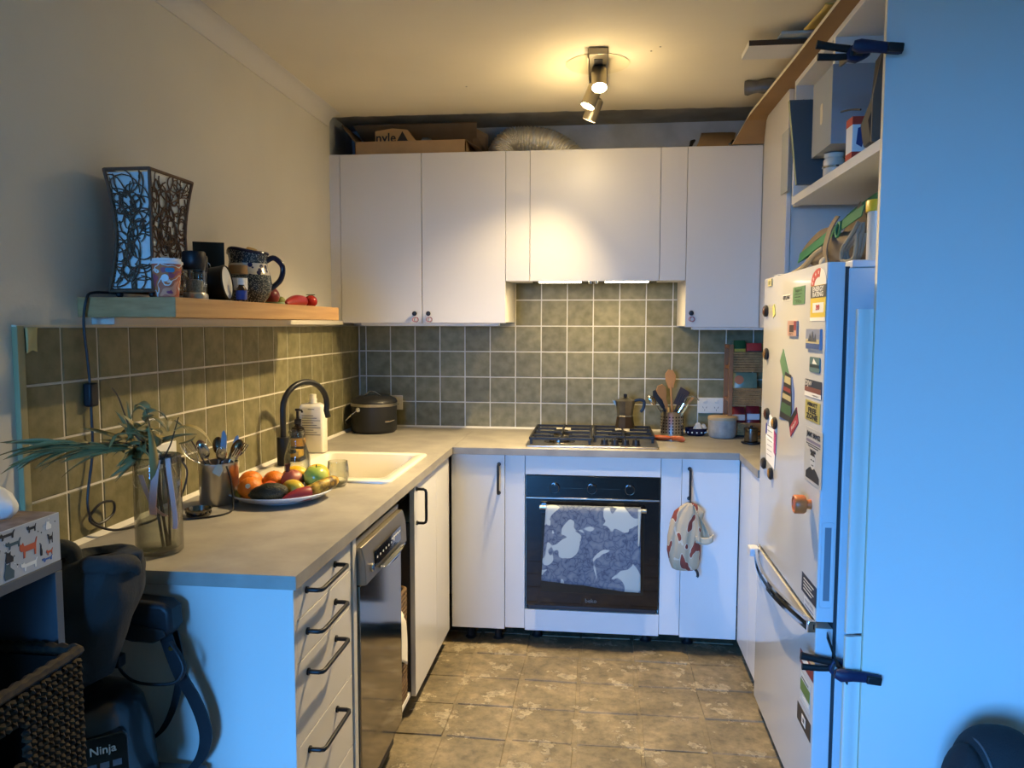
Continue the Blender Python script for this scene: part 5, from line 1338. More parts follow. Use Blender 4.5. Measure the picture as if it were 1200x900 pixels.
paddle((ux + 0.01, uy + 0.01, zu), (ux - 0.006, uy + 0.02, zu + 0.235), 'tall pale wooden spatula with a scooped edge, highest in the holder', [(-0.012, -0.01), (0.012, -0.01), (0.020, 0.02), (0.026, 0.03), (0.026, 0.055), (0.014, 0.080), (-0.008, 0.084), (-0.024, 0.066), (-0.026, 0.035)][::1], WOOD)
t = paddle((ux + 0.02, uy, zu), (ux - 0.045, uy - 0.03, zu + 0.185), 'honey-coloured wooden spoon leaning left in the holder', [(-0.007, -0.06), (0.007, -0.06), (0.010, -0.01), (0.022, 0.02), (0.024, 0.045), (0.014, 0.064), (-0.010, 0.064), (-0.024, 0.045), (-0.022, 0.02), (-0.010, -0.01)], WOOD, 0.007, 'wooden_spoon', 'spoon')
paddle((ux + 0.02, uy - 0.02, zu), (ux - 0.060, uy + 0.0, zu + 0.165), 'black plastic ladle behind the wooden spoon', [(-0.008, -0.04), (0.008, -0.04), (0.020, 0.015), (0.022, 0.04), (0.010, 0.058), (-0.012, 0.058), (-0.022, 0.035)], BLACKP, 0.006, 'ladle', 'ladle')
paddle((ux - 0.03, uy, zu), (ux + 0.028, uy - 0.01, zu + 0.150), 'dark slotted turner leaning right in the holder', [(-0.024, -0.005), (0.022, -0.005), (0.032, 0.075), (-0.022, 0.085)], DKW, 0.004, 'turner', 'turner', (-0.012, 0.0, 0.012))
paddle((ux - 0.03, uy - 0.01, zu), (ux + 0.090, uy + 0.01, zu + 0.165), 'thin wooden stick leaning far right in the holder', [(-0.005, -0.03), (0.005, -0.03), (0.005, 0.02), (-0.005, 0.02)], WOOD, 0.008, 'stirrer', 'stirrer')
stick((ux + 0.03, uy, zu), (ux - 0.085, uy - 0.02, zu + 0.150), 'steel spoon with red marks leaning left from the holder', 'spoon', 'spoon', 'spoon', grp=G)
t = stick((ux - 0.03, uy - 0.02, zu), (ux + 0.060, uy - 0.02, zu + 0.165), 'shiny steel tongs bending right out of the holder', 'tongs', 'tongs', None, CHROME, 0.004, grp=G)
MB().tube(smooth_path([(ux + 0.055, uy - 0.02, zu + 0.155), (ux + 0.070, uy - 0.02, zu + 0.183), (ux + 0.100, uy - 0.02, zu + 0.188), (ux + 0.128, uy - 0.02, zu + 0.170)], 5), [0.006, 0.006, 0.006, 0.006, 0.006, 0.0055, 0.005, 0.005, 0.005, 0.005, 0.0045, 0.004, 0.004, 0.004, 0.003, 0.003], 8).build('tongs_end', CHROME, t)
stick((ux - 0.02, uy - 0.03, zu), (ux + 0.075, uy - 0.035, zu + 0.150), 'pale green-tipped brush leaning right at the front of the holder', 'pastry_brush', 'brush', None, mat('brush_pale', S(170, 170, 130), 0.6), 0.0055, grp=G)
stick((ux, uy - 0.04, zu), (ux - 0.022, uy - 0.045, zu + 0.135), 'short yellow wooden scraper at the front of the holder', 'wooden_scraper', 'utensil', None, mat('yellow_wood', S(206, 158, 82), 0.5), 0.006, grp=G)
# --- spoon rest
t = thing('spoon_rest', 'glazed orange spoon rest lying beside the hob', 'spoon rest', (1.61, -0.33, ZC))
def srest(u, v):
    a = 2 * PI * u
    lx = 0.052 + 0.0 * v; x = -0.015 + 0.06 * math.cos(a) * v; y = 0.032 * math.sin(a) * v * (1 - 0.25 * math.cos(a))
    return Matrix.Translation((1.600, -0.325, ZC)) @ Matrix.Rotation(-0.55, 4, 'Z') @ Vector((x, y, 0.003 + 0.016 * v ** 3))
TERR = mat('orange_glaze', S(176, 84, 42), 0.3, var=0.15, vscale=20)
MB().grid(srest, 28, 6, True).build('bowl', TERR, t, solid=0.004, sub=1)
MB(Matrix.Translation((1.600, -0.325, ZC)) @ Matrix.Rotation(-0.55, 4, 'Z')).tube([(0.035, 0, 0.014), (0.060, 0.0, 0.016), (0.085, 0.0, 0.013), (0.098, 0, 0.011)], [0.012, 0.012, 0.015, 0.008], 12, flat=0.6).build('handle', TERR, t)
# --- garlic bowl
t = thing('small_bowl', 'small navy bowl with white spots holding garlic', 'bowl', (1.762, -0.145, ZC))
MB().lathe([(0, 0.001), (0.036, 0.001), (0.046, 0.012), (0.052, 0.034), (0.0525, 0.038), (0.050, 0.037), (0.043, 0.014), (0, 0.008)], (1.765, -0.130, ZC), 32, sq=(1.08, 0.9)).build('bowl', NAVY, t, smooth=60)
for k in range(7):
    a = PI + PI * (k + 0.5) / 7
    MB(Matrix.Translation((1.765 + 0.0525 * math.cos(a), -0.130 + 0.0437 * math.sin(a), ZC + 0.018))).ell((0, 0, 0), 0.004, 0.0025, 0.004, 8, 6).build('spot', PAPERW, t)
GAR = mat('garlic_skin', S(214, 204, 186), 0.6, var=0.08, vscale=30)
for k, (gx, gy, gz, r, lab) in enumerate(((1.772, -0.150, ZC + 0.030, 0.024, 'garlic bulb on the left of the small navy bowl'), (1.802, -0.125, ZC + 0.030, 0.018, 'smaller garlic bulb on the right of the navy bowl'))):
    o = MB().ell((gx, gy, gz), r, r, r, 24, 14, fn=lambda d: (1 + 0.07 * math.cos(7 * math.atan2(d.y, d.x))) * (1 + 0.45 * max(0, d.z - 0.8) / 0.2)).build('garlic', GAR)
    tag(o, lab, 'garlic', 'garlic bulbs in the navy bowl')
# --- stone pot with lid
t = thing('stone_pot', 'round pale stone pot with wooden lid right of the garlic', 'pot', (1.878, -0.19, ZC))
STN = mat('stone', S(168, 162, 150), 0.5, col2=S(140, 138, 130), vscale=26, detail=6)
MB().lathe([(0, 0.001), (0.056, 0.001), (0.064, 0.008), (0.0675, 0.03), (0.0675, 0.088)], (1.884, -0.185, ZC), 40).build('pot_body', STN, t)
MB().lathe([(0.0685, 0.088), (0.069, 0.091), (0.0685, 0.102), (0.066, 0.104), (0, 0.105)], (1.884, -0.185, ZC), 40).build('lid', mat('lid_pale_wood', S(186, 158, 116), 0.5, var=0.1, vscale=12), t)
# --- steel coffee dripper
t = thing('coffee_filter', 'small steel coffee filter cup on a black saucer by the fridge', 'coffee filter', (1.985, -0.37, ZC))
MB().lathe([(0, 0.001), (0.040, 0.001), (0.043, 0.004), (0.043, 0.008), (0, 0.009)], (1.985, -0.375, ZC), 30).build('saucer', BLACKP, t)
MB().lathe([(0, 0.0095), (0.030, 0.0095), (0.031, 0.012), (0.031, 0.062), (0.033, 0.064), (0.033, 0.072), (0.024, 0.076), (0, 0.078)], (1.985, -0.375, ZC), 30).build('cup', STEELD, t)
MB().tube([(2.016, -0.375, ZC + 0.058), (2.034, -0.375, ZC + 0.055), (2.034, -0.375, ZC + 0.028), (2.016, -0.375, ZC + 0.024)], 0.0025, 7).build('handle', STEELD, t)
MB().lathe([(0.005, 0.077), (0.007, 0.083), (0, 0.086)], (1.985, -0.375, ZC), 12).build('knob', STEELD, t)
# --- spice rack
RW = mat('rack_wood', S(138, 92, 52), 0.5, var=0.15, vscale=20)
WB = mat('rack_wicker', S(158, 120, 76), 0.7, var=0.25, vscale=40, bump=0.6, bscale=120)
t = thing('spice_rack', 'brown wooden rack with three wicker baskets of packets by the fridge', 'rack', (2.05, -0.1, ZC))
rx0, rx1, ry0, ry1 = 1.922, 2.22, -0.165, -0.025
for x, y in ((rx0, ry0), (rx1, ry0), (rx0, ry1), (rx1, ry1)):
    MB().box(x - 0.010, x + 0.010, y - 0.008, y + 0.008, ZC, 1.365).build('post', RW, t, bev=0.001)
for z in (1.345, 1.245, 1.085, 0.935):
    MB().box(rx0 - 0.006, rx0 + 0.006, ry0 + 0.009, ry1 - 0.009, z, z + 0.016).build('rail', RW, t)
for z0, z1 in ((1.232, 1.330), (1.066, 1.152), (0.922, 0.982)):
    b = MB()
    nrow = 8
    for k in range(nrow):
        z = z0 + (z1 - z0) * (k + 0.5) / nrow
        b.tube([(rx0 + 0.012 + (rx1 - rx0 - 0.024) * i / 36, ry0 + 0.004 + 0.0022 * math.sin(PI * i + k * PI), z) for i in range(37)], (z1 - z0) / nrow * 0.56, 5)
    b.build('basket_front', WB, t, kind='stuff')
    MB().box(rx0 + 0.012, rx1 - 0.012, ry0 + 0.008, ry1, z0, z0 + 0.006).box(rx0 + 0.012, rx1 - 0.012, ry0 + 0.006, ry0 + 0.009, z0, z1 - 0.004).build('basket_tray', WB, t)
def packet(x0, x1, y0, y1, z0, z1, m, lab, band=None, lean=0.0):
    t = thing('food_packet', lab, 'packet', ((x0+x1)/2, (y0+y1)/2, z0), 'packets in the spice rack')
    def fn(u, v):
        a = 2 * PI * u
        w = (x1 - x0) / 2; d = (y1 - y0) / 2
        pinch = 1 - 0.75 * max(0, v - 0.7) / 0.3
        k = 0.9 + 0.1 * math.sin(6 * u * PI + v * 9)
        return Vector(((x0+x1)/2 + lean * v + w * max(-1, min(1, 1.25 * math.cos(a))) * (1 - 0.06 * v), (y0+y1)/2 + d * math.sin(a) * pinch * k, z0 + (z1 - z0) * v))
    MB().grid(fn, 20, 8, True).build('pouch', m, t)
    if band:
        MB().box(x0 + 0.004 + lean * 0.6, x1 - 0.004 + lean * 0.6, y0 - 0.003, y0 + 0.004, z0 + (z1-z0) * 0.50, z0 + (z1-z0) * 0.72).build('printed_band', band, t)
    return t
PM = lambda n, c: mat(n, c, 0.3, var=0.12, vscale=30)
packet(1.938, 1.998, -0.135, -0.08, 1.240, 1.385, PM('pk_green', S(46, 86, 50)), 'green and yellow packet standing in the top basket of the rack', mat('pk_yellow', S(206, 164, 50), 0.4))
packet(2.000, 2.075, -0.145, -0.08, 1.240, 1.372, PM('pk_red', S(206, 66, 60)), 'bright red packet standing in the top basket of the rack', mat('pk_dark', S(60, 40, 44), 0.4), 0.0)
pk_ = packet(1.940, 2.060, -0.130, -0.07, 1.074, 1.226, PM('pk_sage', S(130, 136, 106)), 'grey-green packet with an orange spot in the middle basket', None)
o = MB().lathe([(0.022, 0), (0.022, 0.001), (0, 0.001)], (1.968, -0.1322, 1.192), 20, 'y').build('printed_disc', mat('pk_orange', S(196, 110, 66), 0.5), pk_)
packet(1.936, 2.004, -0.135, -0.07, 0.930, 1.055, PM('pk_maroon', S(120, 36, 38)), 'maroon packet in the bottom basket of the rack', mat('pk_white', S(190, 176, 166), 0.4))
packet(2.008, 2.075, -0.125, -0.07, 0.930, 1.060, PM('pk_red2', S(140, 34, 34)), 'dark red packet with a white panel in the bottom basket', mat('pk_white2', S(206, 196, 190), 0.4))
# ================================================================== cloths
def towel_mat():
    m = bpy.data.materials.new('floral_towel'); m.use_nodes = True
    nt = m.node_tree; b = nt.nodes['Principled BSDF']; b.inputs['Roughness'].default_value = 0.9
    tc = nt.nodes.new('ShaderNodeTexCoord')
    n = nt.nodes.new('ShaderNodeTexNoise'); n.inputs['Scale'].default_value = 8.5; n.inputs['Detail'].default_value = 1.6; n.inputs['Distortion'].default_value = 0.6
    nt.links.new(tc.outputs['Object'], n.inputs['Vector'])
    r = nt.nodes.new('ShaderNodeValToRGB'); e = r.color_ramp.elements
    e[0].position = 0.56; e[0].color = (0, 0, 0, 1); e[1].position = 0.572; e[1].color = (1, 1, 1, 1)
    nt.links.new(n.outputs['Fac'], r.inputs[0])
    v = nt.nodes.new('ShaderNodeTexVoronoi'); v.feature = 'DISTANCE_TO_EDGE'; v.inputs['Scale'].default_value = 26
    nd = nt.nodes.new('ShaderNodeTexNoise'); nd.inputs['Scale'].default_value = 18
    nt.links.new(tc.outputs['Object'], nd.inputs['Vector'])
    mxv = nt.nodes.new('ShaderNodeMix'); mxv.data_type = 'VECTOR'; mxv.inputs[0].default_value = 0.12
    nt.links.new(tc.outputs['Object'], mxv.inputs[4]); nt.links.new(nd.outputs['Color'], mxv.inputs[5])
    nt.links.new(mxv.outputs[1], v.inputs['Vector'])
    r2 = nt.nodes.new('ShaderNodeValToRGB'); e = r2.color_ramp.elements
    e[0].position = 0.0; e[0].color = S(66, 76, 96); e[1].position = 0.5; e[1].color = S(122, 128, 134)
    q = e.new(0.07); q.color = S(96, 106, 122)
    nt.links.new(v.outputs['Distance'], r2.inputs[0])
    mx = nt.nodes.new('ShaderNodeMix'); mx.data_type = 'RGBA'
    nt.links.new(r.outputs[0], mx.inputs[0]); nt.links.new(r2.outputs[0], mx.inputs[6]); mx.inputs[7].default_value = S(176, 182, 176)
    nt.links.new(mx.outputs[2], b.inputs['Base Color'])
    n3 = nt.nodes.new('ShaderNodeTexNoise'); n3.inputs['Scale'].default_value = 500
    nt.links.new(tc.outputs['Object'], n3.inputs['Vector'])
    bp = nt.nodes.new('ShaderNodeBump'); bp.inputs['Strength'].default_value = 0.3; bp.inputs['Distance'].default_value = 0.002
    nt.links.new(n3.outputs['Fac'], bp.inputs['Height']); nt.links.new(bp.outputs[0], b.inputs['Normal'])
    return m
t = thing('tea_towel', 'grey-blue floral tea towel folded over the oven handle', 'towel', (1.255, -0.68, 0.31))
hz_ = 0.656
def towel(u, v):
    # v 0 = back bottom, over the bar, 1 = front bottom
    x = 1.058 + 0.412 * u
    L1, L2 = 0.20, 0.355
    s = v * (L1 + 0.035 + L2)
    rip = 0.004 * math.sin(u * 11) + 0.003 * math.sin(u * 23 + 1)
    if s < L1:
        y, z = -0.6635, hz_ - 0.004 - (L1 - s) + 0.01
    elif s < L1 + 0.035:
        a = PI * (s - L1) / 0.035
        y, z = -0.676 + 0.0125 * math.cos(a), hz_ + 0.0125 * math.sin(a) + 0.0
    else:
        k = (s - L1 - 0.035) / L2
        y, z = -0.6885 - rip * k - 0.008 * k * (1 - k), hz_ - (L2 - 0.012 + 0.022 * u - 0.02 * (1 - u)) * k
        x += (-0.018 * (1 - u) + 0.004 * u) * k
    return Vector((x, y, z))
MB().grid(towel, 40, 44).build('cloth', towel_mat(), t, solid=0.0025, smooth=80)
MB().grid(lambda u, v: Vector((1.458 + 0.014 * u * (1 - 0.6 * v) + 0.002 * v, -0.6920 - 0.002 * math.sin(3 * u) - 0.008 * v, hz_ + 0.008 - 0.16 * v)), 4, 12).build('folded_edge', mat('towel_edge', S(170, 176, 168), 0.9), t, solid=0.0015)

t = thing('cloth_bag', 'beige cloth bag with red pattern hanging from the cabinet handle', 'bag', (1.70, -0.68, 0.40))
def bag_mat():
    m = bpy.data.materials.new('bag_cloth'); m.use_nodes = True
    nt = m.node_tree; b = nt.nodes['Principled BSDF']; b.inputs['Roughness'].default_value = 0.9
    tc = nt.nodes.new('ShaderNodeTexCoord')
    n = nt.nodes.new('ShaderNodeTexNoise'); n.inputs['Scale'].default_value = 15; n.inputs['Detail'].default_value = 0.8
    mp = nt.nodes.new('ShaderNodeMapping'); mp.inputs['Scale'].default_value = (2.0, 1, 1); mp.inputs['Location'].default_value = (0.35, 0.1, 0.6)
    nt.links.new(tc.outputs['Object'], mp.inputs[0]); nt.links.new(mp.outputs[0], n.inputs['Vector'])
    r = nt.nodes.new('ShaderNodeValToRGB'); r.color_ramp.interpolation = 'CONSTANT'; e = r.color_ramp.elements
    e[0].position = 0; e[0].color = S(176, 162, 136); e[1].position = 0.585; e[1].color = S(128, 62, 50)
    q = e.new(0.555); q.color = S(196, 188, 168)
    nt.links.new(n.outputs['Fac'], r.inputs[0]); nt.links.new(r.outputs[0], b.inputs['Base Color'])
    return m
BGM = bag_mat()
prof_b = [(0.700, 1.678, 0.010, 0.010), (0.690, 1.680, 0.030, 0.018), (0.66, 1.676, 0.062, 0.026), (0.61, 1.662, 0.068, 0.034), (0.55, 1.656, 0.074, 0.038), (0.49, 1.655, 0.073, 0.036), (0.44, 1.660, 0.064, 0.032), (0.41, 1.662, 0.053, 0.024), (0.402, 1.660, 0.036, 0.012)]
def bagpt(u, v):
    k = v * (len(prof_b) - 1); i = min(int(k), len(prof_b) - 2); f = k - i
    a, b = prof_b[i], prof_b[i+1]
    z, xc, hw, hd = [a[j] * (1-f) + b[j] * f for j in range(4)]
    an = 2 * PI * u
    fold = 1 + 0.13 * math.sin(7 * an + 1.5 * v) * (0.5 + 0.5 * math.sin(PI * v)) + 0.07 * math.sin(13 * an + 4 * v)
    return Vector((xc + hw * math.cos(an) * (1 + 0.04 * math.sin(9 * v)), -0.685 - 0.0 + hd * math.sin(an) * fold * 0.9, z))
MB().grid(bagpt, 72, 40, True).build('bag_body', BGM, t, smooth=80)
def flap(u, v):
    x = 1.688 + 0.075 * u * (0.35 + 0.65 * v) + 0.012 * v
    z = 0.690 - 0.145 * v - 0.05 * (u - 0.2) * (1 - v) - 0.02 * math.sin(PI * u) * v * 0.8
    return Vector((x, -0.722 + 0.012 * math.sin(u * 9 + v * 3) + 0.018 * u * v + 0.01 * (1 - v), z))
MB().grid(flap, 24, 20).build('flap', BGM, t, solid=0.002, smooth=80)
MB().grid(lambda u, v: Vector((1.700 + 0.072 * u, -0.728 + 0.008 * math.sin(6 * u), 0.566 - 0.030 * v - 0.012 * math.sin(PI * u) + 0.008 * u)), 14, 4).build('hem', mat('bag_hem', S(188, 176, 150), 0.9), t, solid=0.003)
MB().tube([(1.680, -0.688, 0.795), (1.6795, -0.689, 0.75), (1.679, -0.690, 0.70)], 0.003, 7).build('drawstring', BLACKP, t)
MB().tube(smooth_path([(1.702, -0.69, 0.412), (1.712, -0.70, 0.402), (1.716, -0.70, 0.385), (1.712, -0.70, 0.378)], 4), 0.006, 8).build('strap_end', BLACKP, t)

# basket and cloth in the open bay
BBM = mat('bay_wicker', S(96, 74, 48), 0.7, var=0.3, vscale=50, bump=0.5, bscale=140)
t = thing('storage_basket', 'dark wicker basket standing inside the open base unit', 'basket', (0.36, -1.40, ZB + 0.018))
b = MB()
for k in range(24):
    z = ZB + 0.028 + 0.017 * k
    b.tube([(u, w, z) for u, w in rrect(0.16, 0.592, -1.497, -1.316, 0.03, 4)], 0.0085, 6, True)
b.build('woven_wall', BBM, t, kind='stuff')
MB().box(0.17, 0.555, -1.49, -1.325, ZB + 0.0185, ZB + 0.024).build('base', BBM, t)
t = thing('white_cloth', 'crumpled white cloth hanging over the basket in the open unit', 'cloth', (0.55, -1.42, 0.25))
MB().grid(lambda u, v: Vector((0.606 + 0.008 * math.sin(5 * u + 2 * v) - 0.06 * max(0, 0.25 - v) * 4 * 0.6, -1.490 + (0.105 + 0.035 * v * (1 - v)) * u + 0.012 * math.sin(4 * v), 0.490 - 0.250 * v + 0.03 * math.sin(3 * u) - 0.05 * u * (1 - v))), 16, 20).build('cloth', mat('cloth_white', S(224, 218, 204), 0.9), t, solid=0.004, smooth=80)

# ================================================================== near left corner: bookcase and what is on it
BKM = mat('bookcase_grey', S(84, 88, 94), 0.5)
t = thing('bookcase', 'low open bookcase at the left edge carrying the tissue box', 'bookcase', (0.15, -3.1, 0))
bxf, by1, by0, bzt = 0.300, -2.712, -3.45, 1.024
MB().box(0.0, bxf, by1 - 0.018, by1, 0.0, bzt - 0.019).build('side_panel', BKM, t, bev=0.0008)
MB().box(0.0, bxf, by0, by0 + 0.018, 0.0, bzt - 0.019).build('side_panel', BKM, t, bev=0.0008)
MB().box(0.0, bxf, by0, by1, bzt - 0.018, bzt).build('top_board', BKM, t, bev=0.0008)
for z in (0.600, 0.28, 0.05):
    MB().box(0.01, bxf - 0.005, by0 + 0.019, by1 - 0.019, z, z + 0.018).build('shelf', BKM, t)
MB().box(0.0, 0.006, by0 + 0.019, by1 - 0.019, 0.05, bzt - 0.019).build('back_panel', mat('bookcase_blue', S(40, 52, 84), 0.6), t)
# tissue box with little animals
t = thing('tissue_box', 'patterned tissue box with animal prints on the bookcase', 'tissue box', (0.235, -2.83, bzt))
TBW = mat('tissue_card', S(176, 184, 196), 0.6); 
tz0, tz1 = bzt + 0.0005, bzt + 0.090
MB().box(0.178, 0.2995, -2.945, -2.713, tz0, tz1).build('carton', TBW, t, bev=0.001)
MB().box(0.180, 0.298, -2.943, -2.715, tz1, tz1 + 0.0006).build('top_print', mat('tissue_top', S(150, 134, 124), 0.7, col2=S(120, 104, 96), vscale=40), t)
MB().grid(lambda u, v: Vector((0.215 + 0.045 * u + 0.012 * math.sin(4 * v), -2.90 + 0.115 * u + 0.02 * v, tz1 + 0.002 + (0.080 * max(0.0, 1 - 1.1 * abs(u - 0.45)) + 0.01) * v + 0.004 * math.sin(9 * u))), 10, 10).build('tissue', PAPERW, t, solid=0.001, smooth=80)
AN = {'o': mat('print_orange', S(190, 92, 62), 0.7), 'd': mat('print_dark', S(40, 42, 50), 0.7), 'w': mat('print_white', S(226, 230, 232), 0.7), 't': mat('print_teal', S(66, 90, 104), 0.7), 'b': mat('print_blue', S(66, 104, 176), 0.7)}
def animal(yc, zc, w, h, key, sit=False):
    T = T_face((0.2996, yc, zc), 'right')
    if sit:
        poly = [(-0.35, -0.5), (0.35, -0.5), (0.4, -0.1), (0.1, 0.15), (0.12, 0.45), (0.0, 0.35), (-0.18, 0.36), (-0.28, 0.5), (-0.32, 0.1), (-0.42, -0.2)]
    else:
        poly = [(-0.5, 0.1), (-0.48, 0.42), (-0.40, 0.30), (-0.30, 0.42), (-0.24, 0.2), (0.36, 0.22), (0.46, 0.5), (0.5, 0.48), (0.42, 0.1), (0.40, -0.45), (0.32, -0.45), (0.30, -0.12), (-0.18, -0.12), (-0.22, -0.45), (-0.30, -0.45), (-0.30, -0.08), (-0.42, -0.05)]
    MB(T).prism([(u * w, v * h) for u, v in poly], 0.0002, 0.0008).build('animal_print', AN[key], t, smooth=0)
for a in ((-2.792, bzt + 0.045, 0.042, 0.032, 'o'), (-2.792, bzt + 0.016, 0.040, 0.018, 'w'), (-2.742, bzt + 0.024, 0.016, 0.012, 'o'), (-2.826, bzt + 0.062, 0.034, 0.016, 't'), (-2.840, bzt + 0.080, 0.036, 0.014, 'd'), (-2.738, bzt + 0.048, 0.012, 0.020, 'd'), (-2.748, bzt + 0.013, 0.026, 0.009, 'b'), (-2.783, bzt + 0.078, 0.022, 0.014, 'd'), (-2.87, bzt + 0.05, 0.03, 0.02, 'd')):
    animal(*a)
for a in ((-2.838, bzt + 0.020, 0.028, 0.030, 't', True), (-2.742, bzt + 0.074, 0.018, 0.016, 'w', True), (-2.836, bzt + 0.043, 0.022, 0.020, 'd', True), (-2.762, bzt + 0.034, 0.006, 0.022, 'd', True)):
    animal(*a)
for k in range(22):
    yy, zz = rl.uniform(-2.87, -2.722), bzt + rl.uniform(0.008, 0.085)
    MB(T_face((0.2996, yy, zz), 'right')).lathe([(0.0012, 0.0), (0.0012, 0.0004), (0, 0.0004)], (0, 0, 0), 7).build('dot_print', AN['d' if k % 2 else 'w'], t)
# wicker basket sticking out of the bookcase
WKB = mat('seagrass_dark', S(27, 22, 17), 0.75, col2=S(60, 48, 30), vscale=70)
t = thing('seagrass_basket', 'dark woven basket on the bookcase shelf at the lower left edge', 'basket', (0.2, -2.95, 0.618))
wx0, wx1, wy0, wy1, wz0, wz1 = 0.07, 0.352, -3.10, -2.746, 0.6195, 0.868
rb_ = random.Random(3)
def braid(path_pts, r, n, name, amp=0.004):
    """rope-like row: knotted bumps along a straight line"""
    mb = MB()
    a, b = Vector(path_pts[0]), Vector(path_pts[1])
    d = (b - a); L = d.length; d.normalize()
    return a, d, L
rowh = 0.0125
wv = MB()
nrow = int((wz1 - wz0) / rowh)
for k in range(nrow):
    z = wz0 + rowh * (k + 0.5)
    segs = [((wx1, wy0), (wx1, wy1)), ((wx1, wy1), (wx0, wy1)), ((wx0, wy1), (wx0, wy0))]
    for (xa, ya), (xb, yb) in segs:
        a, b = Vector((xa, ya, z)), Vector((xb, yb, z))
        L = (b - a).length; n = max(4, int(L / 0.013)); d = (b - a) / n
        nrm = Vector((d.y, -d.x, 0)).normalized()
        for i in range(n):
            if xa == xb == wx1 and (wz0 + 0.13 < z < wz0 + 0.185) and (-3.02 < ya + d.y * (i + 0.5) < -2.885): continue
            c0 = a + d * (i + 0.02); c1 = a + d * (i + 0.98)
            zz = 0.0035 * (1 if (i + k) % 2 else -1)
            wv.tube([c0 - Vector((0, 0, zz)) , (c0 + c1) / 2 + nrm * (0.004 + 0.003 * rb_.random()), c1 + Vector((0, 0, zz))], [0.0042, 0.0062, 0.0042], 5)
wv.build('woven_wall', WKB, t, kind='stuff')
rim = MB()
pts = []
for (xa, ya), (xb, yb) in (((wx1, wy0), (wx1, wy1)), ((wx1, wy1), (wx0, wy1)), ((wx0, wy1), (wx0, wy0)), ((wx0, wy0), (wx1, wy0))):
    n = 26
    for i in range(n): pts.append((xa + (xb - xa) * i / n, ya + (yb - ya) * i / n, wz1 + 0.002 * (i % 2)))
rim.tube(pts, [0.009 + 0.002 * (i % 2) for i in range(len(pts))], 7, True)
rim.build('rim', WKB, t)
MB().box(wx0 + 0.004, wx1 - 0.006, wy0, wy1 - 0.006, wz0, wz0 + 0.006).box(wx0 - 0.004, wx0 + 0.002, wy0, wy1, wz0, wz1).box(wx0, wx1 - 0.007, wy1 - 0.008, wy1 - 0.004, wz0, wz1 - 0.01).build('lining', mat('basket_inside', S(26, 22, 18), 0.9), t)
# low stool carrying the air fryer
t = thing('step_stool', 'grey step stool below the black air fryer at the bottom left', 'stool', (0.30, -2.57, 0))
MB().box(0.03, 0.42, -2.700, -2.432, 0.44, 0.47).build('seat', mat('stool_grey', S(110, 116, 122), 0.6), t, bev=0.004)
for x in (0.05, 0.37):
    for y in (-2.68, -2.47):
        MB().box(x, x + 0.03, y, y + 0.03, 0, 0.4395).build('leg', mat('stool_leg', S(90, 94, 100), 0.6), t, bev=0.002)
t = thing('air_fryer', 'black rounded air fryer with touch buttons beside the woven basket', 'air fryer', (0.24, -2.57, 0.4705))
fx, fy = 0.215, -2.572
AFB = mat('fryer_black', S(20, 21, 24), 0.3, coat=0.3)
rg = lambda d, r, s=1.0: rrect(fx - 0.128 * s + d, fx + 0.128 * s - d, fy - 0.118 * s + d, fy + 0.118 * s - d, r)
loft([(rg(0, 0.05), 0.4705), (rg(0, 0.06), 0.50), (rg(0.004, 0.07), 0.60), (rg(0.014, 0.075), 0.665), (rg(0.030, 0.075), 0.690), (rg(0.055, 0.06), 0.699), (rg(0.10, 0.01), 0.701)]).build('housing', AFB, t, smooth=60)
MB().lathe([(0.055, 0.7005), (0.057, 0.703), (0.053, 0.704), (0.052, 0.702), (0, 0.702)], (fx - 0.01, fy, 0), 30).build('lid_ring', BLACKP, t)
q = Vector((0.62, -0.74, 0.26)).normalized().to_track_quat('Z', 'Y').to_matrix()
fpn = Vector((0.62, -0.76, 0.14)).normalized(); fu = Vector((0.775, 0.632, 0.0)).normalized(); fv = fpn.cross(fu).normalized()
Tp = Matrix((fu, fv, fpn)).transposed().to_4x4(); Tp.translation = Vector((fx + 0.108, fy - 0.080, 0.578))
pn = MB(Tp).prism(rrect(-0.045, 0.045, -0.075, 0.075, 0.014), -0.03, 0.016).build('control_panel', BLKGLASS, t, bev=0.003)
lettering('Ninja', 0.022, Tp @ Matrix.Translation((0.0, 0.048, 0.0165)), PAPERW, pn, bold=0.0004)
PR = mat('fryer_print', S(110, 116, 124), 0.5)
for r in range(3):
    for c_ in range(3):
        MB(Tp).box(-0.028 + 0.022 * c_, -0.012 + 0.022 * c_, 0.012 - 0.026 * r, 0.024 - 0.026 * r, 0.0165, 0.0168).build('touch_key', PR, pn)
# backpack stuffed between bookcase and cabinet end
BPM = mat('backpack_canvas', S(44, 46, 46), 0.85, var=0.2, vscale=14, bump=0.15, bscale=120)
t = thing('backpack', 'dark crumpled backpack wedged between bookcase and cabinet end', 'backpack', (0.26, -2.57, 0.72))
bpr = [(0.715, 0.195, 0.050, 0.055), (0.74, 0.205, 0.085, 0.075), (0.82, 0.225, 0.095, 0.095), (0.90, 0.250, 0.096, 0.10), (0.96, 0.268, 0.092, 0.092), (0.990, 0.272, 0.084, 0.075), (0.998, 0.272, 0.060, 0.05), (0.985, 0.270, 0.03, 0.03)]
def bppt(u, v):
    k = v * (len(bpr) - 1); i = min(int(k), len(bpr) - 2); f = k - i
    a, b = bpr[i], bpr[i+1]
    z, xc, hw, hd = [a[j] * (1-f) + b[j] * f for j in range(4)]
    an = 2 * PI * u
    cr = 1 + 0.10 * noise.noise(Vector((3 * math.cos(an), 3 * math.sin(an), v * 6))) + 0.04 * math.sin(5 * an + 10 * v)
    x = xc + hw * math.cos(an) * cr
    return Vector((x, -2.572 + hd * math.sin(an) * cr * 0.95, z + 0.35 * (x - 0.27) * v * 0.35))
MB().grid(bppt, 56, 36, True).build('bag_body', BPM, t, smooth=80)
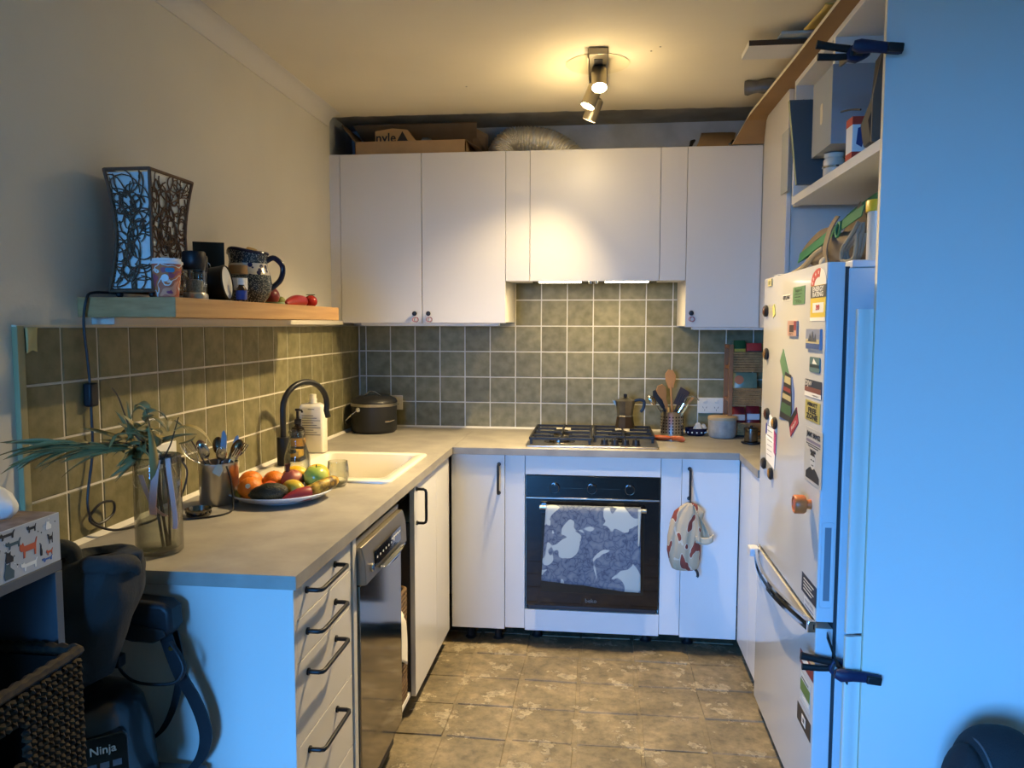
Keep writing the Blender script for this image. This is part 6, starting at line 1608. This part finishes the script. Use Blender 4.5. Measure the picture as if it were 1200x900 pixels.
MB().tube(smooth_path([(0.195, -2.60, 0.965), (0.205, -2.625, 1.0), (0.235, -2.630, 1.018), (0.255, -2.620, 1.005), (0.265, -2.63, 0.960), (0.29, -2.640, 0.948)], 6), [0.012, 0.013, 0.014, 0.015, 0.016, 0.017, 0.018, 0.019, 0.019, 0.019, 0.019, 0.019, 0.019, 0.018, 0.018, 0.017, 0.017, 0.016, 0.016, 0.015, 0.015, 0.014, 0.014, 0.013, 0.013, 0.012, 0.012, 0.011, 0.010, 0.009, 0.008], 10).build('rolled_collar', BPM, t)
MB().tube(smooth_path([(0.270, -2.625, 0.975), (0.300, -2.640, 0.990), (0.335, -2.620, 0.985), (0.352, -2.58, 0.978), (0.345, -2.55, 0.95)], 6), [0.010 + 0.010 * math.sin(PI * i / 24) for i in range(25)], 10, flat=0.7).build('top_flap', BPM, t)
MB().tube(smooth_path([(0.185, -2.62, 0.985), (0.200, -2.63, 1.000), (0.222, -2.625, 1.002), (0.236, -2.62, 0.985)], 6), 0.007, 8).build('grab_handle', BPM, t)
# shoulder bag with strap
SBM = mat('bag_leather', S(34, 36, 40), 0.5, var=0.1, vscale=20)
t = thing('shoulder_bag', 'dark shoulder bag with long strap hanging against the white cabinet end', 'bag', (0.31, -2.47, 0.50))
MB(T_face((0.305, -2.440, 0.817), 'front')).prism([(-0.085, 0.02), (-0.07, 0.04), (-0.03, 0.050), (0.055, 0.043), (0.072, 0.030), (0.075, -0.012), (0.062, -0.030), (0.03, -0.046), (-0.02, -0.045), (-0.085, -0.028)], 0.0, 0.055).build('bag_body', SBM, t, bev=0.010, seg=3)
MB(T_face((0.305, -2.496, 0.817), 'front')).prism([(-0.085, 0.006), (0.06, -0.012), (0.064, -0.026), (0.03, -0.040), (-0.02, -0.038), (-0.085, -0.022)], 0.0, 0.004).build('front_pocket', mat('bag_pocket', S(52, 50, 50), 0.45), t, bev=0.0015)
def strap(pts, w, name='strap', wd=(1, 0, 0.25)):
    MB().strip(smooth_path(pts, 7), wd, w, 0.004).build(name, SBM, t)
strap([(0.355, -2.475, 0.785), (0.372, -2.480, 0.745), (0.390, -2.478, 0.695), (0.412, -2.470, 0.645), (0.428, -2.462, 0.59), (0.430, -2.456, 0.545), (0.415, -2.450, 0.50), (0.385, -2.448, 0.46)], 0.030)
strap([(0.362, -2.452, 0.785), (0.368, -2.445, 0.72), (0.362, -2.442, 0.66), (0.345, -2.440, 0.60), (0.318, -2.438, 0.55), (0.285, -2.437, 0.52)], 0.018)
MB().tube(smooth_path([(0.245, -2.485, 0.775), (0.255, -2.50, 0.745), (0.268, -2.505, 0.715), (0.300, -2.51, 0.695), (0.345, -2.51, 0.690), (0.392, -2.505, 0.695), (0.410, -2.50, 0.720), (0.400, -2.495, 0.748), (0.372, -2.485, 0.775)], 6), 0.0055, 8, flat=0.6).build('thin_strap', SBM, t)
MB().box(0.250, 0.272, -2.515, -2.490, 0.722, 0.750).build('buckle', BLACKP, t, bev=0.004)
MB().lathe([(0.006, 0), (0.005, 0.003), (0, 0.003)], (0.372, -2.4835, 0.760), 12, 'y').build('rivet', mat('brass', S(160, 130, 70), 0.35, metal=1.0), t)

# ================================================================== near right corner: exercise bike seat-like black pad with a cable loop
t = thing('padded_stool', 'rounded dark grey padded stool top peeking in at the bottom right corner', 'stool', (2.2581, -2.0941, 0))
CHM = mat('chair_fabric', S(34, 36, 40), 0.8, bump=0.4, bscale=400)
MB().ell((2.2581, -2.0941, 0.3437), 0.1045, 0.10, 0.147, 32, 20, fn=lambda d: Vector((math.copysign(abs(d.x) ** 0.8, d.x), d.y, math.copysign(abs(d.z) ** 0.85, d.z)))).build('padded_seat', CHM, t)
MB().ell((2.1726, -2.1237, 0.3199), 0.051, 0.085, 0.138, 24, 16).build('side_bolster', CHM, t)
MB().tube(arc((2.1951, -2.1119, 0.3294), 0.1375, 0.15, PI - 0.15, 22, (0.10, -0.68, 0), (0, 0, 1)), 0.0026, 6).build('piping', mat('piping_grey', S(90, 92, 96), 0.7), t)
cxx, cyy = 2.2581, -2.0941
MB().tube([(cxx, cyy, 0.24), (cxx, cyy, 0.06)], 0.025, 14).build('column', BLACKP, t)
for k in range(5):
    a = 2 * PI * k / 5 + 0.3
    MB().tube([(cxx, cyy, 0.07), (cxx + 0.10 * math.cos(a), cyy + 0.10 * math.sin(a), 0.03)], [0.018, 0.012], 8).build('base_spoke', BLACKP, t)
    MB().lathe([(0.0, -0.010), (0.018, -0.010), (0.020, 0), (0.018, 0.010), (0, 0.010)], (cxx + 0.10 * math.cos(a), cyy + 0.10 * math.sin(a), 0.0205), 14, 'x').build('caster', BLACKP, t)
# ================================================================== on top of the fridge
zf = 1.6325
CAN = mat('canvas_grey', S(112, 100, 84), 0.85, var=0.15, vscale=14)
GRN = mat('green_webbing', S(34, 104, 70), 0.7)
t = thing('canvas_bag', 'folded grey canvas bag with a green strap on top of the fridge', 'bag', (2.15, -1.35, zf))
def cbag(u, v):
    a = 2 * PI * u
    n = noise.noise(Vector((math.cos(a) * 2, math.sin(a) * 2, v * 4)))
    r = math.sin(PI * (0.06 + 0.88 * v)) ** 0.6
    y = -1.335 + 0.30 * math.cos(a) * r * (1 + 0.12 * n); x = 2.17 + 0.17 * math.sin(a) * r * (1 + 0.15 * n)
    h = 0.075 + 0.11 * (0.5 - 0.5 * math.tanh((y + 1.35) * 7))
    return Vector((x, y, zf + h * v * (0.9 + 0.25 * noise.noise(Vector((x * 12, y * 12, 0))))))
MB().grid(cbag, 48, 20, True).build('bag_body', CAN, t, smooth=80)
loop = smooth_path([(2.055, -1.60, 1.800), (2.020, -1.48, 1.762), (1.995, -1.33, 1.725), (1.985, -1.19, 1.700), (1.998, -1.115, 1.702), (2.035, -1.10, 1.722), (2.08, -1.18, 1.765), (2.10, -1.32, 1.815), (2.12, -1.46, 1.845), (2.13, -1.60, 1.86)], 6)
MB().strip(loop, (0.25, 0.12, 1), 0.036, 0.003).build('green_strap', GRN, t, smooth=60)
MB().strip(smooth_path([(2.02, -1.475, 1.80), (2.000, -1.47, 1.76), (1.985, -1.475, 1.70), (1.985, -1.50, 1.65)], 6), (0, 1, 0.15), 0.040, 0.004).build('canvas_strap', CAN, t)
MB().strip(smooth_path([(2.00, -1.10, 1.70), (2.01, -1.16, 1.735), (2.03, -1.24, 1.77), (2.05, -1.30, 1.775)], 6), (0.2, 0.3, 1), 0.028, 0.004).build('canvas_strap', mat('canvas_tan', S(142, 122, 92), 0.85), t)
MB().grid(lambda u, v: Vector((2.06 + 0.05 * v, -1.36 - 0.16 * u, 1.745 + 0.11 * v * (1 - abs(u - 0.25) * 1.1))), 8, 8).build('canvas_flap', CAN, t, solid=0.003)
MB().tube(arc((1.990, -1.585, 1.745), 0.021, 0, 2 * PI, 20, (0, -1, 0), (0.1, 0, 1))[:-1], 0.004, 8, True).build('green_eyelet', GRN, t)
MB().tube(smooth_path([(1.955, -1.20, zf + 0.008), (1.97, -1.28, zf + 0.025), (1.985, -1.36, zf + 0.06), (2.00, -1.40, zf + 0.075)], 6), 0.009, 8).build('tan_strap', mat('strap_tan', S(140, 128, 104), 0.8), t)
MB().ell((1.985, -1.475, zf + 0.022), 0.018, 0.014, 0.020, 14, 9).build('cord_stop', mat('strap_pale', S(170, 160, 138), 0.7), t)
t = thing('plastic_tube', 'tall clear plastic canister with yellow lid on top of the fridge', 'canister', (2.02, -1.835, zf))
MB().lathe([(0.022, 0), (0.024, 0.004), (0.024, 0.145)], (2.015, -1.838, zf), 28).build('canister', mat('cloudy_plastic', S(196, 190, 176), 0.3, alpha=1.0), t)
MB().lathe([(0.0285, 0.128), (0.0285, 0.156), (0.026, 0.159), (0, 0.160)], (2.015, -1.838, zf), 28).build('lid', mat('yellow_lid', S(206, 172, 40), 0.4), t)
t = thing('rope_coil', 'coil of grey rope hanging in loops beside the canister', 'rope', (2.0, -1.74, zf))
ROPE = mat('rope_grey', S(136, 130, 114), 0.85, bump=0.5, bscale=300)
for k in range(3):
    MB().tube(smooth_path([(1.985 + 0.01 * k, -1.785 + 0.012 * k, zf + 0.11), (1.975 + 0.012 * k, -1.755 - 0.006 * k, zf + 0.075), (1.965 + 0.01 * k, -1.720 + 0.010 * k, zf + 0.045), (1.965 + 0.01 * k, -1.715, zf + 0.012), (1.975 + 0.01 * k, -1.745 + 0.008 * k, zf + 0.007), (1.98 + 0.01 * k, -1.778 + 0.01 * k, zf + 0.02), (1.985 + 0.012 * k, -1.775, zf + 0.08)], 5), 0.0055, 8).build('loop', ROPE, t)

# ================================================================== in the open cabinets
zc = 1.9455
DB = mat('slate_board', S(70, 80, 86), 0.5)
o = MB().hexa([(1.957, -1.205, zc + 0.0), (2.30, -1.205, zc), (2.30, -1.185, zc), (1.957, -1.185, zc), (1.925, -1.205, 2.232), (2.30, -1.205, 2.232), (2.30, -1.185, 2.232), (1.925, -1.185, 2.232)]).build('slate_board', [DB, mat('board_edge', S(150, 156, 120), 0.6)], bev=0.001)
for p in o.data.polygons:
    if p.normal.x < -0.7: p.material_index = 1
tag(o, 'dark slate-grey board leaning in the open cabinet above the fridge', 'board')
o = MB().box(1.994, 1.998, -0.905, -0.795, 1.975, 2.212).build('paper_sheet', mat('grey_paper', S(176, 178, 174), 0.8)); tag(o, 'pale grey sheet hung on the cabinet edge left of the slate board', 'sheet')
GB = mat('grey_card', S(150, 156, 162), 0.7)
t = thing('grey_carton', 'large plain grey carton with oval hand hole in the upper cabinet', 'box', (2.15, -1.36, 2.03))
MB().box(1.996, 2.30, -1.455, -1.235, 2.026, 2.268).build('carton', GB, t, bev=0.001)
MB(T_face((1.9955, -1.345, 2.145), 'left')).prism(rrect(-0.014, 0.014, -0.034, 0.034, 0.0135), 0.0, 0.0006).build('hand_hole', mat('hole_pale', S(206, 196, 172), 0.8), t)
t = thing('glass_jar', 'clear glass jar with clip lid below the grey carton', 'jar', (2.05, -1.31, zc))
MB().lathe([(0.030, 0), (0.033, 0.004), (0.033, 0.055), (0.028, 0.062), (0.031, 0.066), (0.031, 0.076), (0, 0.080)], (2.045, -1.325, zc), 24).build('jar', mat('frosted_glass', S(206, 202, 188), 0.2, alpha=1.0), t)
MB().tube(arc((2.045, -1.325, zc + 0.032), 0.035, 0, 2 * PI, 20, (1, 0, 0), (0, 1, 0))[:-1], 0.004, 6, True).build('wire_clip', CHROME, t)
t = thing('glass_jar', 'small clear jar with blue label behind the red and white box', 'jar', (2.08, -1.435, zc))
MB().lathe([(0.028, 0), (0.030, 0.004), (0.030, 0.07), (0, 0.074)], (2.085, -1.475, zc), 24).build('jar', mat('jar_pale', S(190, 190, 184), 0.2), t)
MB().lathe([(0.0304, 0.02), (0.0304, 0.065)], (2.085, -1.475, zc), 24).build('label', mat('label_blue', S(40, 54, 108), 0.5), t)
t = thing('small_box', 'little red and white cardboard box at the shelf edge', 'box', (2.03, -1.60, zc))
MB().box(2.008, 2.055, -1.628, -1.570, zc, zc + 0.118).build('carton', PAPERW, t, bev=0.001)
for z0, z1 in ((0.0, 0.018), (0.095, 0.1182)):
    MB().box(2.0075, 2.0552, -1.6284, -1.5698, zc + z0 + 0.0002, zc + z1 + 0.0002).build('red_band', mat('box_red', S(180, 60, 40), 0.6), t)
MB(T_face((2.031, -1.6285, zc + 0.06), 'front')).prism([(-0.012, -0.02), (0.004, -0.03), (0.012, 0.0), (0.006, 0.03), (-0.008, 0.025)], 0, 0.0006).build('print', mat('box_blue', S(60, 70, 120), 0.6), t)
t = thing('power_tool', 'black hand tool with curved grip leaning behind the tall panel', 'tool', (2.12, -1.78, zc))
MB(T_face((2.075, -1.80, zc), 'front')).prism([(-0.075, 0.0), (0.075, 0.0), (0.085, 0.06), (0.045, 0.11), (0.030, 0.19), (0.055, 0.20), (0.058, 0.27), (0.02, 0.29), (0.010, 0.33), (-0.015, 0.335), (-0.02, 0.28), (-0.052, 0.23), (-0.060, 0.13), (-0.085, 0.06)], -0.05, 0.02).build('tool_body', mat('tool_black', S(28, 34, 42), 0.5), t, bev=0.006)
MB(T_face((2.045, -1.825, zc), 'front')).prism([(-0.05, 0.0), (-0.02, 0.0), (-0.03, 0.10), (-0.012, 0.21), (0.02, 0.265), (0.01, 0.27), (-0.03, 0.23), (-0.05, 0.12)], 0.0, 0.006).build('tool_guard', mat('tool_brown', S(92, 82, 70), 0.5), t)
MB().tube(smooth_path([(2.02, -1.655, 2.075), (2.01, -1.60, 2.09), (2.0, -1.54, 2.10)], 5), 0.003, 7).build('usb_lead', BLACKP, t)

# ================================================================== fridge magnets and stickers
MX = FX - 0.0004
INK = mat('ink_black', S(34, 34, 36), 0.6)
def decal(name, lab, cat, y0, y1, z0, z1, m, th=0.0012, tilt=0.0, bev=0.0, rr=0.0):
    """flat piece on the fridge front; y0 is its left (far) edge, y1 its right (near) edge"""
    yc, zc_ = (y0 + y1) / 2, (z0 + z1) / 2
    w, h = abs(y1 - y0), abs(z1 - z0)
    T = T_face((MX, yc, zc_), 'left') @ Matrix.Rotation(tilt, 4, 'Z')
    t = thing(name, lab, cat, (MX, yc, zc_))
    if rr: MB(T).prism(rrect(-w/2, w/2, -h/2, h/2, rr), 0, th).build('card', m, t)
    else: MB(T).box(-w/2, w/2, -h/2, h/2, 0, th).build('card', m, t, bev=bev)
    return t, T @ Matrix.Translation((0, 0, th)), w, h
def patch(t, T, u0, u1, v0, v1, m, name='print', th=0.0005):
    return MB(T).box(u0, u1, v0, v1, 0, th).build(name, m, t)
C_ = lambda n, r, g, b: mat(n, S(r, g, b), 0.5)
# energy label
t = thing('energy_label', 'tall energy rating sticker with red star arc at the fridge top', 'sticker', (MX, -1.80, 1.47))
T = T_face((MX, -1.803, 1.54), 'left')
YL = C_('label_yellow', 214, 184, 66); WH = C_('label_white', 226, 222, 210); GY = C_('label_grey', 84, 80, 72); RD = C_('label_red', 188, 66, 54)
MB(T).box(-0.074, 0.074, -0.068, 0.030, 0, 0.0008).build('card', YL, t)
arc_pts = [(0.074 * math.cos(PI * i / 24), 0.030 + 0.046 * math.sin(PI * i / 24)) for i in range(25)]
MB(T).prism(arc_pts, 0, 0.0008).build('arch', WH, t)
red = [(0.074 * math.cos(PI * i / 24), 0.030 + 0.046 * math.sin(PI * i / 24)) for i in range(10, 25)] + [(0.040 * math.cos(PI * i / 24), 0.030 + 0.022 * math.sin(PI * i / 24)) for i in range(24, 9, -1)]
MB(T).prism(red, 0.0008, 0.0013).build('red_arc', RD, t)
for a in (0.50, 0.66, 0.82, 0.94):
    lettering('★', 0.016, T @ Matrix.Translation((0.058 * math.cos(PI * a), 0.030 + 0.034 * math.sin(PI * a), 0.0008)), WH, t, 'star')
patch(t, T, -0.074, 0.074, -0.004, 0.029, GY, 'title_band', 0.0012)
lettering('ENERGY', 0.018, T @ Matrix.Translation((0, 0.0195, 0.0012)), WH, t, bold=0.0006, wide=1.6)
lettering('RATING', 0.018, T @ Matrix.Translation((0, 0.0045, 0.0012)), WH, t, bold=0.0006, wide=1.6)
patch(t, T, -0.050, 0.056, -0.045, -0.018, WH, 'number_panel', 0.0012)
lettering('393', 0.018, T @ Matrix.Translation((0.002, -0.0315, 0.0012)), RD, t, bold=0.001, wide=1.4)
patch(t, T, -0.074, 0.074, -0.068, -0.058, WH, 'footer', 0.0012)
# green card
t, T, w, h = decal('note_card', 'green rectangular card stuck on the upper fridge door', 'card', -1.525, -1.665, 1.523, 1.576, C_('card_green', 88, 128, 86))
lettering('Support', 0.014, T @ Matrix.Translation((0.0, 0.016, 0)), INK, t, wide=1.8)
for k in range(3): patch(t, T, -0.045, 0.035 - 0.012 * k, 0.004 - 0.009 * k, 0.0055 - 0.009 * k, INK)
lettering('24 HOUR', 0.010, T @ Matrix.Translation((0.005, -0.019, 0)), INK, t, wide=1.6)
# bottle-opener-like brand badge
t, T, w, h = decal('badge', 'small dark lettered badge left of the green card', 'badge', -1.385, -1.492, 1.538, 1.558, C_('badge_pale', 210, 205, 196), 0.0004)
lettering('ODLINE', 0.017, T, INK, t, bold=0.0008, wide=1.5)
t, T, w, h = decal('square_magnet', 'tiny pale yellow square magnet at the far top corner', 'magnet', -1.170, -1.228, 1.597, 1.621, C_('mag_yel', 200, 186, 130), 0.004)
patch(t, T, -0.016, 0.016, -0.007, 0.006, C_('mag_grn', 120, 120, 70))
# round button magnets along the far edge
def button(y, z, lab, m):
    t = thing('round_magnet', lab, 'magnet', (MX, y, z), 'round glass magnets')
    MB(T_face((MX, y, z), 'left')).lathe([(0.019, 0), (0.021, 0.003), (0.021, 0.008), (0.016, 0.013), (0, 0.015)], (0, 0, 0), 20).build('disc', BLACKP, t)
    MB(T_face((MX, y, z), 'left')).lathe([(0.0165, 0.0128), (0.010, 0.0155), (0, 0.0165)], (0, 0, 0), 18).build('dome', m, t)
BR = mat('mag_brown', S(104, 58, 40), 0.2, col2=S(46, 32, 30), vscale=60); BK = mat('mag_dark', S(56, 40, 34), 0.2, col2=S(170, 120, 60), vscale=60); GL = mat('mag_gold', S(190, 140, 60), 0.2, col2=S(60, 50, 44), vscale=60)
button(-1.156, 1.511, 'brown round magnet near the top of the fridge far edge', BR)
button(-1.181, 1.358, 'dark round magnet below the brown one on the far edge', BK)
button(-1.221, 1.148, 'brown round magnet holding the top of the paper notes', BR)
button(-1.343, 1.130, 'gold and black round magnet on the right of the paper notes', GL)
button(-1.189, 0.966, 'silver-grey round magnet at the lower left of the notes', mat('mag_grey', S(96, 90, 84), 0.2, col2=S(40, 38, 38), vscale=60))
button(-1.303, 0.950, 'gold-grey round magnet holding the bottom of the notes', GL)
t, T, w, h = decal('kite_magnet', 'small pale yellow kite-shaped magnet beside the brown magnet', 'magnet', -1.252, -1.284, 1.490, 1.529, C_('kite', 206, 196, 110), 0.002, 0.35)
# photo magnets
t, T, w, h = decal('photo_magnet', 'pinkish picture magnet with a dark portrait in mid door', 'magnet', -1.488, -1.600, 1.427, 1.474, C_('photo_pink', 176, 138, 122), 0.006)
patch(t, T, -0.030, 0.022, -0.012, 0.010, C_('photo_dark', 58, 40, 40)); patch(t, T, 0.026, 0.052, -0.006, 0.022, C_('photo_red', 130, 44, 52)); lettering('PERTH', 0.009, T @ Matrix.Translation((-0.004, -0.018, 0)), INK, t, wide=1.8)
t, T, w, h = decal('photo_magnet', 'landscape picture magnet of white sails over water near the door edge', 'magnet', -1.710, -1.852, 1.393, 1.450, C_('photo_sky', 128, 134, 152), 0.006)
patch(t, T, -0.068, 0.068, -0.026, -0.012, C_('photo_sea', 62, 84, 132)); patch(t, T, -0.068, 0.068, -0.012, 0.0, C_('photo_sand', 186, 172, 130))
for u, s in ((-0.03, 0.022), (-0.005, 0.03), (0.025, 0.02)):
    MB(T).prism([(u - s * 0.7, -0.006), (u + s * 0.8, -0.006), (u + s * 0.2, s * 0.75)], 0.0005, 0.001).build('sail_print', C_('photo_shell', 84, 88, 96), t, smooth=0)
t, T, w, h = decal('square_magnet', 'blue-green square magnet with a white peak below the sails picture', 'magnet', -1.746, -1.847, 1.330, 1.372, C_('sq_teal', 86, 112, 110), 0.003, rr=0.006)
MB(T).prism([(-0.02, 0.002), (0.025, 0.002), (-0.008, 0.017)], 0, 0.0005).build('peak', WH, t); patch(t, T, -0.046, 0.046, -0.008, 0.000, C_('sq_dark', 40, 54, 60))
t, T, w, h = decal('business_magnet', 'dark blue and white business card magnet reading DJW', 'magnet', -1.700, -1.866, 1.259, 1.307, C_('djw_dark', 44, 52, 66), 0.0015, rr=0.005)
patch(t, T, -0.083, 0.083, -0.024, -0.011, WH); patch(t, T, -0.083, 0.083, -0.011, 0.003, C_('djw_red', 120, 74, 66)); lettering('DJW', 0.020, T @ Matrix.Translation((-0.045, 0.013, 0)), WH, t, wide=1.7); patch(t, T, 0.0, 0.06, -0.020, -0.017, INK)
t, T, w, h = decal('slogan_magnet', 'yellow square magnet with black letters FREE ZONE', 'magnet', -1.709, -1.858, 1.191, 1.248, C_('zone_yellow', 168, 156, 84), 0.0012)
for s, v, z in (('ABBOTT', 0.0185, 0.013), ('FREE', 0.001, 0.020), ('ZONE', -0.016, 0.020)): lettering(s, z, T @ Matrix.Translation((0, v, 0)), INK, t, bold=0.001, wide=2.0)
# poster with a portrait
t, T, w, h = decal('poster', 'narrow grey poster with a printed man in dark top on the fridge', 'poster', -1.714, -1.892, 1.018, 1.172, C_('poster_grey', 176, 174, 166), 0.0008)
lettering('JIMMY BRINGS', 0.020, T @ Matrix.Translation((0, 0.058, 0)), INK, t, bold=0.0008, wide=1.05); patch(t, T, -0.07, 0.07, 0.036, 0.044, C_('poster_mauve', 120, 112, 128)); patch(t, T, -0.07, 0.07, 0.030, 0.0325, INK); patch(t, T, -0.05, 0.05, 0.024, 0.0265, INK)
lettering('1300 0000', 0.011, T @ Matrix.Translation((0, 0.014, 0)), INK, t, bold=0.0006, wide=1.2)
MB(T).prism([(-0.068, -0.068), (-0.066, -0.050), (-0.035, -0.036), (-0.012, -0.030), (0.012, -0.030), (0.035, -0.036), (0.066, -0.050), (0.068, -0.068)], 0, 0.0005).build('printed_shoulders', INK, t, smooth=0)
MB(T).prism([(0.026 * math.cos(2*PI*i/20), -0.012 + 0.0245 * math.sin(2*PI*i/20)) for i in range(20)], 0.0001, 0.0006).build('printed_face', C_('face_pale', 190, 188, 180), t, smooth=0)
MB(T).prism([(0.027 * math.cos(a_), -0.012 + 0.026 * math.sin(a_)) for a_ in [0.55 + 2.04 * i_ / 14 for i_ in range(15)]], 0.0006, 0.001).build('printed_hair', INK, t, smooth=0)
patch(t, T, -0.018, -0.004, -0.012, -0.009, INK, 'printed_eye', 0.001); patch(t, T, 0.004, 0.018, -0.012, -0.009, INK, 'printed_eye', 0.001); patch(t, T, -0.010, 0.010, -0.026, -0.0235, INK, 'printed_mouth', 0.001)
# green rhombus and dark booklet
t, T, w, h = decal('green_card', 'tilted plain green card above the dark leaflet', 'card', -1.385, -1.500, 1.295, 1.352, C_('rhomb_green', 92, 128, 92), 0.002, -0.75)
t = thing('leaflet', 'dark striped leaflet with blue back sheet hanging on the fridge', 'leaflet', (MX, -1.48, 1.16))
T = T_face((MX, 0, 0), 'left')
MB(T).prism([(1.42, 1.300), (1.548, 1.300), (1.575, 1.255), (1.575, 1.165), (1.39, 1.150)], 0.0, 0.0012).build('blue_sheet', C_('leaf_blue', 90, 112, 160), t)
MB(T).prism([(1.462, 1.312), (1.535, 1.305), (1.560, 1.195), (1.530, 1.158), (1.398, 1.160)], 0.0012, 0.0026).build('cover', C_('leaf_dark', 44, 44, 44), t)
lf = [(1.300, 1.278, C_('leaf_cream', 176, 164, 120)), (1.265, 1.252, C_('leaf_red', 128, 54, 52)), (1.242, 1.226, C_('leaf_cream2', 168, 158, 120)), (1.212, 1.180, C_('leaf_green', 60, 92, 62))]
for z1, z0, m in lf:
    k1, k0 = (1.312 - z1) / 0.152, (1.312 - z0) / 0.152
    MB(T).prism([(1.466 - 0.062 * k1, z1), (1.533 + 0.020 * k1, z1 - 0.004), (1.533 + 0.020 * k0, z0 - 0.004), (1.466 - 0.062 * k0, z0)], 0.0026, 0.0030).build('stripe', m, t, smooth=0)
t, T, w, h = decal('card', 'tilted red and black card at the foot of the dark leaflet', 'card', -1.530, -1.632, 1.138, 1.190, C_('rb_red', 158, 52, 62), 0.002, 0.55)
patch(t, T, -0.051, 0.051, 0.006, 0.026, INK); lettering('Asado', 0.018, T @ Matrix.Translation((0, -0.010, 0)), WH, t, wide=1.4)
# paper notes under the magnets
t = thing('paper_notes', 'white handwritten notes hanging near the far edge of the fridge', 'notes', (MX, -1.27, 0.97))
T = T_face((MX, 0, 0), 'left')
MB(T).prism([(1.205, 1.135), (1.255, 1.150), (1.35, 1.118), (1.355, 1.03), (1.20, 1.07)], 0.0, 0.0012).build('upper_note', PAPERW, t)
MB(T).prism([(1.200, 1.070), (1.352, 1.060), (1.342, 0.972), (1.215, 0.985)], 0.0012, 0.0024).build('lower_note', PAPERW, t)
MB(T).prism([(1.325, 1.105), (1.36, 1.095), (1.358, 1.02), (1.33, 1.03)], 0.0024, 0.003).build('pink_print', C_('note_pink', 180, 70, 120), t)
MB(T).prism([(1.198, 1.112), (1.213, 1.115), (1.213, 1.080), (1.198, 1.075)], 0.0024, 0.003).build('blue_print', C_('note_blue', 60, 60, 150), t)
for k in range(7): MB(T).box(1.225, 1.300, 1.108 - 0.017 * k, 1.110 - 0.017 * k, 0.0024, 0.0028).build('written_line', C_('note_ink', 120, 120, 124), t)
# wooden knob magnet
t = thing('knob_magnet', 'orange wooden stamp-shaped knob stuck on the fridge door', 'magnet', (MX, -1.80, 0.94))
KW = mat('knob_orange', S(186, 100, 48), 0.4)
MB(T_face((MX, -1.795, 0.958), 'left')).lathe([(0.014, 0), (0.013, 0.008), (0.012, 0.014), (0.024, 0.016), (0.0265, 0.020), (0.0265, 0.044), (0.024, 0.047), (0.020, 0.047), (0.019, 0.044), (0, 0.044)], (0, 0, 0), 28).build('knob', KW, t)
MB(T_face((MX - 0.0442, -1.795, 0.958), 'left')).lathe([(0.0175, 0.0), (0.015, 0.001), (0, 0.001)], (0, 0, 0), 24).build('face', mat('knob_face', S(176, 92, 72), 0.5, var=0.2, vscale=80), t)
# lower stickers
t, T, w, h = decal('sticker', 'black sticker with white lines above the freezer handle', 'sticker', -1.728, -1.880, 0.690, 0.745, C_('stk_black', 36, 40, 52), 0.0006)
for k in range(4): patch(t, T, -0.055, 0.05 - 0.02 * (k % 2), 0.014 - 0.010 * k, 0.0165 - 0.010 * k, WH)
t, T, w, h = decal('sticker', 'clear sticker with dark lettering just above the freezer handle', 'sticker', -1.758, -1.870, 0.656, 0.684, C_('stk_pale', 200, 200, 196), 0.0004)
lettering('FROST FREE', 0.012, T @ Matrix.Translation((0, 0.006, 0)), C_('ink_navy', 50, 56, 84), t, wide=1.3); patch(t, T, -0.045, 0.045, -0.009, -0.006, C_('ink_navy2', 90, 96, 120))
t, T, w, h = decal('sticker', 'red and white sticker under the lower clamp', 'sticker', -1.736, -1.876, 0.478, 0.518, C_('stk_red', 130, 50, 48), 0.0008)
patch(t, T, -0.05, 0.02, -0.008, 0.014, WH)
t, T, w, h = decal('sticker', 'green and white label on the freezer drawer', 'sticker', -1.750, -1.852, 0.372, 0.456, C_('stk_white', 196, 198, 190), 0.0006)
patch(t, T, -0.05, 0.05, -0.012, 0.022, C_('stk_green', 96, 124, 60)); patch(t, T, -0.04, 0.03, 0.028, 0.031, INK); patch(t, T, -0.03, 0.04, -0.030, -0.020, WH)
t, T, w, h = decal('sticker', 'black label with a white square below the green label', 'sticker', -1.724, -1.866, 0.300, 0.352, C_('stk_dark', 52, 48, 46), 0.0006)
patch(t, T, -0.02, 0.02, -0.013, 0.013, WH); patch(t, T, -0.008, 0.008, -0.006, 0.006, INK)
